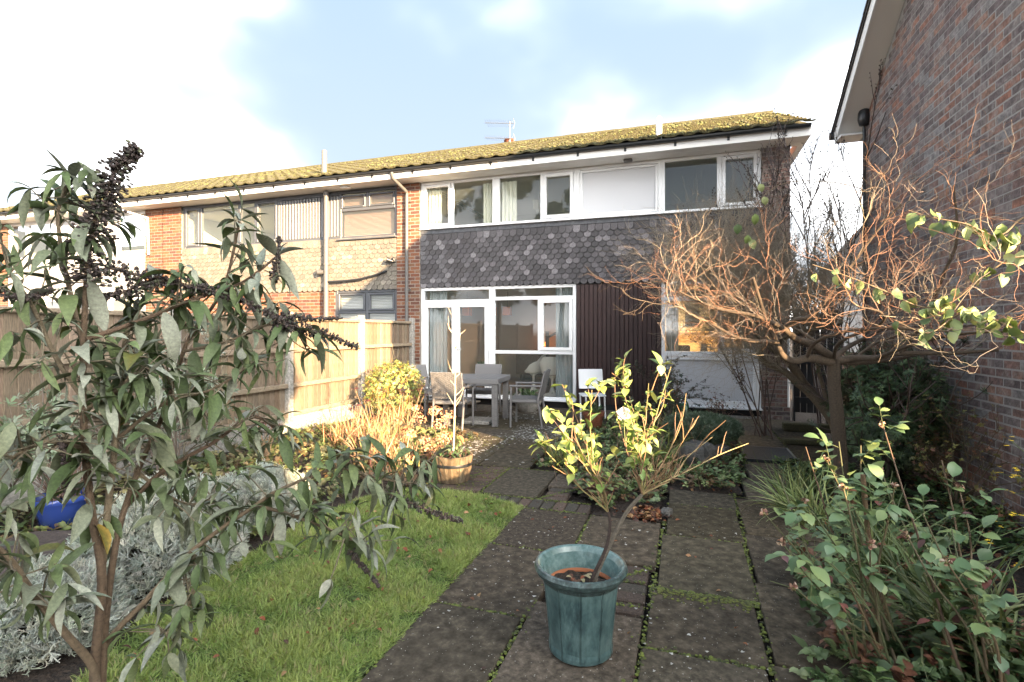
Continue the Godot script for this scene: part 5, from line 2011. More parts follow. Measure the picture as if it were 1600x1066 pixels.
	for i in n:
		b = B.new()
		var an := TAU * i / n
		var prof := [Vector2(0.155, 0.0), Vector2(0.180, 0.12), Vector2(0.192, 0.22), Vector2(0.195, 0.262)]
		var col := jit(Color(0.26, 0.19, 0.115), 0.28)
		var hw := TAU / n * 0.47
		var pts := []
		for pr in prof:
			var row := []
			for e in [[-1, 0.0], [0, 0.004], [1, 0.0], [1, -0.02], [-1, -0.02]]:
				var q: float = an + e[0] * hw
				row.append(bc + Vector3(cos(q) * (pr.x + e[1]), pr.y, sin(q) * (pr.x + e[1])))
			pts.append(row)
		for k in 3:
			for m in 5:
				var m2 := (m + 1) % 5
				b.quad(pts[k][m2], pts[k][m], pts[k + 1][m], pts[k + 1][m2], col)
		b.quad(pts[3][0], pts[3][4], pts[3][3], pts[3][2], col)
		b.tri(pts[3][0], pts[3][2], pts[3][1], col)
		part(b, "stave", stave, bar_)
	for q in [[0.168, 0.187]]:
		b = B.new()
		b.lathe(bc, [Vector2(0.1905, 0.158), Vector2(0.196, 0.158), Vector2(0.198, 0.186), Vector2(0.192, 0.186)], 40)
		part(b, "hoop", MT.black_plastic, bar_)
	b = B.new()
	b.lathe(bc, [Vector2(0.175, 0.235), Vector2(0.1, 0.245), Vector2(0.0, 0.25)], 24)
	part(b, "soil", MT.soil, bar_)
	b = B.new()
	for i in 190:
		var an := R.randf() * TAU
		var rr := sqrt(R.randf()) * 0.17
		b.leaf(bc + Vector3(cos(an) * rr, 0.24 + R.randf() * 0.05, sin(an) * rr), (rdir() + Vector3(0, 0.8, 0)).normalized(), Vector3.UP, R.randf_range(0.03, 0.07), 0.028, 0.3, 0.9, jit([Color(0.08, 0.14, 0.05), Color(0.14, 0.18, 0.09), Color(0.14, 0.07, 0.05)][R.randi() % 3], 0.3), 3)
	part(b, "low_plants", MT.leaf, bar_)
	var sp := thing("bare_sapling", "pale bare sapling with short upright shoots growing in the half-barrel", "sapling", bc + Vector3(0, 0.24, 0))
	b = B.new()
	var h := [[0.24, 0.0], [0.45, 0.008], [0.7, 0.016], [0.9, 0.02], [1.1, 0.022], [1.3, 0.026], [1.5, 0.03], [1.68, 0.03], [1.80, 0.016]]
	var pts2 := []
	var rad := []
	for i in h.size():
		pts2.append(bc + Vector3(h[i][1] + R.randfn(0, 0.003), h[i][0], R.randfn(0, 0.003)))
		rad.append(lerpf(0.0105, 0.003, float(i) / (h.size() - 1)))
	var sap := Color(0.56, 0.44, 0.30)
	b.tube(pts2, rad, 8, sap)
	for i in 15:
		var y := R.randf_range(0.5, 1.65)
		var sgn := -1.0 if R.randf() < 0.5 else 1.0
		var q: Vector3 = along(pts2, (y - 0.24) / 1.56)[0]
		var ln := R.randf_range(0.06, 0.26)
		b.tube([q, q + Vector3(sgn * ln * R.randf_range(0.2, 0.4), ln * 0.4, R.randfn(0, 0.04)), q + Vector3(sgn * ln * R.randf_range(0.25, 0.55), ln * R.randf_range(0.7, 1.0), R.randfn(0, 0.06))], [0.0042, 0.003, 0.0016], 5, jit(sap, 0.15))
	part(b, "stem", MT.twig, sp)

# ---------------------------------------------------------------- growing things
# a wandering twig; returns its points
func wander(p: Vector3, dir: Vector3, ln: float, n: int, wig: float, lift: float) -> Array:
	var out := [p]
	for i in n:
		dir = (dir + rdir() * wig + Vector3(0, lift, 0)).normalized()
		p += dir * ln / n
		out.append(p)
	return out

func taper(n: int, r0: float, r1: float) -> Array:
	var out := []
	for i in n:
		out.append(lerpf(r0, r1, float(i) / maxi(1, n - 1)))
	return out

# twig with side twigs, recursively; tips collects end points and directions
func twigs(b: B, p: Vector3, dir: Vector3, ln: float, r: float, depth: int, o: Dictionary, tips: Array) -> void:
	var n: int = o.get("segs", 5)
	var pts := wander(p, dir, ln, n, o.get("wig", 0.25), o.get("lift", 0.05))
	if pts[n].y < o.get("floor", -1.0):
		return
	b.tube(pts, taper(n + 1, r, r * o.get("taper", 0.45)), 5 if r > 0.006 else (4 if r > 0.003 else 3), jit(o.color, 0.25), false)
	tips.append([pts[n], (pts[n] - pts[n - 1]).normalized(), depth])
	if depth <= 0:
		return
	var kids: int = o.get("kids", 4)
	for i in kids:
		var f := R.randf_range(0.2, 1.0) * n
		var k := mini(int(f), n - 1)
		var q: Vector3 = pts[k].lerp(pts[k + 1], f - k)
		var d0: Vector3 = (pts[k + 1] - pts[k]).normalized()
		var side := d0.cross(rdir()).normalized()
		var spread: float = o.get("spread", 0.8)
		twigs(b, q, (d0 + side * spread).normalized(), ln * R.randf_range(0.4, 0.75) * o.get("kl", 1.0), r * 0.6, depth - 1, o, tips)

# points inside an egg-shaped crown, denser towards its skin
func in_crown(c: Vector3, h: Vector3, skin := 0.5) -> Vector3:
	var d := rdir()
	var r := lerpf(pow(R.randf(), 0.333), sqrt(lerpf(0.55, 1.0, R.randf())), skin)
	return c + d * r * h

# a small spray of leaves for massed foliage
func spray(n: int, ln: float, wd: float, rise: float, spread := 1.0, curl := 0.5) -> ArrayMesh:
	var b := B.new()
	for i in n:
		var an := TAU * i / n + R.randf()
		var t := Vector3(cos(an) * spread, rise + R.randf_range(-0.3, 0.3), sin(an) * spread).normalized()
		b.leaf(Vector3(0, R.randf_range(-0.4, 0.4) * ln, 0), t, Vector3.UP, ln * R.randf_range(0.7, 1.15), wd, 0.3, curl, Color.WHITE, 3)
	return b.mesh()

func foliage(parent: Node3D, mesh: Mesh, pts: Array, out_from: Vector3, cols: Array, m: Material, s0: float, s1: float, called := "foliage", up := 0.4) -> void:
	var tfs := []
	var tc := PackedColorArray()
	for p in pts:
		var t: Vector3 = ((p - out_from).normalized() + Vector3(0, up, 0) + rdir() * 0.5).normalized()
		tfs.append(Transform3D(look(t).rotated(t, R.randf() * TAU).scaled_local(Vector3.ONE * R.randf_range(s0, s1)), p))
		tc.append(jit(cols[R.randi() % cols.size()], 0.3))
	many(mesh, tfs, tc, called, m, parent, "stuff")

func along(pts: Array, f: float) -> Array:
	f = clampf(f, 0.0, 0.9999) * (pts.size() - 1)
	var k := int(f)
	return [pts[k].lerp(pts[k + 1], f - k), (pts[k + 1] - pts[k]).normalized()]

func smooth(pts: Array, per := 4) -> Array:
	var out := []
	for i in pts.size() - 1:
		var a: Vector3 = pts[maxi(i - 1, 0)]
		var d: Vector3 = pts[mini(i + 2, pts.size() - 1)]
		for j in per:
			out.append((pts[i] as Vector3).cubic_interpolate(pts[i + 1], a, d, float(j) / per))
	out.append(pts[pts.size() - 1])
	return out

func set_of_leaves(n: int, ln: float, wd: float, fold: float, curl: float, cols: Array, widest := 0.42, edges := [], segs := 6) -> Array:
	var out := []
	for i in n:
		var b := B.new()
		var e := Color(0, 0, 0, 0)
		if edges.size(): e = edges[i % edges.size()]
		b.leaf(Vector3.ZERO, Vector3.UP, Vector3.BACK, ln * R.randf_range(0.85, 1.15), wd * R.randf_range(0.85, 1.15), fold * R.randf_range(0.4, 1.6), curl * R.randf_range(0.3, 1.6), cols[i % cols.size()], segs, widest, R.randf_range(-0.5, 0.5), e, 0.012)
		out.append(b.mesh())
	return out

func put_leaf(parent: Node3D, meshes: Array, p: Vector3, t: Vector3, up: Vector3, s: float, m: Material) -> void:
	t = t.normalized()
	var x := t.cross(up)
	if x.length() < 0.05: x = t.cross(Vector3.RIGHT)
	x = x.normalized()
	piece(meshes[R.randi() % meshes.size()], "leaf", m, parent, Transform3D(Basis(x, t, x.cross(t)).scaled_local(Vector3.ONE * s), p))

# ---------------------------------------------------------------- buddleia in the foreground
func make_buddleia() -> void:
	var t := thing("buddleia", "tall grey-leaved buddleia with dark dead flower spikes filling the left foreground", "shrub", P(-1.45, -0.02, 0.95))
	var stems := [
		[[P(-1.45, -0.02, 0.95), P(-1.45, 0.28, 0.95), P(-1.45, 0.59, 0.94), P(-1.42, 0.86, 0.94), P(-1.44, 1.02, 0.93), P(-1.45, 1.19, 0.92), P(-1.46, 1.36, 0.92), P(-1.47, 1.53, 0.93), P(-1.47, 1.70, 0.94), P(-1.46, 1.80, 0.95)], 0.0135, 0.005, 0.4],
		[[P(-1.46, 0.28, 0.95), P(-1.45, 0.58, 0.96), P(-1.45, 0.75, 0.97), P(-1.43, 0.93, 0.98), P(-1.45, 1.02, 1.02), P(-1.44, 1.14, 1.06), P(-1.42, 1.27, 1.11), P(-1.41, 1.46, 1.17), P(-1.38, 1.57, 1.23), P(-1.34, 1.66, 1.25), P(-1.30, 1.84, 1.26)], 0.0105, 0.004, 0.5],
		[[P(-1.44, 0.85, 0.95), P(-1.43, 1.03, 0.96), P(-1.43, 1.21, 0.98), P(-1.44, 1.36, 1.00), P(-1.47, 1.50, 1.04), P(-1.45, 1.63, 1.10)], 0.010, 0.005, 0.4],
		[[P(-1.46, 0.55, 0.96), P(-1.46, 0.66, 0.97), P(-1.39, 0.77, 1.04), P(-1.32, 0.88, 1.12), P(-1.21, 0.98, 1.23), P(-1.16, 1.02, 1.28), P(-1.04, 1.07, 1.39), P(-0.96, 1.09, 1.45)], 0.009, 0.0035, 0.35],
		[[P(-1.44, 0.55, 0.94), P(-1.44, 0.64, 0.93), P(-1.45, 0.76, 0.87), P(-1.48, 0.88, 0.82), P(-1.51, 0.97, 0.79), P(-1.56, 1.04, 0.75)], 0.011, 0.005, 0.5],
		[[P(-1.46, 1.33, 0.92), P(-1.49, 1.43, 0.88), P(-1.51, 1.56, 0.84), P(-1.55, 1.65, 0.81)], 0.007, 0.004, 0.2],
		[[P(-1.45, 1.20, 0.92), P(-1.48, 1.23, 0.85), P(-1.50, 1.20, 0.79)], 0.006, 0.004, 0.2],
		[[P(-1.46, 1.48, 0.93), P(-1.39, 1.53, 1.02), P(-1.30, 1.59, 1.10), P(-1.21, 1.64, 1.18), P(-1.13, 1.72, 1.23)], 0.007, 0.003, 0.1],
		[[P(-1.45, 1.02, 1.02), P(-1.42, 1.10, 1.11), P(-1.36, 1.16, 1.22), P(-1.29, 1.23, 1.31), P(-1.23, 1.14, 1.39)], 0.008, 0.004, 0.2],
		[[P(-1.21, 0.98, 1.23), P(-1.16, 0.94, 1.30), P(-1.04, 0.88, 1.36), P(-0.95, 0.83, 1.41)], 0.006, 0.003, 0.1],
		[[P(-1.32, 0.88, 1.12), P(-1.30, 0.76, 1.10), P(-1.34, 0.67, 1.05)], 0.005, 0.003, 0.2],
		[[P(-1.46, 1.43, 0.93), P(-1.51, 1.66, 0.91), P(-1.52, 1.81, 0.90), P(-1.50, 1.89, 0.92)], 0.006, 0.003, 0.1],
		[[P(-1.04, 1.07, 1.39), P(-0.92, 1.02, 1.47), P(-0.84, 1.0, 1.52)], 0.004, 0.003, 0.1],
		[[P(-1.43, 1.21, 0.98), P(-1.38, 1.30, 1.08), P(-1.30, 1.33, 1.16), P(-1.22, 1.40, 1.22)], 0.006, 0.003, 0.15],
		[[P(-1.45, 1.12, 1.04), P(-1.40, 1.00, 1.14), P(-1.34, 0.98, 1.22)], 0.005, 0.003, 0.2],
		[[P(-1.45, 1.30, 0.92), P(-1.40, 1.36, 0.98), P(-1.38, 1.44, 1.0)], 0.005, 0.003, 0.2],
		[[P(-1.41, 1.44, 1.16), P(-1.30, 1.47, 1.22), P(-1.20, 1.52, 1.27), P(-1.08, 1.50, 1.33)], 0.005, 0.003, 0.1],
	]
	var cols := [Color(0.115, 0.165, 0.065), Color(0.145, 0.195, 0.085), Color(0.25, 0.28, 0.19), Color(0.10, 0.15, 0.05), Color(0.36, 0.38, 0.29), Color(0.17, 0.225, 0.085), Color(0.20, 0.23, 0.13)]
	var lv := set_of_leaves(14, 0.132, 0.034, 0.35, 1.0, cols, 0.42)
	var pale := set_of_leaves(5, 0.075, 0.024, 0.5, 0.5, [Color(0.33, 0.36, 0.30), Color(0.27, 0.31, 0.25)], 0.45)
	var yellow := set_of_leaves(4, 0.125, 0.042, 0.4, 1.1, [Color(0.16, 0.15, 0.03), Color(0.10, 0.13, 0.04)], 0.45, [Color(0.40, 0.25, 0.03), Color(0.30, 0.22, 0.04), Color(0.14, 0.16, 0.04)])
	for s in stems:
		var pts := smooth(s[0])
		var b := B.new()
		b.tube(pts, taper(pts.size(), s[1], s[2]), 8 if s[1] > 0.01 else 6, Color(0.20, 0.115, 0.07).lerp(Color(0.34, 0.27, 0.17), R.randf_range(0.2, 1.0) if s[1] < 0.0125 else 0.3))
		part(b, "stem", MT.bark, t)
		var total := 0.0
		for i in pts.size() - 1: total += pts[i].distance_to(pts[i + 1])
		var f: float = s[3]
		var turn := R.randf() * PI
		while f <= 1.0:
			var q := along(pts, f)
			var ax: Vector3 = q[1]
			var u := look(ax).x.rotated(ax, turn)
			for sg in [-1, 1]:
				if R.randf() < 0.12: continue
				var dir: Vector3 = (u * sg + ax * R.randf_range(0.0, 0.5) + Vector3(0, R.randf_range(-1.2, 0.1), 0) + rdir() * 0.3).normalized()
				var kind := R.randf()
				put_leaf(t, yellow if kind < 0.05 else lv, q[0], dir, Vector3.UP + rdir() * 0.4, R.randf_range(0.65, 1.12), MT.leaf_big)
			turn += PI / 2 + R.randfn(0, 0.2)
			f += 0.066 / total
		for e in 3:
			var en := along(pts, 1.0)
			put_leaf(t, pale, en[0], (en[1] + rdir() * 0.8).normalized(), Vector3.UP, R.randf_range(0.6, 1.2), MT.leaf_big)
	# small shoots of pale leaves in the axils
	for i in 12:
		var s = stems[R.randi() % stems.size()]
		var q := along(smooth(s[0]), R.randf_range(0.4, 1.0))
		for e in 3:
			put_leaf(t, pale, q[0], (rdir() + Vector3(0, 0.5, 0)).normalized(), Vector3.UP, R.randf_range(0.7, 1.3), MT.leaf_big)
	# the smaller leaves further in, too many to count
	var mass := B.new()
	for s in stems:
		var pts := smooth(s[0])
		for i in 24:
			var q := along(pts, R.randf_range(maxf(0.25, s[3]), 1.0))
			var tw := wander(q[0], ((q[1] as Vector3) * 0.3 + rdir() + Vector3(0, 0.1, 0)).normalized(), R.randf_range(0.02, 0.13), 3, 0.2, 0.0)
			mass.tube(tw, taper(4, 0.0028, 0.0016), 4, Color(0.24, 0.2, 0.13), false)
			for e in 3:
				mass.leaf(tw[3], ((tw[3] - tw[0]).normalized() * 0.4 + rdir() * 0.8 + Vector3(0, -0.45, 0)).normalized(), Vector3.UP + rdir() * 0.4, R.randf_range(0.04, 0.115), R.randf_range(0.012, 0.027), 0.4, R.randf_range(0.3, 1.4), jit(cols[R.randi() % cols.size()], 0.2), 5, 0.42, R.randf_range(-0.5, 0.5))
	part(mass, "foliage", MT.leaf_big, t, "stuff")
	# flower spikes gone to seed
	var spikes := [
		[[P(-1.47, 1.62, 0.94), P(-1.46, 1.73, 0.94), P(-1.45, 1.82, 0.96), P(-1.42, 1.89, 0.96), P(-1.40, 1.95, 0.98), P(-1.38, 1.99, 1.00)], 0.078],
		[[P(-1.44, 1.67, 0.96), P(-1.39, 1.65, 1.02), P(-1.32, 1.63, 1.07), P(-1.24, 1.61, 1.13), P(-1.17, 1.57, 1.20), P(-1.11, 1.53, 1.24)], 0.036],
		[[P(-1.16, 1.53, 1.25), P(-1.10, 1.51, 1.30), P(-1.04, 1.49, 1.34), P(-0.96, 1.45, 1.39)], 0.034],
		[[P(-1.15, 1.55, 1.27), P(-1.08, 1.54, 1.31), P(-1.00, 1.54, 1.35)], 0.018],
		[[P(-0.92, 0.98, 1.47), P(-0.85, 0.94, 1.51), P(-0.76, 0.89, 1.56), P(-0.70, 0.87, 1.59)], 0.025],
		[[P(-0.99, 0.81, 1.39), P(-0.95, 0.75, 1.41), P(-0.92, 0.69, 1.44)], 0.014],
		[[P(-1.56, 1.60, 0.76), P(-1.50, 1.58, 0.81), P(-1.46, 1.60, 0.85)], 0.020],
		[[P(-1.14, 1.65, 1.23), P(-1.13, 1.71, 1.23), P(-1.12, 1.78, 1.23)], 0.018],
		[[P(-1.46, 1.10, 0.89), P(-1.46, 1.18, 0.88), P(-1.46, 1.23, 0.87)], 0.016],
		[[P(-1.35, 1.65, 1.04), P(-1.45, 1.60, 1.00), P(-1.50, 1.58, 0.95)], 0.04]]
	var seed_ := SphereMesh.new()
	seed_.radius = 0.0040; seed_.height = 0.012; seed_.radial_segments = 6; seed_.rings = 3
	var sa := seed_.get_mesh_arrays()
	for sp in spikes:
		var pts := smooth(sp[0])
		var b := B.new()
		b.tube(pts, taper(pts.size(), 0.004, 0.002), 5, Color(0.09, 0.06, 0.045))
		var total := 0.0
		for i in pts.size() - 1: total += pts[i].distance_to(pts[i + 1])
		var n := int(total * 900 * maxf(1.0, sp[1] / 0.036))
		for i in n:
			var f := R.randf()
			var q := along(pts, f)
			var wd: float = sp[1] * (1.0 - 0.72 * f) * (0.75 + 0.25 * sin(f * total * 260.0))
			var d: Vector3 = (q[1] as Vector3).cross(rdir()).normalized()
			var o: Vector3 = q[0] + d * wd * sqrt(R.randf()) + (q[1] as Vector3) * R.randfn(0, 0.004)
			var col := jit(Color(0.045, 0.034, 0.030), 0.4)
			if R.randf() < 0.12: col = jit(Color(0.10, 0.11, 0.07), 0.3)
			b.tube([q[0], o], [0.0012, 0.001], 3, col, false)
			var tf := Transform3D(look((d + rdir() * 0.5).normalized()).scaled_local(Vector3.ONE * R.randf_range(0.6, 1.2)), o)
			var k := b.v.size()
			for p in sa[Mesh.ARRAY_VERTEX]: b.v.append(tf * p); b.c.append(col)
			for p in sa[Mesh.ARRAY_NORMAL]: b.n.append(tf.basis * p)
			for e in sa[Mesh.ARRAY_INDEX]: b.ix.append(k + e)
		part(b, "flower_spike", MT.leaf_matte, t)

# ---------------------------------------------------------------- left bed
func make_left_bed() -> void:
	# silver cotton lavender mounds
	var sb := B.new()
	for i in 7:
		var t := (rdir() * 0.75 + Vector3(0, 1, 0)).normalized()
		var pts := wander(Vector3.ZERO, t, R.randf_range(0.035, 0.065), 3, 0.25, 0.1)
		sb.tube(pts, [0.0022, 0.0024, 0.0022, 0.0012], 4, Color.WHITE, false)
		for j in 3:
			var q := along(pts, R.randf_range(0.3, 1.0))
			sb.tube([q[0], q[0] + (q[1] + rdir() * 0.9).normalized() * 0.016], [0.0018, 0.001], 3, Color.WHITE, false)
	var sprig := sb.mesh()
	var silver := [Color(0.42, 0.44, 0.38), Color(0.36, 0.38, 0.33), Color(0.50, 0.51, 0.44), Color(0.30, 0.33, 0.28)]
	for q in [[-3.12, 2.42, 0.40, 0.46, 0.52, "largest silver cotton lavender mound behind the buddleia stems", 3600], [-2.95, 1.70, 0.30, 0.26, 0.28, "small silver cotton lavender mound in the near left corner", 1500], [-3.25, 3.35, 0.34, 0.30, 0.42, "silver cotton lavender mound at the far end of the lawn edge", 1900]]:
		var t := thing("cotton_lavender", q[5], "shrub", P(q[0], 0, q[1]), "silver cotton lavender by the lawn")
		var c := P(q[0], 0.06, q[1])
		var b := B.new()
		var pts := []
		for i in 26:
			var e := in_crown(c, Vector3(q[2], q[3], q[4]) * 0.8)
			if e.y < 0.05: continue
			b.tube([P(q[0], 0, q[1]), (P(q[0], 0, q[1]) + e) / 2 + rdir() * 0.03, e], [0.008, 0.006, 0.004], 5, Color(0.10, 0.08, 0.06))
		part(b, "stems", MT.bark, t)
		while pts.size() < q[6]:
			var e := in_crown(c, Vector3(q[2], q[3], q[4]), 0.85)
			e += Vector3(0, 0.05 * sin(e.x * 17.0) * cos(e.z * 13.0), 0)
			if e.y > 0.0: pts.append(e)
		foliage(t, sprig, pts, c - Vector3(0, 0.15, 0), silver, MT.leaf_matte, 0.8, 1.4, "foliage", 0.3)
	# grey-leaved shrub against the fence
	var gs := thing("grey_leaved_shrub", "loose grey-leaved shrub against the fence behind the buddleia", "shrub", P(-4.75, 0, 3.8))
	var gb := B.new()
	var tips := []
	for i in 9:
		twigs(gb, P(-4.75 + R.randfn(0, 0.08), 0, 3.8 + R.randfn(0, 0.08)), (Vector3(R.randfn(0, 0.45), 1.0, R.randfn(0, 0.6))).normalized(), R.randf_range(0.7, 1.05), 0.012, 2, {"color": Color(0.16, 0.13, 0.10), "kids": 4, "spread": 0.7, "wig": 0.18}, tips)
	part(gb, "stems", MT.twig, gs)
	var lp := []
	for tp in tips:
		for k in 5: lp.append(tp[0] - tp[1] * R.randf_range(0.0, 0.2) + rdir() * 0.02)
	foliage(gs, spray(6, 0.05, 0.013, 0.6), lp, P(-4.75, 0.5, 3.8), [Color(0.20, 0.23, 0.17), Color(0.13, 0.17, 0.10), Color(0.26, 0.28, 0.22)], MT.leaf_matte, 0.8, 1.3)
	var gs2 := thing("grey_leaved_shrub", "second grey-leaved shrub at the very left edge of the bed", "shrub", P(-4.5, 0, 2.1))
	gb = B.new(); tips = []
	for i in 8:
		twigs(gb, P(-4.5 + R.randfn(0, 0.06), 0, 2.1 + R.randfn(0, 0.06)), (Vector3(R.randfn(0, 0.4), 1.0, R.randfn(0, 0.5))).normalized(), R.randf_range(0.6, 0.9), 0.011, 2, {"color": Color(0.16, 0.13, 0.10), "kids": 4, "spread": 0.7, "wig": 0.18}, tips)
	part(gb, "stems", MT.twig, gs2)
	lp = []
	for tp in tips:
		for k in 4: lp.append(tp[0] - tp[1] * R.randf_range(0.0, 0.2) + rdir() * 0.02)
	foliage(gs2, spray(6, 0.05, 0.015, 0.6), lp, P(-4.5, 0.4, 2.1), [Color(0.14, 0.18, 0.10), Color(0.2, 0.23, 0.16)], MT.leaf_matte, 0.8, 1.3)
	# low cover plants
	cover("left_bed_plants", "mixed low green plants covering the left bed", func():
		var p := P(R.randf_range(-5.4, -2.75), 0.0, R.randf_range(1.4, 7.0))
		return p if not (p.x > -2.9 and -p.z < 4.2) else null, 3600, 0.8, [Color(0.09, 0.13, 0.04), Color(0.14, 0.17, 0.05), Color(0.15, 0.10, 0.05), Color(0.22, 0.2, 0.09)])
	# stonecrops with flat dark heads
	for q in [[-4.70, 4.95, 0.42, "dark-headed stonecrop below the middle of the fence", 9], [-4.25, 6.5, 0.62, "tall stonecrop with plum-coloured heads in the sunlit bed", 11], [-3.95, 7.05, 0.6, "stonecrop with plum-coloured heads nearest the variegated bush", 8]]:
		var t := thing("stonecrop", q[3], "plant", P(q[0], 0, q[1]), "stonecrops in the left bed")
		for i in q[4]:
			var b := B.new()
			var top := P(q[0] + R.randfn(0, 0.14), q[2] * R.randf_range(0.7, 1.1), q[1] + R.randfn(0, 0.16))
			b.tube([P(q[0] + R.randfn(0, 0.04), 0, q[1] + R.randfn(0, 0.04)), top], [0.006, 0.004], 5, Color(0.28, 0.18, 0.10))
			for j in 42:
				var an := R.randf() * TAU
				var rr := sqrt(R.randf()) * 0.065
				var e := top + Vector3(cos(an) * rr, 0.015 - rr * 0.2 + R.randfn(0, 0.003), sin(an) * rr)
				b.leaf(e, (rdir() + Vector3(0, 0.6, 0)).normalized(), Vector3.UP, 0.016, 0.012, 0.3, 0.5, jit(Color(0.12, 0.035, 0.035), 0.4), 2)
			part(b, "flower_head", MT.leaf_matte, t)
	# dry copper grasses
	for q in [[-3.6, 5.75, "tuft of dry copper-coloured leaves in the middle of the sunlit bed", 150], [-4.2, 5.9, "tuft of dry straw-coloured leaves left of the copper one", 150], [-3.2, 5.15, "tuft of dry reddish leaves behind the barrel", 120], [-4.35, 7.3, "tuft of dry leaves below the variegated bush", 110], [-2.95, 4.78, "small tuft of yellow-green straps beside the barrel", 80]]:
		var t := thing("dry_strap_plant", q[2], "plant", P(q[0], 0, q[1]), "dying strap-leaved plants in the left bed")
		var b := B.new()
		for i in q[3]:
			var o := P(q[0] + R.randfn(0, 0.13), 0, q[1] + R.randfn(0, 0.14))
			var c: Color = [Color(0.46, 0.25, 0.13), Color(0.48, 0.33, 0.19), Color(0.36, 0.16, 0.09), Color(0.40, 0.24, 0.12), Color(0.24, 0.25, 0.08)][R.randi() % 5]
			b.leaf(o, Vector3(R.randfn(0, 0.35), 1, R.randfn(0, 0.35)).normalized(), rdir(), R.randf_range(0.25, 0.62), R.randf_range(0.008, 0.016), 0.4, R.randf_range(0.2, 1.9), jit(c, 0.25), 5, 0.35)
		part(b, "leaves", MT.leaf_matte, t, "stuff")
	# hydrangea with tan heads
	var hy := thing("hydrangea", "hydrangea with round tan dried flower heads behind the barrel", "shrub", P(-2.75, 0, 5.2))
	for h in [P(-2.89, 0.48, 5.37), P(-2.55, 0.47, 5.22), P(-2.63, 0.31, 5.03), P(-2.53, 0.54, 5.38), P(-2.90, 0.34, 5.16), P(-3.07, 0.55, 5.62), P(-3.35, 0.38, 5.64), P(-2.45, 0.33, 5.05), P(-2.55, 0.25, 4.96), P(-2.40, 0.38, 5.0), P(-2.75, 0.56, 5.5), P(-3.0, 0.25, 5.0)]:
		var b := B.new()
		b.tube([P(-2.75 + R.randfn(0, 0.1), 0, 5.2 + R.randfn(0, 0.08)), h + Vector3(R.randfn(0, 0.03), -0.15, 0), h], [0.006, 0.005, 0.004], 5, Color(0.22, 0.12, 0.07))
		for i in 85:
			var d := rdir()
			if d.y < -0.5: continue
			var e: Vector3 = h + d * Vector3(0.085, 0.06, 0.085) * R.randf_range(0.8, 1.05)
			b.leaf(e, (d.cross(rdir()) + d * 0.3).normalized(), d, 0.026, 0.022, 0.3, 0.5, jit(Color(0.52, 0.32, 0.18).lerp(Color(0.42, 0.20, 0.11), R.randf()), 0.2), 2)
		part(b, "flower_head", MT.leaf_matte, hy)
	var hb := B.new()
	for i in 60:
		var o := P(-2.75 + R.randfn(0, 0.22), R.randf_range(0.1, 0.4), 5.2 + R.randfn(0, 0.18))
		hb.leaf(o, (rdir() + Vector3(0, -0.2, 0)).normalized(), Vector3.UP, R.randf_range(0.07, 0.12), 0.055, 0.3, 0.8, jit([Color(0.28, 0.09, 0.04), Color(0.22, 0.16, 0.05), Color(0.16, 0.2, 0.06)][i % 3], 0.3), 4)
	part(hb, "leaves", MT.leaf_matte, hy)
	# variegated evergreen by the fence
	var eu := thing("variegated_bush", "yellow and green variegated bush by the end of the fence", "shrub", P(-4.65, 0, 7.7))
	var eb := B.new(); tips = []
	for i in 9:
		twigs(eb, P(-4.65 + R.randfn(0, 0.1), 0, 7.7 + R.randfn(0, 0.1)), Vector3(R.randfn(0, 0.4), 1, R.randfn(0, 0.4)).normalized(), R.randf_range(0.5, 0.85), 0.01, 2, {"color": Color(0.16, 0.14, 0.08), "kids": 3}, tips)
	part(eb, "stems", MT.twig, eu)
	lp = []
	for i in 1500:
		var e := in_crown(P(-4.65, 0.52, 7.75), Vector3(0.52, 0.50, 0.62), 0.6)
		if e.y > 0.05: lp.append(e)
	foliage(eu, spray(5, 0.036, 0.020, 0.5), lp, P(-4.65, 0.3, 7.75), [Color(0.42, 0.40, 0.10), Color(0.28, 0.32, 0.08), Color(0.10, 0.15, 0.04), Color(0.50, 0.46, 0.18), Color(0.35, 0.22, 0.06)], MT.leaf, 0.8, 1.3)

var cover_mesh: ArrayMesh
func cover(called: String, label: String, where, n: int, size: float, cols: Array) -> void:
	if cover_mesh == null:
		cover_mesh = spray(6, 0.06, 0.034, 0.55, 1.0, 0.8)
	var tfs := []
	var tc := PackedColorArray()
	for i in n:
		var p = where.call()
		if p == null: continue
		var s := R.randf_range(0.5, 1.5) * size
		tfs.append(Transform3D(Basis.from_euler(Vector3(R.randfn(0, 0.35), R.randf() * TAU, R.randfn(0, 0.35))).scaled(Vector3.ONE * s), p + Vector3(0, 0.03 * s + R.randf() * 0.03, 0)))
		tc.append(jit(cols[R.randi() % cols.size()], 0.35))
	var o := many(cover_mesh, tfs, tc, numbered(called), MT.leaf, self, "stuff")
	tag(o, label, "plants")

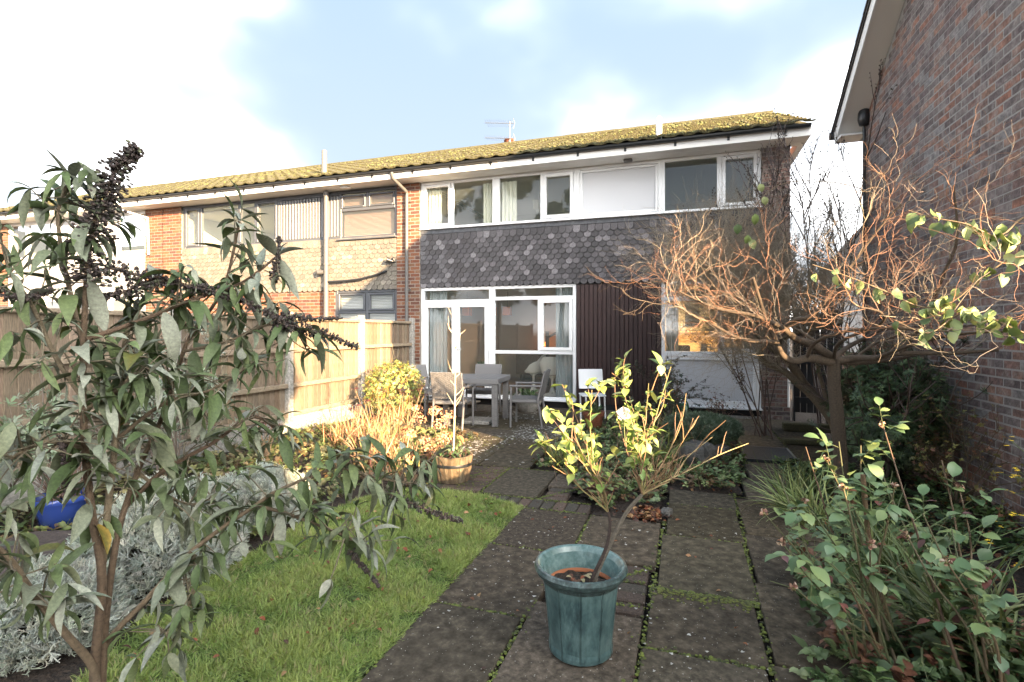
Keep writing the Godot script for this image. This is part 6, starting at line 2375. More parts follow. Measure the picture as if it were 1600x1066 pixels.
# ---------------------------------------------------------------- the potted shrub and the middle bed
func make_middle() -> void:
	var t := thing("potted_rose", "leggy rose in the turquoise pot, its yellow-green top leaves catching the sun", "rose", P(-0.40, 0.30, 2.45))
	var b := B.new()
	var grey := Color(0.26, 0.22, 0.17)
	b.tube(smooth([P(-0.40, 0.28, 2.44), P(-0.40, 0.34, 2.42), P(-0.34, 0.48, 2.44), P(-0.32, 0.59, 2.45), P(-0.33, 0.65, 2.46)]), taper(17, 0.010, 0.007), 7, Color(0.10, 0.07, 0.055))
	b.tube(smooth([P(-0.39, 0.28, 2.43), P(-0.38, 0.36, 2.43), P(-0.32, 0.50, 2.46), P(-0.25, 0.64, 2.51), P(-0.18, 0.72, 2.55)]), taper(17, 0.011, 0.009), 7, grey)
	part(b, "stem", MT.bark, t)
	var f1 := P(-0.33, 0.65, 2.46)
	var f2 := P(-0.18, 0.72, 2.55)
	var tips := [P(-0.65, 0.98, 2.36), P(-0.52, 1.15, 2.25), P(-0.56, 1.24, 2.50), P(-0.38, 1.24, 2.30), P(-0.32, 1.27, 2.63), P(-0.27, 1.35, 2.49), P(-0.26, 1.16, 2.76), P(-0.14, 1.27, 2.37), P(-0.05, 1.33, 2.61), P(0.02, 1.19, 2.74), P(0.06, 1.09, 2.54), P(0.14, 0.99, 2.68), P(0.31, 0.95, 2.78), P(-0.43, 1.06, 2.17), P(-0.16, 1.14, 2.26), P(-0.02, 0.92, 2.4), P(-0.45, 0.9, 2.6)]
	var lv := set_of_leaves(8, 0.066, 0.040, 0.3, 0.7, [Color(0.30, 0.36, 0.10), Color(0.24, 0.32, 0.08), Color(0.38, 0.42, 0.15), Color(0.18, 0.26, 0.07)], 0.42, [], 4)
	var got := 0
	for i in tips.size():
		var s: Vector3 = f1 if (i < 4 or i == 13 or i == 16) else f2
		var e: Vector3 = tips[i]
		var mid := s.lerp(e, 0.45) + Vector3(0, -0.05 + 0.04 * R.randf(), 0) + rdir() * 0.03
		var pts := smooth([s, s.lerp(mid, 0.5) + rdir() * 0.015, mid, mid.lerp(e, 0.5) + rdir() * 0.02, e])
		b = B.new()
		b.tube(pts, taper(pts.size(), 0.0042, 0.0017), 6, jit(Color(0.24, 0.14, 0.08).lerp(Color(0.30, 0.26, 0.11), R.randf()), 0.2))
		var sub := []
		for j in 7:
			var q := along(pts, R.randf_range(0.1, 0.9))
			var tw := wander(q[0], ((q[1] as Vector3) + rdir() * 0.8 + Vector3(0, 0.25, 0)).normalized(), R.randf_range(0.06, 0.2), 4, 0.2, 0.05)
			b.tube(tw, taper(5, 0.003, 0.0014), 4, jit(Color(0.26, 0.16, 0.09), 0.25), false)
			sub.append(tw)
		part(b, "branch", MT.twig, t)
		sub.append(pts)
		for tw in sub:
			var n := 13 if tw.size() > 6 else 4
			for j in n:
				var q := along(tw, R.randf_range(0.45, 1.0))
				if (q[0] as Vector3).y < 0.86 and R.randf() < 0.85: continue
				if got < 296:
					got += 1
					put_leaf(t, lv, q[0], (rdir() + Vector3(0, 0.0, 0) + (q[1] as Vector3) * 0.3).normalized(), Vector3.UP, R.randf_range(0.6, 1.15), MT.leaf)
	# one white rose bloom
	b = B.new()
	var bl := P(-0.245, 1.135, 2.33)
	for i in 26:
		var d := (rdir() + Vector3(0, 0.5, 0.3)).normalized()
		b.leaf(bl + d * 0.006, (d + rdir() * 0.4).normalized(), d.cross(rdir()), 0.028, 0.026, 0.5, 0.9, Color(0.72, 0.70, 0.66), 3)
	part(b, "bloom", MT.leaf, t)
	b = B.new()
	b.tube([P(-0.24, 1.0, 2.35), bl], [0.002, 0.002], 5, Color(0.16, 0.18, 0.07))
	part(b, "branch", MT.twig, t)

	# clipped pine on a short leaning trunk
	var pn := thing("clipped_pine", "low flat-topped clipped pine on a short trunk beside the path", "pine", P(0.28, 0, 6.75))
	b = B.new()
	b.tube(smooth([P(0.28, 0, 6.75), P(0.30, 0.12, 6.72), P(0.22, 0.22, 6.75), P(0.2, 0.34, 6.8)]), taper(13, 0.06, 0.03), 8, Color(0.12, 0.09, 0.06))
	for i in 14:
		b.tube([P(0.22, 0.24, 6.77), in_crown(P(0.24, 0.32, 6.8), Vector3(0.4, 0.08, 0.35))], [0.016, 0.006], 5, Color(0.12, 0.09, 0.06))
	part(b, "trunk", MT.bark, pn)
	var nb := B.new()
	for i in 16:
		nb.leaf(Vector3.ZERO, (rdir() * 0.9 + Vector3(0, 0.8, 0)).normalized(), rdir(), R.randf_range(0.025, 0.045), 0.0035, 0.1, 0.2, Color.WHITE, 2)
	var lp := []
	for i in 2600:
		var e := in_crown(P(0.24, 0.31, 6.82), Vector3(0.47, 0.17, 0.42), 0.8)
		if e.y > 0.13 + 0.06 * sin(e.x * 12.0): lp.append(e)
	foliage(pn, nb.mesh(), lp, P(0.24, 0.1, 6.82), [Color(0.085, 0.125, 0.075), Color(0.12, 0.165, 0.10), Color(0.055, 0.085, 0.045), Color(0.15, 0.19, 0.13)], MT.leaf_matte, 0.9, 1.5)

	# dark berried bush behind
	var ct := thing("berried_bush", "dark small-leaved bush with red berries in front of the kitchen panel", "shrub", P(-0.35, 0, 8.4))
	b = B.new()
	var tp := []
	for i in 14:
		twigs(b, P(-0.4 + R.randfn(0, 0.1), 0, 8.4 + R.randfn(0, 0.1)), Vector3(R.randfn(0.05, 0.5), 1, R.randfn(0, 0.4)).normalized(), R.randf_range(0.55, 0.85), 0.009, 2, {"color": Color(0.07, 0.05, 0.04), "kids": 4, "wig": 0.2, "lift": 0.0}, tp)
	part(b, "stems", MT.twig, ct)
	lp = []
	for q in tp:
		for k in 6: lp.append(q[0] - q[1] * R.randf_range(0, 0.2) + rdir() * 0.015)
	foliage(ct, spray(5, 0.024, 0.013, 0.4), lp, P(-0.4, 0.3, 8.4), [Color(0.03, 0.045, 0.025), Color(0.05, 0.065, 0.035), Color(0.07, 0.05, 0.035)], MT.leaf, 0.9, 1.4)
	var berry := SphereMesh.new()
	berry.radius = 0.008; berry.height = 0.016; berry.radial_segments = 8; berry.rings = 4
	var bt := []
	for q in tp:
		if R.randf() < 0.25: bt.append(Transform3D(Basis.IDENTITY, q[0] + rdir() * 0.02))
	many(berry, bt, PackedColorArray(), "berries", mat(0.25, 0.015, 0.015, 0.4), ct, "stuff")
	# russet shrub beside the kitchen panel
	var rs := thing("russet_shrub", "sparse russet-leaved shrub behind the clipped pine", "shrub", P(0.45, 0, 8.6))
	b = B.new(); tp = []
	for i in 8:
		twigs(b, P(0.45 + R.randfn(0, 0.05), 0, 8.6), Vector3(R.randfn(0.1, 0.5), 1, R.randfn(0, 0.3)).normalized(), R.randf_range(0.3, 0.42), 0.006, 2, {"color": Color(0.12, 0.07, 0.05), "kids": 3, "lift": 0.02}, tp)
	part(b, "stems", MT.twig, rs)
	lp = []
	for q in tp:
		lp.append(q[0])
	foliage(rs, spray(3, 0.03, 0.018, 0.4), lp, P(0.45, 0.2, 8.6), [Color(0.16, 0.06, 0.035), Color(0.10, 0.06, 0.03), Color(0.12, 0.1, 0.04)], MT.leaf, 0.9, 1.3)
	# heuchera clump beside the setts
	var hc := thing("heuchera", "bronze-green scalloped clump at the corner of the middle bed", "plant", P(-0.72, 0, 4.75))
	b = B.new()
	for i in 110:
		var an := R.randf() * TAU
		var rr := R.randf_range(0.02, 0.2)
		var e := P(-0.72, 0, 4.75) + Vector3(cos(an) * rr, R.randf_range(0.06, 0.26) * (1.0 - rr * 1.8), sin(an) * rr)
		b.tube([P(-0.72, 0, 4.75), e], [0.002, 0.0015], 3, Color(0.14, 0.06, 0.05), false)
		b.leaf(e, Vector3(cos(an), 0.1, sin(an)), Vector3.UP, R.randf_range(0.05, 0.08), 0.065, 0.25, 0.6, jit([Color(0.12, 0.15, 0.05), Color(0.18, 0.10, 0.06), Color(0.08, 0.11, 0.04)][i % 3], 0.3), 4, 0.5)
	part(b, "leaves", MT.leaf, hc)
	for q in [[-0.25, 6.0, 0.5, "tuft of arching green straps in the middle bed", 90], [-1.3, 5.75, 0.35, "low tuft of straps at the patio corner of the middle bed", 60], [-0.1, 7.4, 0.55, "upright tuft of straps behind the rose", 60]]:
		strap(q[0], q[1], q[2], q[4], q[3], [Color(0.12, 0.17, 0.05), Color(0.22, 0.24, 0.07), Color(0.26, 0.18, 0.08)])
	var bed := PackedVector2Array(bed_poly)
	cover("ground_cover", "leafy green ground cover over the middle bed", func():
		var p := Vector2(R.randf_range(-1.55, 0.72), R.randf_range(4.35, 8.6))
		return P(p.x, 0.0, p.y) if Geometry2D.is_point_in_polygon(p, bed) and not (p.y < 4.6 and p.x > -0.5) else null, 2600, 0.8, [Color(0.10, 0.155, 0.05), Color(0.14, 0.195, 0.07), Color(0.19, 0.235, 0.10), Color(0.07, 0.105, 0.04), Color(0.18, 0.11, 0.06)])
	# thin dead stems standing in the bed
	var ds := thing("dead_stems", "thin bare brown stems standing in the middle bed behind the pot", "plant", P(-0.6, 0, 5.5))
	b = B.new()
	for i in 60:
		var o := P(R.randf_range(-1.2, 0.2), 0, R.randf_range(4.9, 6.8))
		b.tube(wander(o, Vector3(R.randfn(0, 0.4), 1, R.randfn(0, 0.3)).normalized(), R.randf_range(0.2, 0.55), 5, 0.12, 0), taper(6, 0.0032, 0.0014), 4, jit(Color(0.20, 0.13, 0.08), 0.4), false)
	part(b, "stems", MT.twig, ds, "stuff")

func strap(a: float, d: float, h: float, n: int, label: String, cols: Array, wide := 0.012, lean := Vector3.ZERO) -> void:
	var t := thing("strap_leaved_plant", label, "plant", P(a, 0, d), "green strap-leaved plants")
	var b := B.new()
	for i in n:
		var o := P(a + R.randfn(0, 0.07), 0, d + R.randfn(0, 0.07))
		b.leaf(o, (Vector3(R.randfn(0, 0.45), 1, R.randfn(0, 0.45)) + lean).normalized(), Vector3(R.randfn(0, 1), 0.3, R.randfn(0, 1)).normalized(), h * R.randf_range(0.6, 1.25), wide * R.randf_range(0.7, 1.3), 0.5, R.randf_range(0.5, 2.2), jit(cols[R.randi() % cols.size()], 0.25), 6, 0.3)
	part(b, "leaves", MT.leaf, t, "stuff")

# ---------------------------------------------------------------- right-hand border
func rose_bush(called_label: String, base: Vector3, tips: Array, most: int, seed_: int) -> void:
	var t := thing("rose_bush", called_label, "rose", base, "roses in the right border")
	var lv := set_of_leaves(9, 0.070, 0.045, 0.25, 0.6, [Color(0.10, 0.165, 0.07), Color(0.14, 0.205, 0.095), Color(0.075, 0.13, 0.055), Color(0.17, 0.23, 0.085), Color(0.12, 0.185, 0.10)], 0.45, [], 5)
	var red := set_of_leaves(3, 0.05, 0.028, 0.3, 0.7, [Color(0.17, 0.06, 0.05), Color(0.12, 0.06, 0.06)], 0.45, [], 4)
	var got := 0
	for i in tips.size():
		var e: Vector3 = tips[i]
		var o := base + Vector3(R.randfn(0, 0.05), 0, R.randfn(0, 0.05))
		var mid := o.lerp(e, 0.5) + Vector3(R.randfn(0, 0.03), 0.06, R.randfn(0, 0.03))
		var pts := smooth([o, o.lerp(mid, 0.5) + rdir() * 0.02, mid, mid.lerp(e, 0.5) + rdir() * 0.02, e])
		var b := B.new()
		b.tube(pts, taper(pts.size(), 0.007, 0.0025), 6, jit(Color(0.085, 0.10, 0.045).lerp(Color(0.16, 0.08, 0.05), R.randf() * 0.7), 0.2))
		for j in 14:
			var th := along(pts, R.randf_range(0.1, 0.9))
			var sd: Vector3 = (th[1] as Vector3).cross(rdir()).normalized()
			b.tube([th[0], th[0] + sd * 0.011], [0.002, 0.0004], 3, Color(0.2, 0.1, 0.06), false)
		var stem := part(b, "branch", MT.twig, t)
		# leaves of five leaflets on thin stalks
		for j in 6:
			var q := along(pts, R.randf_range(0.42, 1.0))
			var d := ((q[1] as Vector3) * 0.4 + rdir() + Vector3(0, 0.25, 0)).normalized()
			var ln := R.randf_range(0.07, 0.12)
			var st := wander(q[0], d, ln, 3, 0.12, -0.06)
			b = B.new()
			b.tube(st, taper(4, 0.0016, 0.001), 4, Color(0.14, 0.16, 0.06), false)
			part(b, "leaf_stalk", MT.twig, t)
			for w in 5:
				if got >= most: break
				got += 1
				var q2 := along(st, [1.0, 0.72, 0.72, 0.42, 0.42][w])
				var ax: Vector3 = q2[1]
				var sx := ax.cross(Vector3.UP).normalized()
				var ld := ax if w == 0 else (ax * 0.5 + sx * (1.0 if w % 2 == 0 else -1.0)).normalized()
				put_leaf(t, red if R.randf() < 0.07 else lv, q2[0], (ld + Vector3(0, R.randf_range(-0.35, 0.1), 0)).normalized(), Vector3.UP + rdir() * 0.35, R.randf_range(0.7, 1.15) * (1.15 if w == 0 else 0.9), MT.leaf)
		# spent blooms
		if i % 2 == 0:
			b = B.new()
			for w in 12:
				var d := (rdir() + Vector3(0, 0.5, 0)).normalized()
				b.leaf(e + d * 0.004, d, d.cross(rdir()).normalized(), R.randf_range(0.014, 0.022), 0.014, 0.5, 1.3, jit([Color(0.34, 0.20, 0.13), Color(0.20, 0.10, 0.07), Color(0.45, 0.33, 0.24)][w % 3], 0.25), 3)
			b.lathe(e - Vector3(0, 0.012, 0), [Vector2(0.0, 0), Vector2(0.006, 0.004), Vector2(0.007, 0.012), Vector2(0.003, 0.016)], 8, Color(0.15, 0.13, 0.05))
			part(b, "spent_bloom", MT.leaf_matte, t)

func make_right_border() -> void:
	rose_bush("rose bush with spent brown blooms around the bamboo canes", P(0.86, -0.02, 2.55), [P(0.33, 0.73, 2.42), P(0.46, 0.79, 2.89), P(0.37, 0.68, 2.23), P(0.59, 0.92, 2.93), P(0.61, 0.93, 2.62), P(0.69, 0.99, 2.75), P(0.62, 0.87, 2.41), P(0.82, 0.95, 2.90), P(0.86, 0.84, 2.60), P(0.50, 0.77, 2.38), P(0.39, 0.56, 2.13), P(0.52, 0.65, 2.17), P(0.69, 0.68, 2.33), P(0.75, 0.8, 3.1), P(0.55, 0.7, 2.75), P(0.45, 0.6, 2.55), P(0.7, 0.75, 2.6), P(0.6, 0.55, 2.3)], 300, 1)
	rose_bush("taller dark-stemmed rose leaning over the leaf litter at the right edge", P(1.12, -0.02, 2.40), [P(0.92, 1.05, 2.93), P(0.97, 0.73, 2.63), P(1.22, 0.78, 2.93), P(1.19, 0.88, 3.02), P(0.97, 0.61, 2.42), P(1.03, 0.53, 2.34), P(0.87, 0.67, 2.50), P(1.1, 0.65, 2.7), P(0.98, 0.78, 3.15)], 230, 2)
	for q in [[P(0.84, -0.05, 2.69), P(0.78, 0.85, 2.73), "tall bamboo cane standing in the rose bush"], [P(0.91, -0.05, 2.72), P(0.81, 0.62, 2.79), "shorter bamboo cane beside the tall one"], [P(1.26, -0.05, 2.73), P(1.25, 0.25, 2.72), "short stub of bamboo cane at the right edge"]]:
		var b := B.new()
		var n := 9
		var pts := []
		var rad := []
		for i in n * 4 + 1:
			var f := float(i) / (n * 4)
			pts.append((q[0] as Vector3).lerp(q[1], f))
			rad.append(0.0115 if i % 8 == 0 else 0.0098)
		b.tube(pts, rad, 9, Color(0.38, 0.25, 0.14))
		solo(b, "bamboo_cane", MT.bark, q[2], "cane", "bamboo canes in the right border", q[0])
	strap(0.95, 4.55, 0.50, 130, "pale arching strap leaves spilling over the path beyond the rose", [Color(0.22, 0.27, 0.09), Color(0.30, 0.33, 0.12), Color(0.14, 0.19, 0.06)], 0.012, Vector3(-0.5, 0, 0.1))
	strap(1.15, 3.55, 0.6, 130, "dark green strap leaves between the rose and the yew", [Color(0.09, 0.13, 0.045), Color(0.15, 0.19, 0.07)], 0.014, Vector3(-0.2, 0, 0.2))
	strap(1.28, 2.85, 0.65, 150, "long dark strap leaves below the leaning rose", [Color(0.06, 0.09, 0.03), Color(0.11, 0.15, 0.05), Color(0.2, 0.22, 0.1)], 0.016, Vector3(-0.4, 0, 0.2))
	strap(0.98, 5.35, 0.4, 70, "small tuft of straps at the foot of the spreading tree", [Color(0.13, 0.18, 0.06), Color(0.2, 0.22, 0.09)], 0.011)
	cover("border_cover", "glossy green ground cover below the brick wall", func():
		var p := P(R.randf_range(1.0, 2.48), 0, R.randf_range(1.9, 6.6))
		var k := sin(p.x * 4.0 + 0.6) * sin(p.z * 2.2 + 0.4)
		return p if k > -0.35 or -p.z > 5.0 else null, 1500, 0.85, [Color(0.06, 0.105, 0.035), Color(0.09, 0.14, 0.045), Color(0.04, 0.07, 0.025), Color(0.12, 0.17, 0.06)])
	cover("path_edge_plants", "small pale green plants along the edge of the path", func():
		return P(0.46 + absf(R.randfn(0, 0.16)) + R.randf() * 0.3, 0, R.randf_range(1.7, 2.75)), 260, 0.6, [Color(0.16, 0.22, 0.08), Color(0.11, 0.17, 0.06), Color(0.2, 0.26, 0.12)])
	cover("rose_foot_cover", "leafy undergrowth at the feet of the roses", func():
		return P(R.randf_range(0.62, 1.5), R.randf_range(0.0, 0.16), R.randf_range(2.1, 3.6)), 620, 1.0, [Color(0.07, 0.11, 0.04), Color(0.11, 0.16, 0.06), Color(0.05, 0.08, 0.03), Color(0.16, 0.07, 0.04)])
	# broad leaves at the path edge
	var bp := thing("broad_leaved_plant", "broad pale-veined leaves at the edge of the path, bottom right", "plant", P(0.62, 0, 2.35))
	var lv := set_of_leaves(4, 0.12, 0.07, 0.3, 0.9, [Color(0.10, 0.16, 0.06), Color(0.16, 0.21, 0.09)], 0.45)
	for i in 16:
		var an := R.randf() * TAU
		put_leaf(bp, lv, P(0.6 + R.randfn(0, 0.07), 0.02, 2.33 + R.randfn(0, 0.12)), Vector3(cos(an), 0.6, sin(an)), Vector3.UP, R.randf_range(0.6, 1.1), MT.leaf)
	# yew against the wall
	var yw := thing("yew_bush", "dense dark green yew against the brick wall behind the tree", "shrub", P(2.02, 0, 6.25))
	var b := B.new()
	var tp := []
	for i in 9:
		twigs(b, P(2.02 + R.randfn(0, 0.08), 0, 6.25 + R.randfn(0, 0.08)), Vector3(R.randfn(-0.05, 0.35), 1, R.randfn(0, 0.35)).normalized(), R.randf_range(0.8, 1.15), 0.018, 2, {"color": Color(0.07, 0.05, 0.04), "kids": 5, "wig": 0.2}, tp)
	part(b, "stems", MT.twig, yw)
	var lp := []
	for i in 4600:
		var e := in_crown(P(2.0, 0.72, 6.25), Vector3(0.52, 0.68, 0.62), 0.4)
		if e.x > 2.46 or e.y < 0.12: continue
		if sin(e.x * 9.0) * sin(e.y * 8.0 + 1.0) * sin(e.z * 8.0) > 0.28: continue
		lp.append(e)
	for q in tp:
		for k in 3: lp.append(q[0] - q[1] * R.randf_range(0, 0.15))
	foliage(yw, spray(9, 0.034, 0.007, 0.35, 1.0, 0.3), lp, P(2.0, 0.4, 6.25), [Color(0.045, 0.08, 0.03), Color(0.065, 0.105, 0.04), Color(0.085, 0.13, 0.05), Color(0.03, 0.055, 0.022)], MT.leaf, 0.9, 1.6)
	# winter jasmine: thin green whips with yellow stars, and a yellowing shrub
	var js := thing("winter_jasmine", "thin green whips with small yellow star flowers at the right edge", "plant", P(1.95, 0, 3.6))
	for q in [P(1.46, 0.45, 3.22), P(1.60, 0.80, 3.26), P(1.69, 0.91, 3.50), P(1.72, 0.40, 3.72), P(1.95, 0.50, 4.01), P(1.54, 0.38, 3.13), P(1.91, 0.60, 4.10), P(1.6, 0.3, 3.0), P(1.75, 0.7, 3.6), P(1.5, 0.62, 3.1)]:
		b = B.new()
		var o := P(2.1 + R.randfn(0, 0.1), 0, 3.5 + R.randfn(0, 0.15))
		b.tube(smooth([o, o.lerp(q, 0.4) + Vector3(0, 0.3, 0), q]), taper(9, 0.003, 0.0015), 4, Color(0.13, 0.18, 0.06))
		part(b, "stem", MT.twig, js)
		b = B.new()
		for k in 3:
			var c: Vector3 = q + rdir() * 0.02 * k
			for w in 6:
				var d := Vector3(cos(w * TAU / 6), 0.25, sin(w * TAU / 6))
				b.leaf(c, (d + rdir() * 0.2).normalized(), Vector3.UP, 0.014, 0.009, 0.2, 0.4, Color(0.75, 0.52, 0.03), 2)
		part(b, "flower", MT.leaf, js)
	var ys := thing("yellowing_shrub", "thin yellowing shrub at the foot of the wall beside the yew", "shrub", P(2.25, 0, 5.45))
	b = B.new(); tp = []
	for i in 7:
		twigs(b, P(2.25, 0, 5.45), Vector3(R.randfn(-0.1, 0.3), 1, R.randfn(0, 0.5)).normalized(), R.randf_range(0.45, 0.75), 0.007, 2, {"color": Color(0.10, 0.07, 0.04), "kids": 5, "wig": 0.3}, tp)
	part(b, "stems", MT.twig, ys)
	lp = []
	for q in tp:
		if q[0].x < 2.47: lp.append(q[0]); lp.append(q[0] - q[1] * 0.05)
	foliage(ys, spray(5, 0.022, 0.011, 0.4), lp, P(2.25, 0.3, 5.45), [Color(0.20, 0.17, 0.04), Color(0.14, 0.14, 0.04), Color(0.18, 0.08, 0.04)], MT.leaf, 0.8, 1.3)

# ---------------------------------------------------------------- trees
func make_trees() -> void:
	# bare spreading tree over the right border
	var t := thing("spreading_tree", "bare spreading tree with a single trunk and sunlit orange twigs", "tree", P(1.28, 0, 5.0))
	var bark := Color(0.17, 0.125, 0.085)
	var b := B.new()
	var tr := smooth([P(1.28, -0.03, 5.00), P(1.27, 0.31, 4.99), P(1.23, 0.75, 4.93), P(1.20, 1.06, 4.92), P(1.20, 1.27, 4.92)])
	b.tube(tr, taper(tr.size(), 0.056, 0.046), 12, bark * 0.8)
	part(b, "trunk", MT.bark, t)
	var limbs := [
		[[P(1.20, 1.24, 4.92), P(1.08, 1.27, 4.86), P(0.97, 1.28, 4.79), P(0.86, 1.26, 4.70), P(0.76, 1.31, 4.57), P(0.70, 1.42, 4.49), P(0.6, 1.62, 4.35), P(0.5, 1.9, 4.2)], 0.042, 0.010],
		[[P(1.20, 1.25, 4.92), P(1.35, 1.28, 4.92), P(1.46, 1.29, 4.79), P(1.60, 1.33, 4.74), P(1.85, 1.34, 4.61), P(2.09, 1.37, 4.47)], 0.034, 0.010],
		[[P(1.21, 1.25, 4.92), P(1.50, 1.24, 5.12), P(1.85, 1.28, 5.34), P(2.18, 1.35, 5.56)], 0.028, 0.010],
		[[P(1.19, 1.28, 4.92), P(1.01, 1.39, 4.75), P(0.86, 1.44, 4.60), P(0.76, 1.51, 4.46), P(0.69, 1.55, 4.38), P(0.52, 1.62, 4.28), P(0.24, 1.67, 4.08), P(-0.02, 1.79, 3.94)], 0.036, 0.006],
		[[P(0.75, 1.53, 4.46), P(0.82, 1.59, 4.37), P(0.92, 1.63, 4.30), P(1.10, 1.90, 4.26), P(1.29, 2.20, 4.21), P(1.41, 2.36, 4.15)], 0.020, 0.005],
		[[P(1.20, 1.28, 4.92), P(1.43, 1.38, 5.31), P(1.75, 1.49, 5.73), P(2.00, 1.58, 6.02)], 0.026, 0.008],
		[[P(1.60, 1.33, 4.74), P(1.71, 1.59, 4.60), P(1.73, 1.90, 4.36), P(1.74, 2.11, 4.20), P(1.66, 2.44, 4.05)], 0.018, 0.005],
		[[P(0.70, 1.42, 4.49), P(0.44, 1.44, 4.30), P(0.20, 1.56, 4.12), P(-0.11, 1.72, 3.91)], 0.018, 0.004],
		[[P(0.97, 1.28, 4.79), P(0.99, 1.42, 4.55), P(1.1, 1.5, 4.2), P(1.25, 1.52, 3.9), P(1.5, 1.5, 3.7)], 0.018, 0.005],
		[[P(1.46, 1.29, 4.79), P(1.55, 1.4, 4.4), P(1.65, 1.48, 4.0), P(1.8, 1.5, 3.7)], 0.016, 0.005],
		[[P(1.20, 1.27, 4.92), P(1.15, 1.42, 4.55), P(1.3, 1.55, 4.2), P(1.2, 1.62, 3.85), P(1.0, 1.65, 3.6)], 0.016, 0.004],
		[[P(1.20, 1.27, 4.92), P(1.05, 1.45, 5.05), P(0.8, 1.6, 5.1), P(0.45, 1.72, 5.0), P(0.1, 1.85, 4.9)], 0.016, 0.004],
		[[P(1.35, 1.28, 4.92), P(1.55, 1.42, 5.0), P(1.8, 1.5, 4.9), P(2.1, 1.55, 4.75)], 0.014, 0.004]]
	var lit := Color(0.31, 0.16, 0.095)
	for i in limbs.size():
		var l = limbs[i]
		var pts := smooth(l[0])
		b = B.new()
		b.tube(pts, taper(pts.size(), l[1], l[2]), 9, bark)
		var limb := part(b, "limb", MT.bark, t)
		var tb := B.new()
		var tips := []
		for j in 9:
			var q := along(pts, R.randf_range(0.3, 1.0))
			var d := ((q[1] as Vector3) * 0.8 + rdir() * 0.75 + Vector3(-0.1, 0.3, 0.1)).normalized()
			d.y = maxf(d.y, -0.02)
			twigs(tb, q[0], d, R.randf_range(0.25, 0.65), R.randf_range(0.0022, 0.0038), 2, {"color": [bark.lerp(lit, R.randf()), Color(0.22, 0.18, 0.145), Color(0.30, 0.24, 0.17), lit][R.randi() % 4], "kids": 4, "spread": 0.9, "wig": 0.42, "lift": 0.05, "segs": 7, "floor": 1.3}, tips)
		part(tb, "twigs", MT.twig, limb, "stuff")

	# leaning many-stemmed tree with a haze of fine tan twigs
	var u := thing("leaning_tree", "leaning many-stemmed tree with a dense haze of fine tan twigs before the wall tiles", "tree", P(1.9, 0, 7.55))
	var st := [
		[[P(1.92, 0.0, 7.55), P(1.86, 0.28, 7.56), P(1.81, 0.38, 7.54), P(1.58, 0.68, 7.46), P(1.38, 0.86, 7.40), P(1.24, 0.99, 7.35), P(1.00, 1.11, 7.27), P(0.96, 1.28, 7.26), P(1.0, 1.5, 7.2)], 0.07, 0.025],
		[[P(1.90, 0.0, 7.58), P(1.86, 0.30, 7.56), P(1.79, 0.48, 7.64), P(1.49, 0.85, 7.54), P(1.30, 1.10, 7.48), P(1.10, 1.28, 7.41), P(0.97, 1.35, 7.26), P(0.64, 1.52, 7.05), P(0.33, 1.68, 6.84)], 0.065, 0.014],
		[[P(1.47, 0.86, 7.43), P(1.33, 1.08, 7.28), P(1.19, 1.24, 7.23), P(1.11, 1.26, 7.20), P(1.12, 1.52, 7.21), P(1.12, 1.88, 7.10), P(1.20, 2.43, 7.13)], 0.045, 0.012],
		[[P(1.81, 0.38, 7.54), P(1.75, 0.81, 7.73), P(1.66, 1.31, 7.80), P(1.61, 1.92, 7.89), P(1.68, 2.52, 7.92)], 0.03, 0.008],
		[[P(1.11, 1.26, 7.20), P(0.87, 1.48, 7.13), P(0.63, 1.88, 6.94), P(0.41, 2.27, 6.87)], 0.028, 0.008],
		[[P(1.10, 1.28, 7.41), P(1.3, 1.45, 7.3), P(1.5, 1.52, 7.0), P(1.75, 1.6, 6.8)], 0.03, 0.010]]
	for i in st.size():
		var pts := smooth(st[i][0])
		b = B.new()
		b.tube(pts, taper(pts.size(), st[i][1], st[i][2]), 10, Color(0.30, 0.235, 0.16))
		var s := part(b, "trunk" if i < 2 else "limb", MT.bark, u)
		var tb := B.new()
		var tips := []
		for j in (70 if i != 3 else 10):
			var q := along(pts, R.randf_range(0.6, 1.0))
			var d := (Vector3(-0.42, 0.8, 0.0) + rdir() * 0.75).normalized()
			twigs(tb, q[0], d, R.randf_range(0.5, 1.05), R.randf_range(0.0032, 0.005), 2, {"color": Color(0.34, 0.28, 0.205), "kids": 6, "spread": 0.9, "wig": 0.32, "lift": 0.02, "segs": 5}, tips)
		part(tb, "twigs", MT.twig, s, "stuff")

	# tall bare shrub in the gap, with seed heads
	var w := thing("tall_bare_shrub", "tall bare dark shrub with dried seed heads filling the gap between the houses", "shrub", P(2.12, 0, 8.9))
	for i in 11:
		var tb := B.new()
		var tips := []
		twigs(tb, P(2.12 + R.randfn(0, 0.08), 0, 8.9 + R.randfn(0, 0.1)), Vector3(R.randfn(0.0, 0.14), 1, R.randfn(0.02, 0.12)).normalized(), R.randf_range(3.0, 4.1), 0.016, 2, {"kl": 0.5, "color": Color(0.07, 0.05, 0.045), "kids": 7, "spread": 0.5, "wig": 0.09, "lift": 0.05, "segs": 8, "taper": 0.3}, tips)
		var s := part(tb, "stem", MT.twig, w)
		var hb := B.new()
		for q in tips:
			for k in 4:
				hb.leaf(q[0] - q[1] * 0.05 * k, (q[1] + rdir()).normalized(), rdir(), 0.035, 0.02, 0.4, 0.8, jit(Color(0.06, 0.045, 0.035), 0.4), 2)
		part(hb, "seed_heads", MT.leaf_matte, s, "stuff")
	# shrub stems with seed heads in front of the right upstairs window
	var w2 := thing("seedy_shrub", "bare shrub with clustered dark seed heads in front of the right upstairs window", "shrub", P(1.15, 0, 8.2))
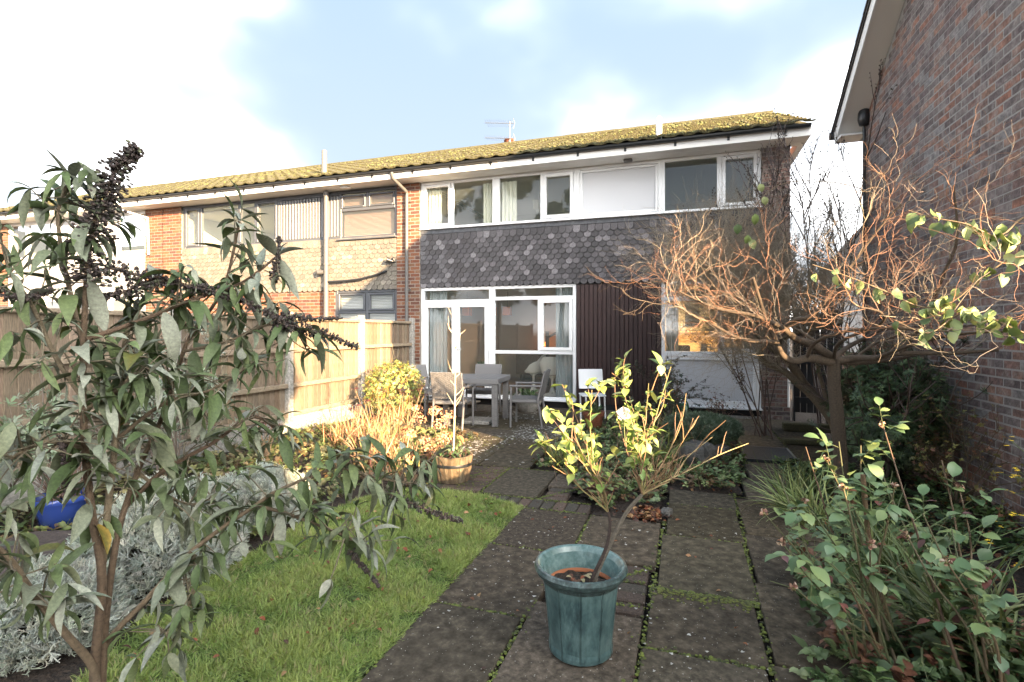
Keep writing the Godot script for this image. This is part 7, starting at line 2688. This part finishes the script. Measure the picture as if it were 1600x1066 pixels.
	for i in 10:
		var tb := B.new()
		var tips := []
		twigs(tb, P(1.15 + R.randfn(0, 0.08), 0, 8.2 + R.randfn(0, 0.1)), Vector3(R.randfn(-0.1, 0.2), 1, R.randfn(0.0, 0.08)).normalized(), R.randf_range(2.6, 3.2), 0.010, 2, {"kl": 0.45, "color": Color(0.09, 0.06, 0.045), "kids": 7, "spread": 0.45, "wig": 0.1, "lift": 0.04, "segs": 8, "taper": 0.3}, tips)
		var s := part(tb, "stem", MT.twig, w2)
		var hb := B.new()
		for q in tips:
			for k in 4:
				hb.leaf(q[0] - q[1] * 0.04 * k, (q[1] + rdir()).normalized(), rdir(), 0.04, 0.022, 0.4, 0.8, jit(Color(0.06, 0.045, 0.035), 0.4), 2)
		part(hb, "seed_heads", MT.leaf_matte, s, "stuff")

	# climber with limp leaves hanging through the tree
	var v := thing("climbing_vine", "climber with limp pale green leaves hanging in front of the brick wall", "climber", P(2.3, 0, 3.9))
	var lv := set_of_leaves(8, 0.088, 0.060, 0.5, 1.0, [Color(0.26, 0.32, 0.12), Color(0.20, 0.27, 0.09), Color(0.33, 0.38, 0.18), Color(0.10, 0.15, 0.06)], 0.36, [], 5)
	var runs := [
		[P(2.35, 0, 3.9), P(2.3, 1.2, 3.8), P(2.05, 1.75, 3.65), P(1.82, 1.92, 3.65), P(1.67, 1.83, 3.70), P(1.54, 1.68, 3.77), P(1.41, 1.65, 3.83), P(1.22, 1.76, 3.87), P(1.01, 1.87, 3.91), P(0.84, 1.95, 3.96)],
		[P(2.3, 1.2, 3.8), P(2.0, 1.45, 3.55), P(1.76, 1.49, 3.52), P(1.68, 1.57, 3.65), P(1.55, 1.60, 3.72), P(1.40, 1.49, 3.72), P(1.27, 1.57, 3.84)],
		[P(2.05, 1.75, 3.65), P(1.95, 2.1, 3.7), P(1.88, 2.16, 3.77), P(1.77, 2.06, 3.79), P(1.62, 2.14, 3.79), P(1.48, 2.20, 3.85), P(1.37, 2.27, 3.92)]]
	for rr in runs:
		var pts := smooth(rr)
		b = B.new()
		b.tube(pts, taper(pts.size(), 0.007, 0.003), 6, Color(0.24, 0.17, 0.10))
		part(b, "vine_stem", MT.twig, v)
		for i in 42:
			var f := R.randf_range(0.35, 1.0)
			if R.randf() < 0.4: f = R.randf_range(0.4, 0.62)
			var q := along(pts, f)
			put_leaf(v, lv, q[0] + rdir() * 0.05, (Vector3(0, -1, 0) + rdir() * 0.55).normalized(), rdir(), R.randf_range(0.6, 1.15), MT.leaf)
	for q in [P(0.52, 2.55, 5.5), P(0.66, 2.62, 5.4), P(0.70, 2.9, 5.4), P(0.6, 2.42, 5.4), P(0.62, 2.38, 5.42), P(0.74, 2.78, 5.42)]:
		put_leaf(v, lv, q, Vector3(R.randfn(0, 0.3), -1, 0), Vector3.BACK, 1.2, MT.leaf)
	b = B.new()
	b.tube(smooth([P(1.41, 2.36, 4.15), P(1.2, 2.7, 4.8), P(0.85, 2.85, 5.3), P(0.6, 2.6, 5.4), P(0.58, 2.4, 5.42)]), taper(17, 0.005, 0.0025), 5, Color(0.2, 0.15, 0.1))
	part(b, "vine_stem", MT.twig, v)

# ---------------------------------------------------------------- what stands behind the camera
func make_behind() -> void:
	# tall hedge on the right boundary: it keeps the low sun off the lawn
	var h := thing("tall_hedge", "tall dense hedge along the right boundary behind the camera", "hedge", P(3.1, 0, -4))
	var sp := spray(7, 0.10, 0.055, 0.3)
	var lp := []
	for i in 5200:
		var d := R.randf_range(-9.0, -1.15)
		var top := 3.3 + 0.35 * sin(d * 2.1) + R.randfn(0, 0.1)
		lp.append(P(R.randf_range(2.65, 3.6), R.randf_range(0.0, top), d))
	foliage(h, sp, lp, P(3.1, 0.5, -4), [Color(0.05, 0.08, 0.03), Color(0.07, 0.10, 0.035)], MT.leaf, 1.2, 2.0)
	var b := B.new()
	for i in 14:
		b.tube([P(3.1, 0, -8.6 + 0.52 * i), P(3.1 + R.randfn(0, 0.1), 2.9, -8.6 + 0.52 * i + R.randfn(0, 0.1))], [0.05, 0.02], 6, Color(0.1, 0.07, 0.05))
	b.bx(3.05, 3.15, 0, 2.9, -9.0, -1.3, Color(0.05, 0.06, 0.03))
	part(b, "stems", MT.bark, h)
	b = B.new()
	for i in 19:
		b.cbox(P(2.55, 0.82, -1.18 + 0.115 * i), Vector3(0.02, 1.68, 0.125), 0.003, Basis(Vector3.UP, 0.1), jit(Color(0.34, 0.24, 0.15), 0.15))
	solo(b, "trellis_panel", MT.fence, "taller timber panel at the end of the low boundary fence", "fence panel", "", P(2.55, 0, 0.6))
	# clear-stemmed evergreens next door: their crowns keep the sun off the near part of the left fence
	for q in [[-2.75, "first clear-stemmed evergreen beyond the right boundary, nearest the gable house"], [-4.5, "second clear-stemmed evergreen beyond the right boundary"], [-6.3, "third clear-stemmed evergreen beyond the right boundary"], [-8.1, "fourth clear-stemmed evergreen beyond the right boundary, farthest back"]]:
		var et := thing("evergreen_tree", q[1], "tree", P(5.5, 0, q[0]), "evergreens beyond the right boundary")
		b = B.new()
		b.tube([P(5.5, 0, q[0]), P(5.5, 3.0, q[0]), P(5.5, 4.6, q[0])], [0.1, 0.08, 0.03], 8, Color(0.11, 0.085, 0.06))
		part(b, "trunk", MT.bark, et)
		lp = []
		for i in 1700: lp.append(in_crown(P(5.5, 4.0, q[0]), Vector3(1.0, 1.12, 1.05), 0.3))
		foliage(et, sp, lp, P(5.5, 3.6, q[0]), [Color(0.05, 0.08, 0.03), Color(0.07, 0.10, 0.035)], MT.leaf, 1.4, 2.2, "crown")
	# trees at the end of the garden, mirrored in the upstairs windows
	var big := spray(8, 0.24, 0.15, 0.2)
	var k := 0
	for q in [[-8.0, -15.0, 3.2, 12.6, "tall garden tree behind the camera, directly opposite the house"], [-12.4, -14.5, 2.8, 13.5, "rounder tree behind the camera, opposite the neighbouring house"], [-3.5, -16.5, 2.4, 8.0, "smaller tree behind the camera, at the right"], [-17.0, -15.5, 3.0, 13.5, "farthest left tree behind the camera"]]:
		var t := thing("garden_tree", q[4], "tree", P(q[0], 0, q[1]), "trees behind the camera")
		b = B.new()
		b.tube(wander(P(q[0], 0, q[1]), Vector3.UP, q[3] * 0.75, 8, 0.08, 0.2), taper(9, 0.22, 0.06), 9, Color(0.11, 0.085, 0.06))
		for i in 16:
			var o := P(q[0], q[3] * R.randf_range(0.25, 0.7), q[1])
			b.tube(wander(o, (rdir() + Vector3(0, 0.5, 0)).normalized(), q[2] * R.randf_range(0.6, 1.0), 6, 0.2, 0.08), taper(7, 0.06, 0.015), 6, Color(0.11, 0.085, 0.06))
		part(b, "trunk", MT.bark, t)
		lp = []
		var lobes := []
		for i in 16:
			lobes.append([in_crown(P(q[0], q[3] * 0.62, q[1]), Vector3(q[2], q[3] * 0.36, q[2]), 0.4), R.randf_range(0.6, 1.25)])
		for i in 2300:
			var l = lobes[R.randi() % lobes.size()]
			lp.append(in_crown(l[0], Vector3.ONE * l[1], 0.5))
		foliage(t, big, lp, P(q[0], q[3] * 0.5, q[1]), [Color(0.09, 0.11, 0.03), Color(0.13, 0.15, 0.04), Color(0.18, 0.16, 0.05), Color(0.06, 0.08, 0.025)], MT.leaf, 0.8, 1.3, "crown")
		k += 1

func make_plants() -> void:
	make_buddleia()
	make_left_bed()
	make_middle()
	make_right_border()
	make_trees()
	make_behind()

func _ready() -> void:
	R.seed = 20240117
	make_camera_and_light()
	make_textures()
	make_materials()
	MT.sett = []
	for c in [[0.15, 0.10, 0.075], [0.12, 0.085, 0.065], [0.18, 0.12, 0.09], [0.10, 0.085, 0.065]]:
		MT.sett.append(mat(c[0], c[1], c[2], 0.9, T.brick, 3.0, T.grain, 0.4))
	MT.stone = mat(1, 1, 1, 0.85, T.coarse, 5.0, T.blot, 1.2)
	make_ground()
	make_house()
	make_neighbour()
	make_far_neighbour()
	make_gable_house()
	make_background()
	make_fence()
	make_lawn()
	make_furniture()
	make_pots()
	make_plants()
	make_moss()
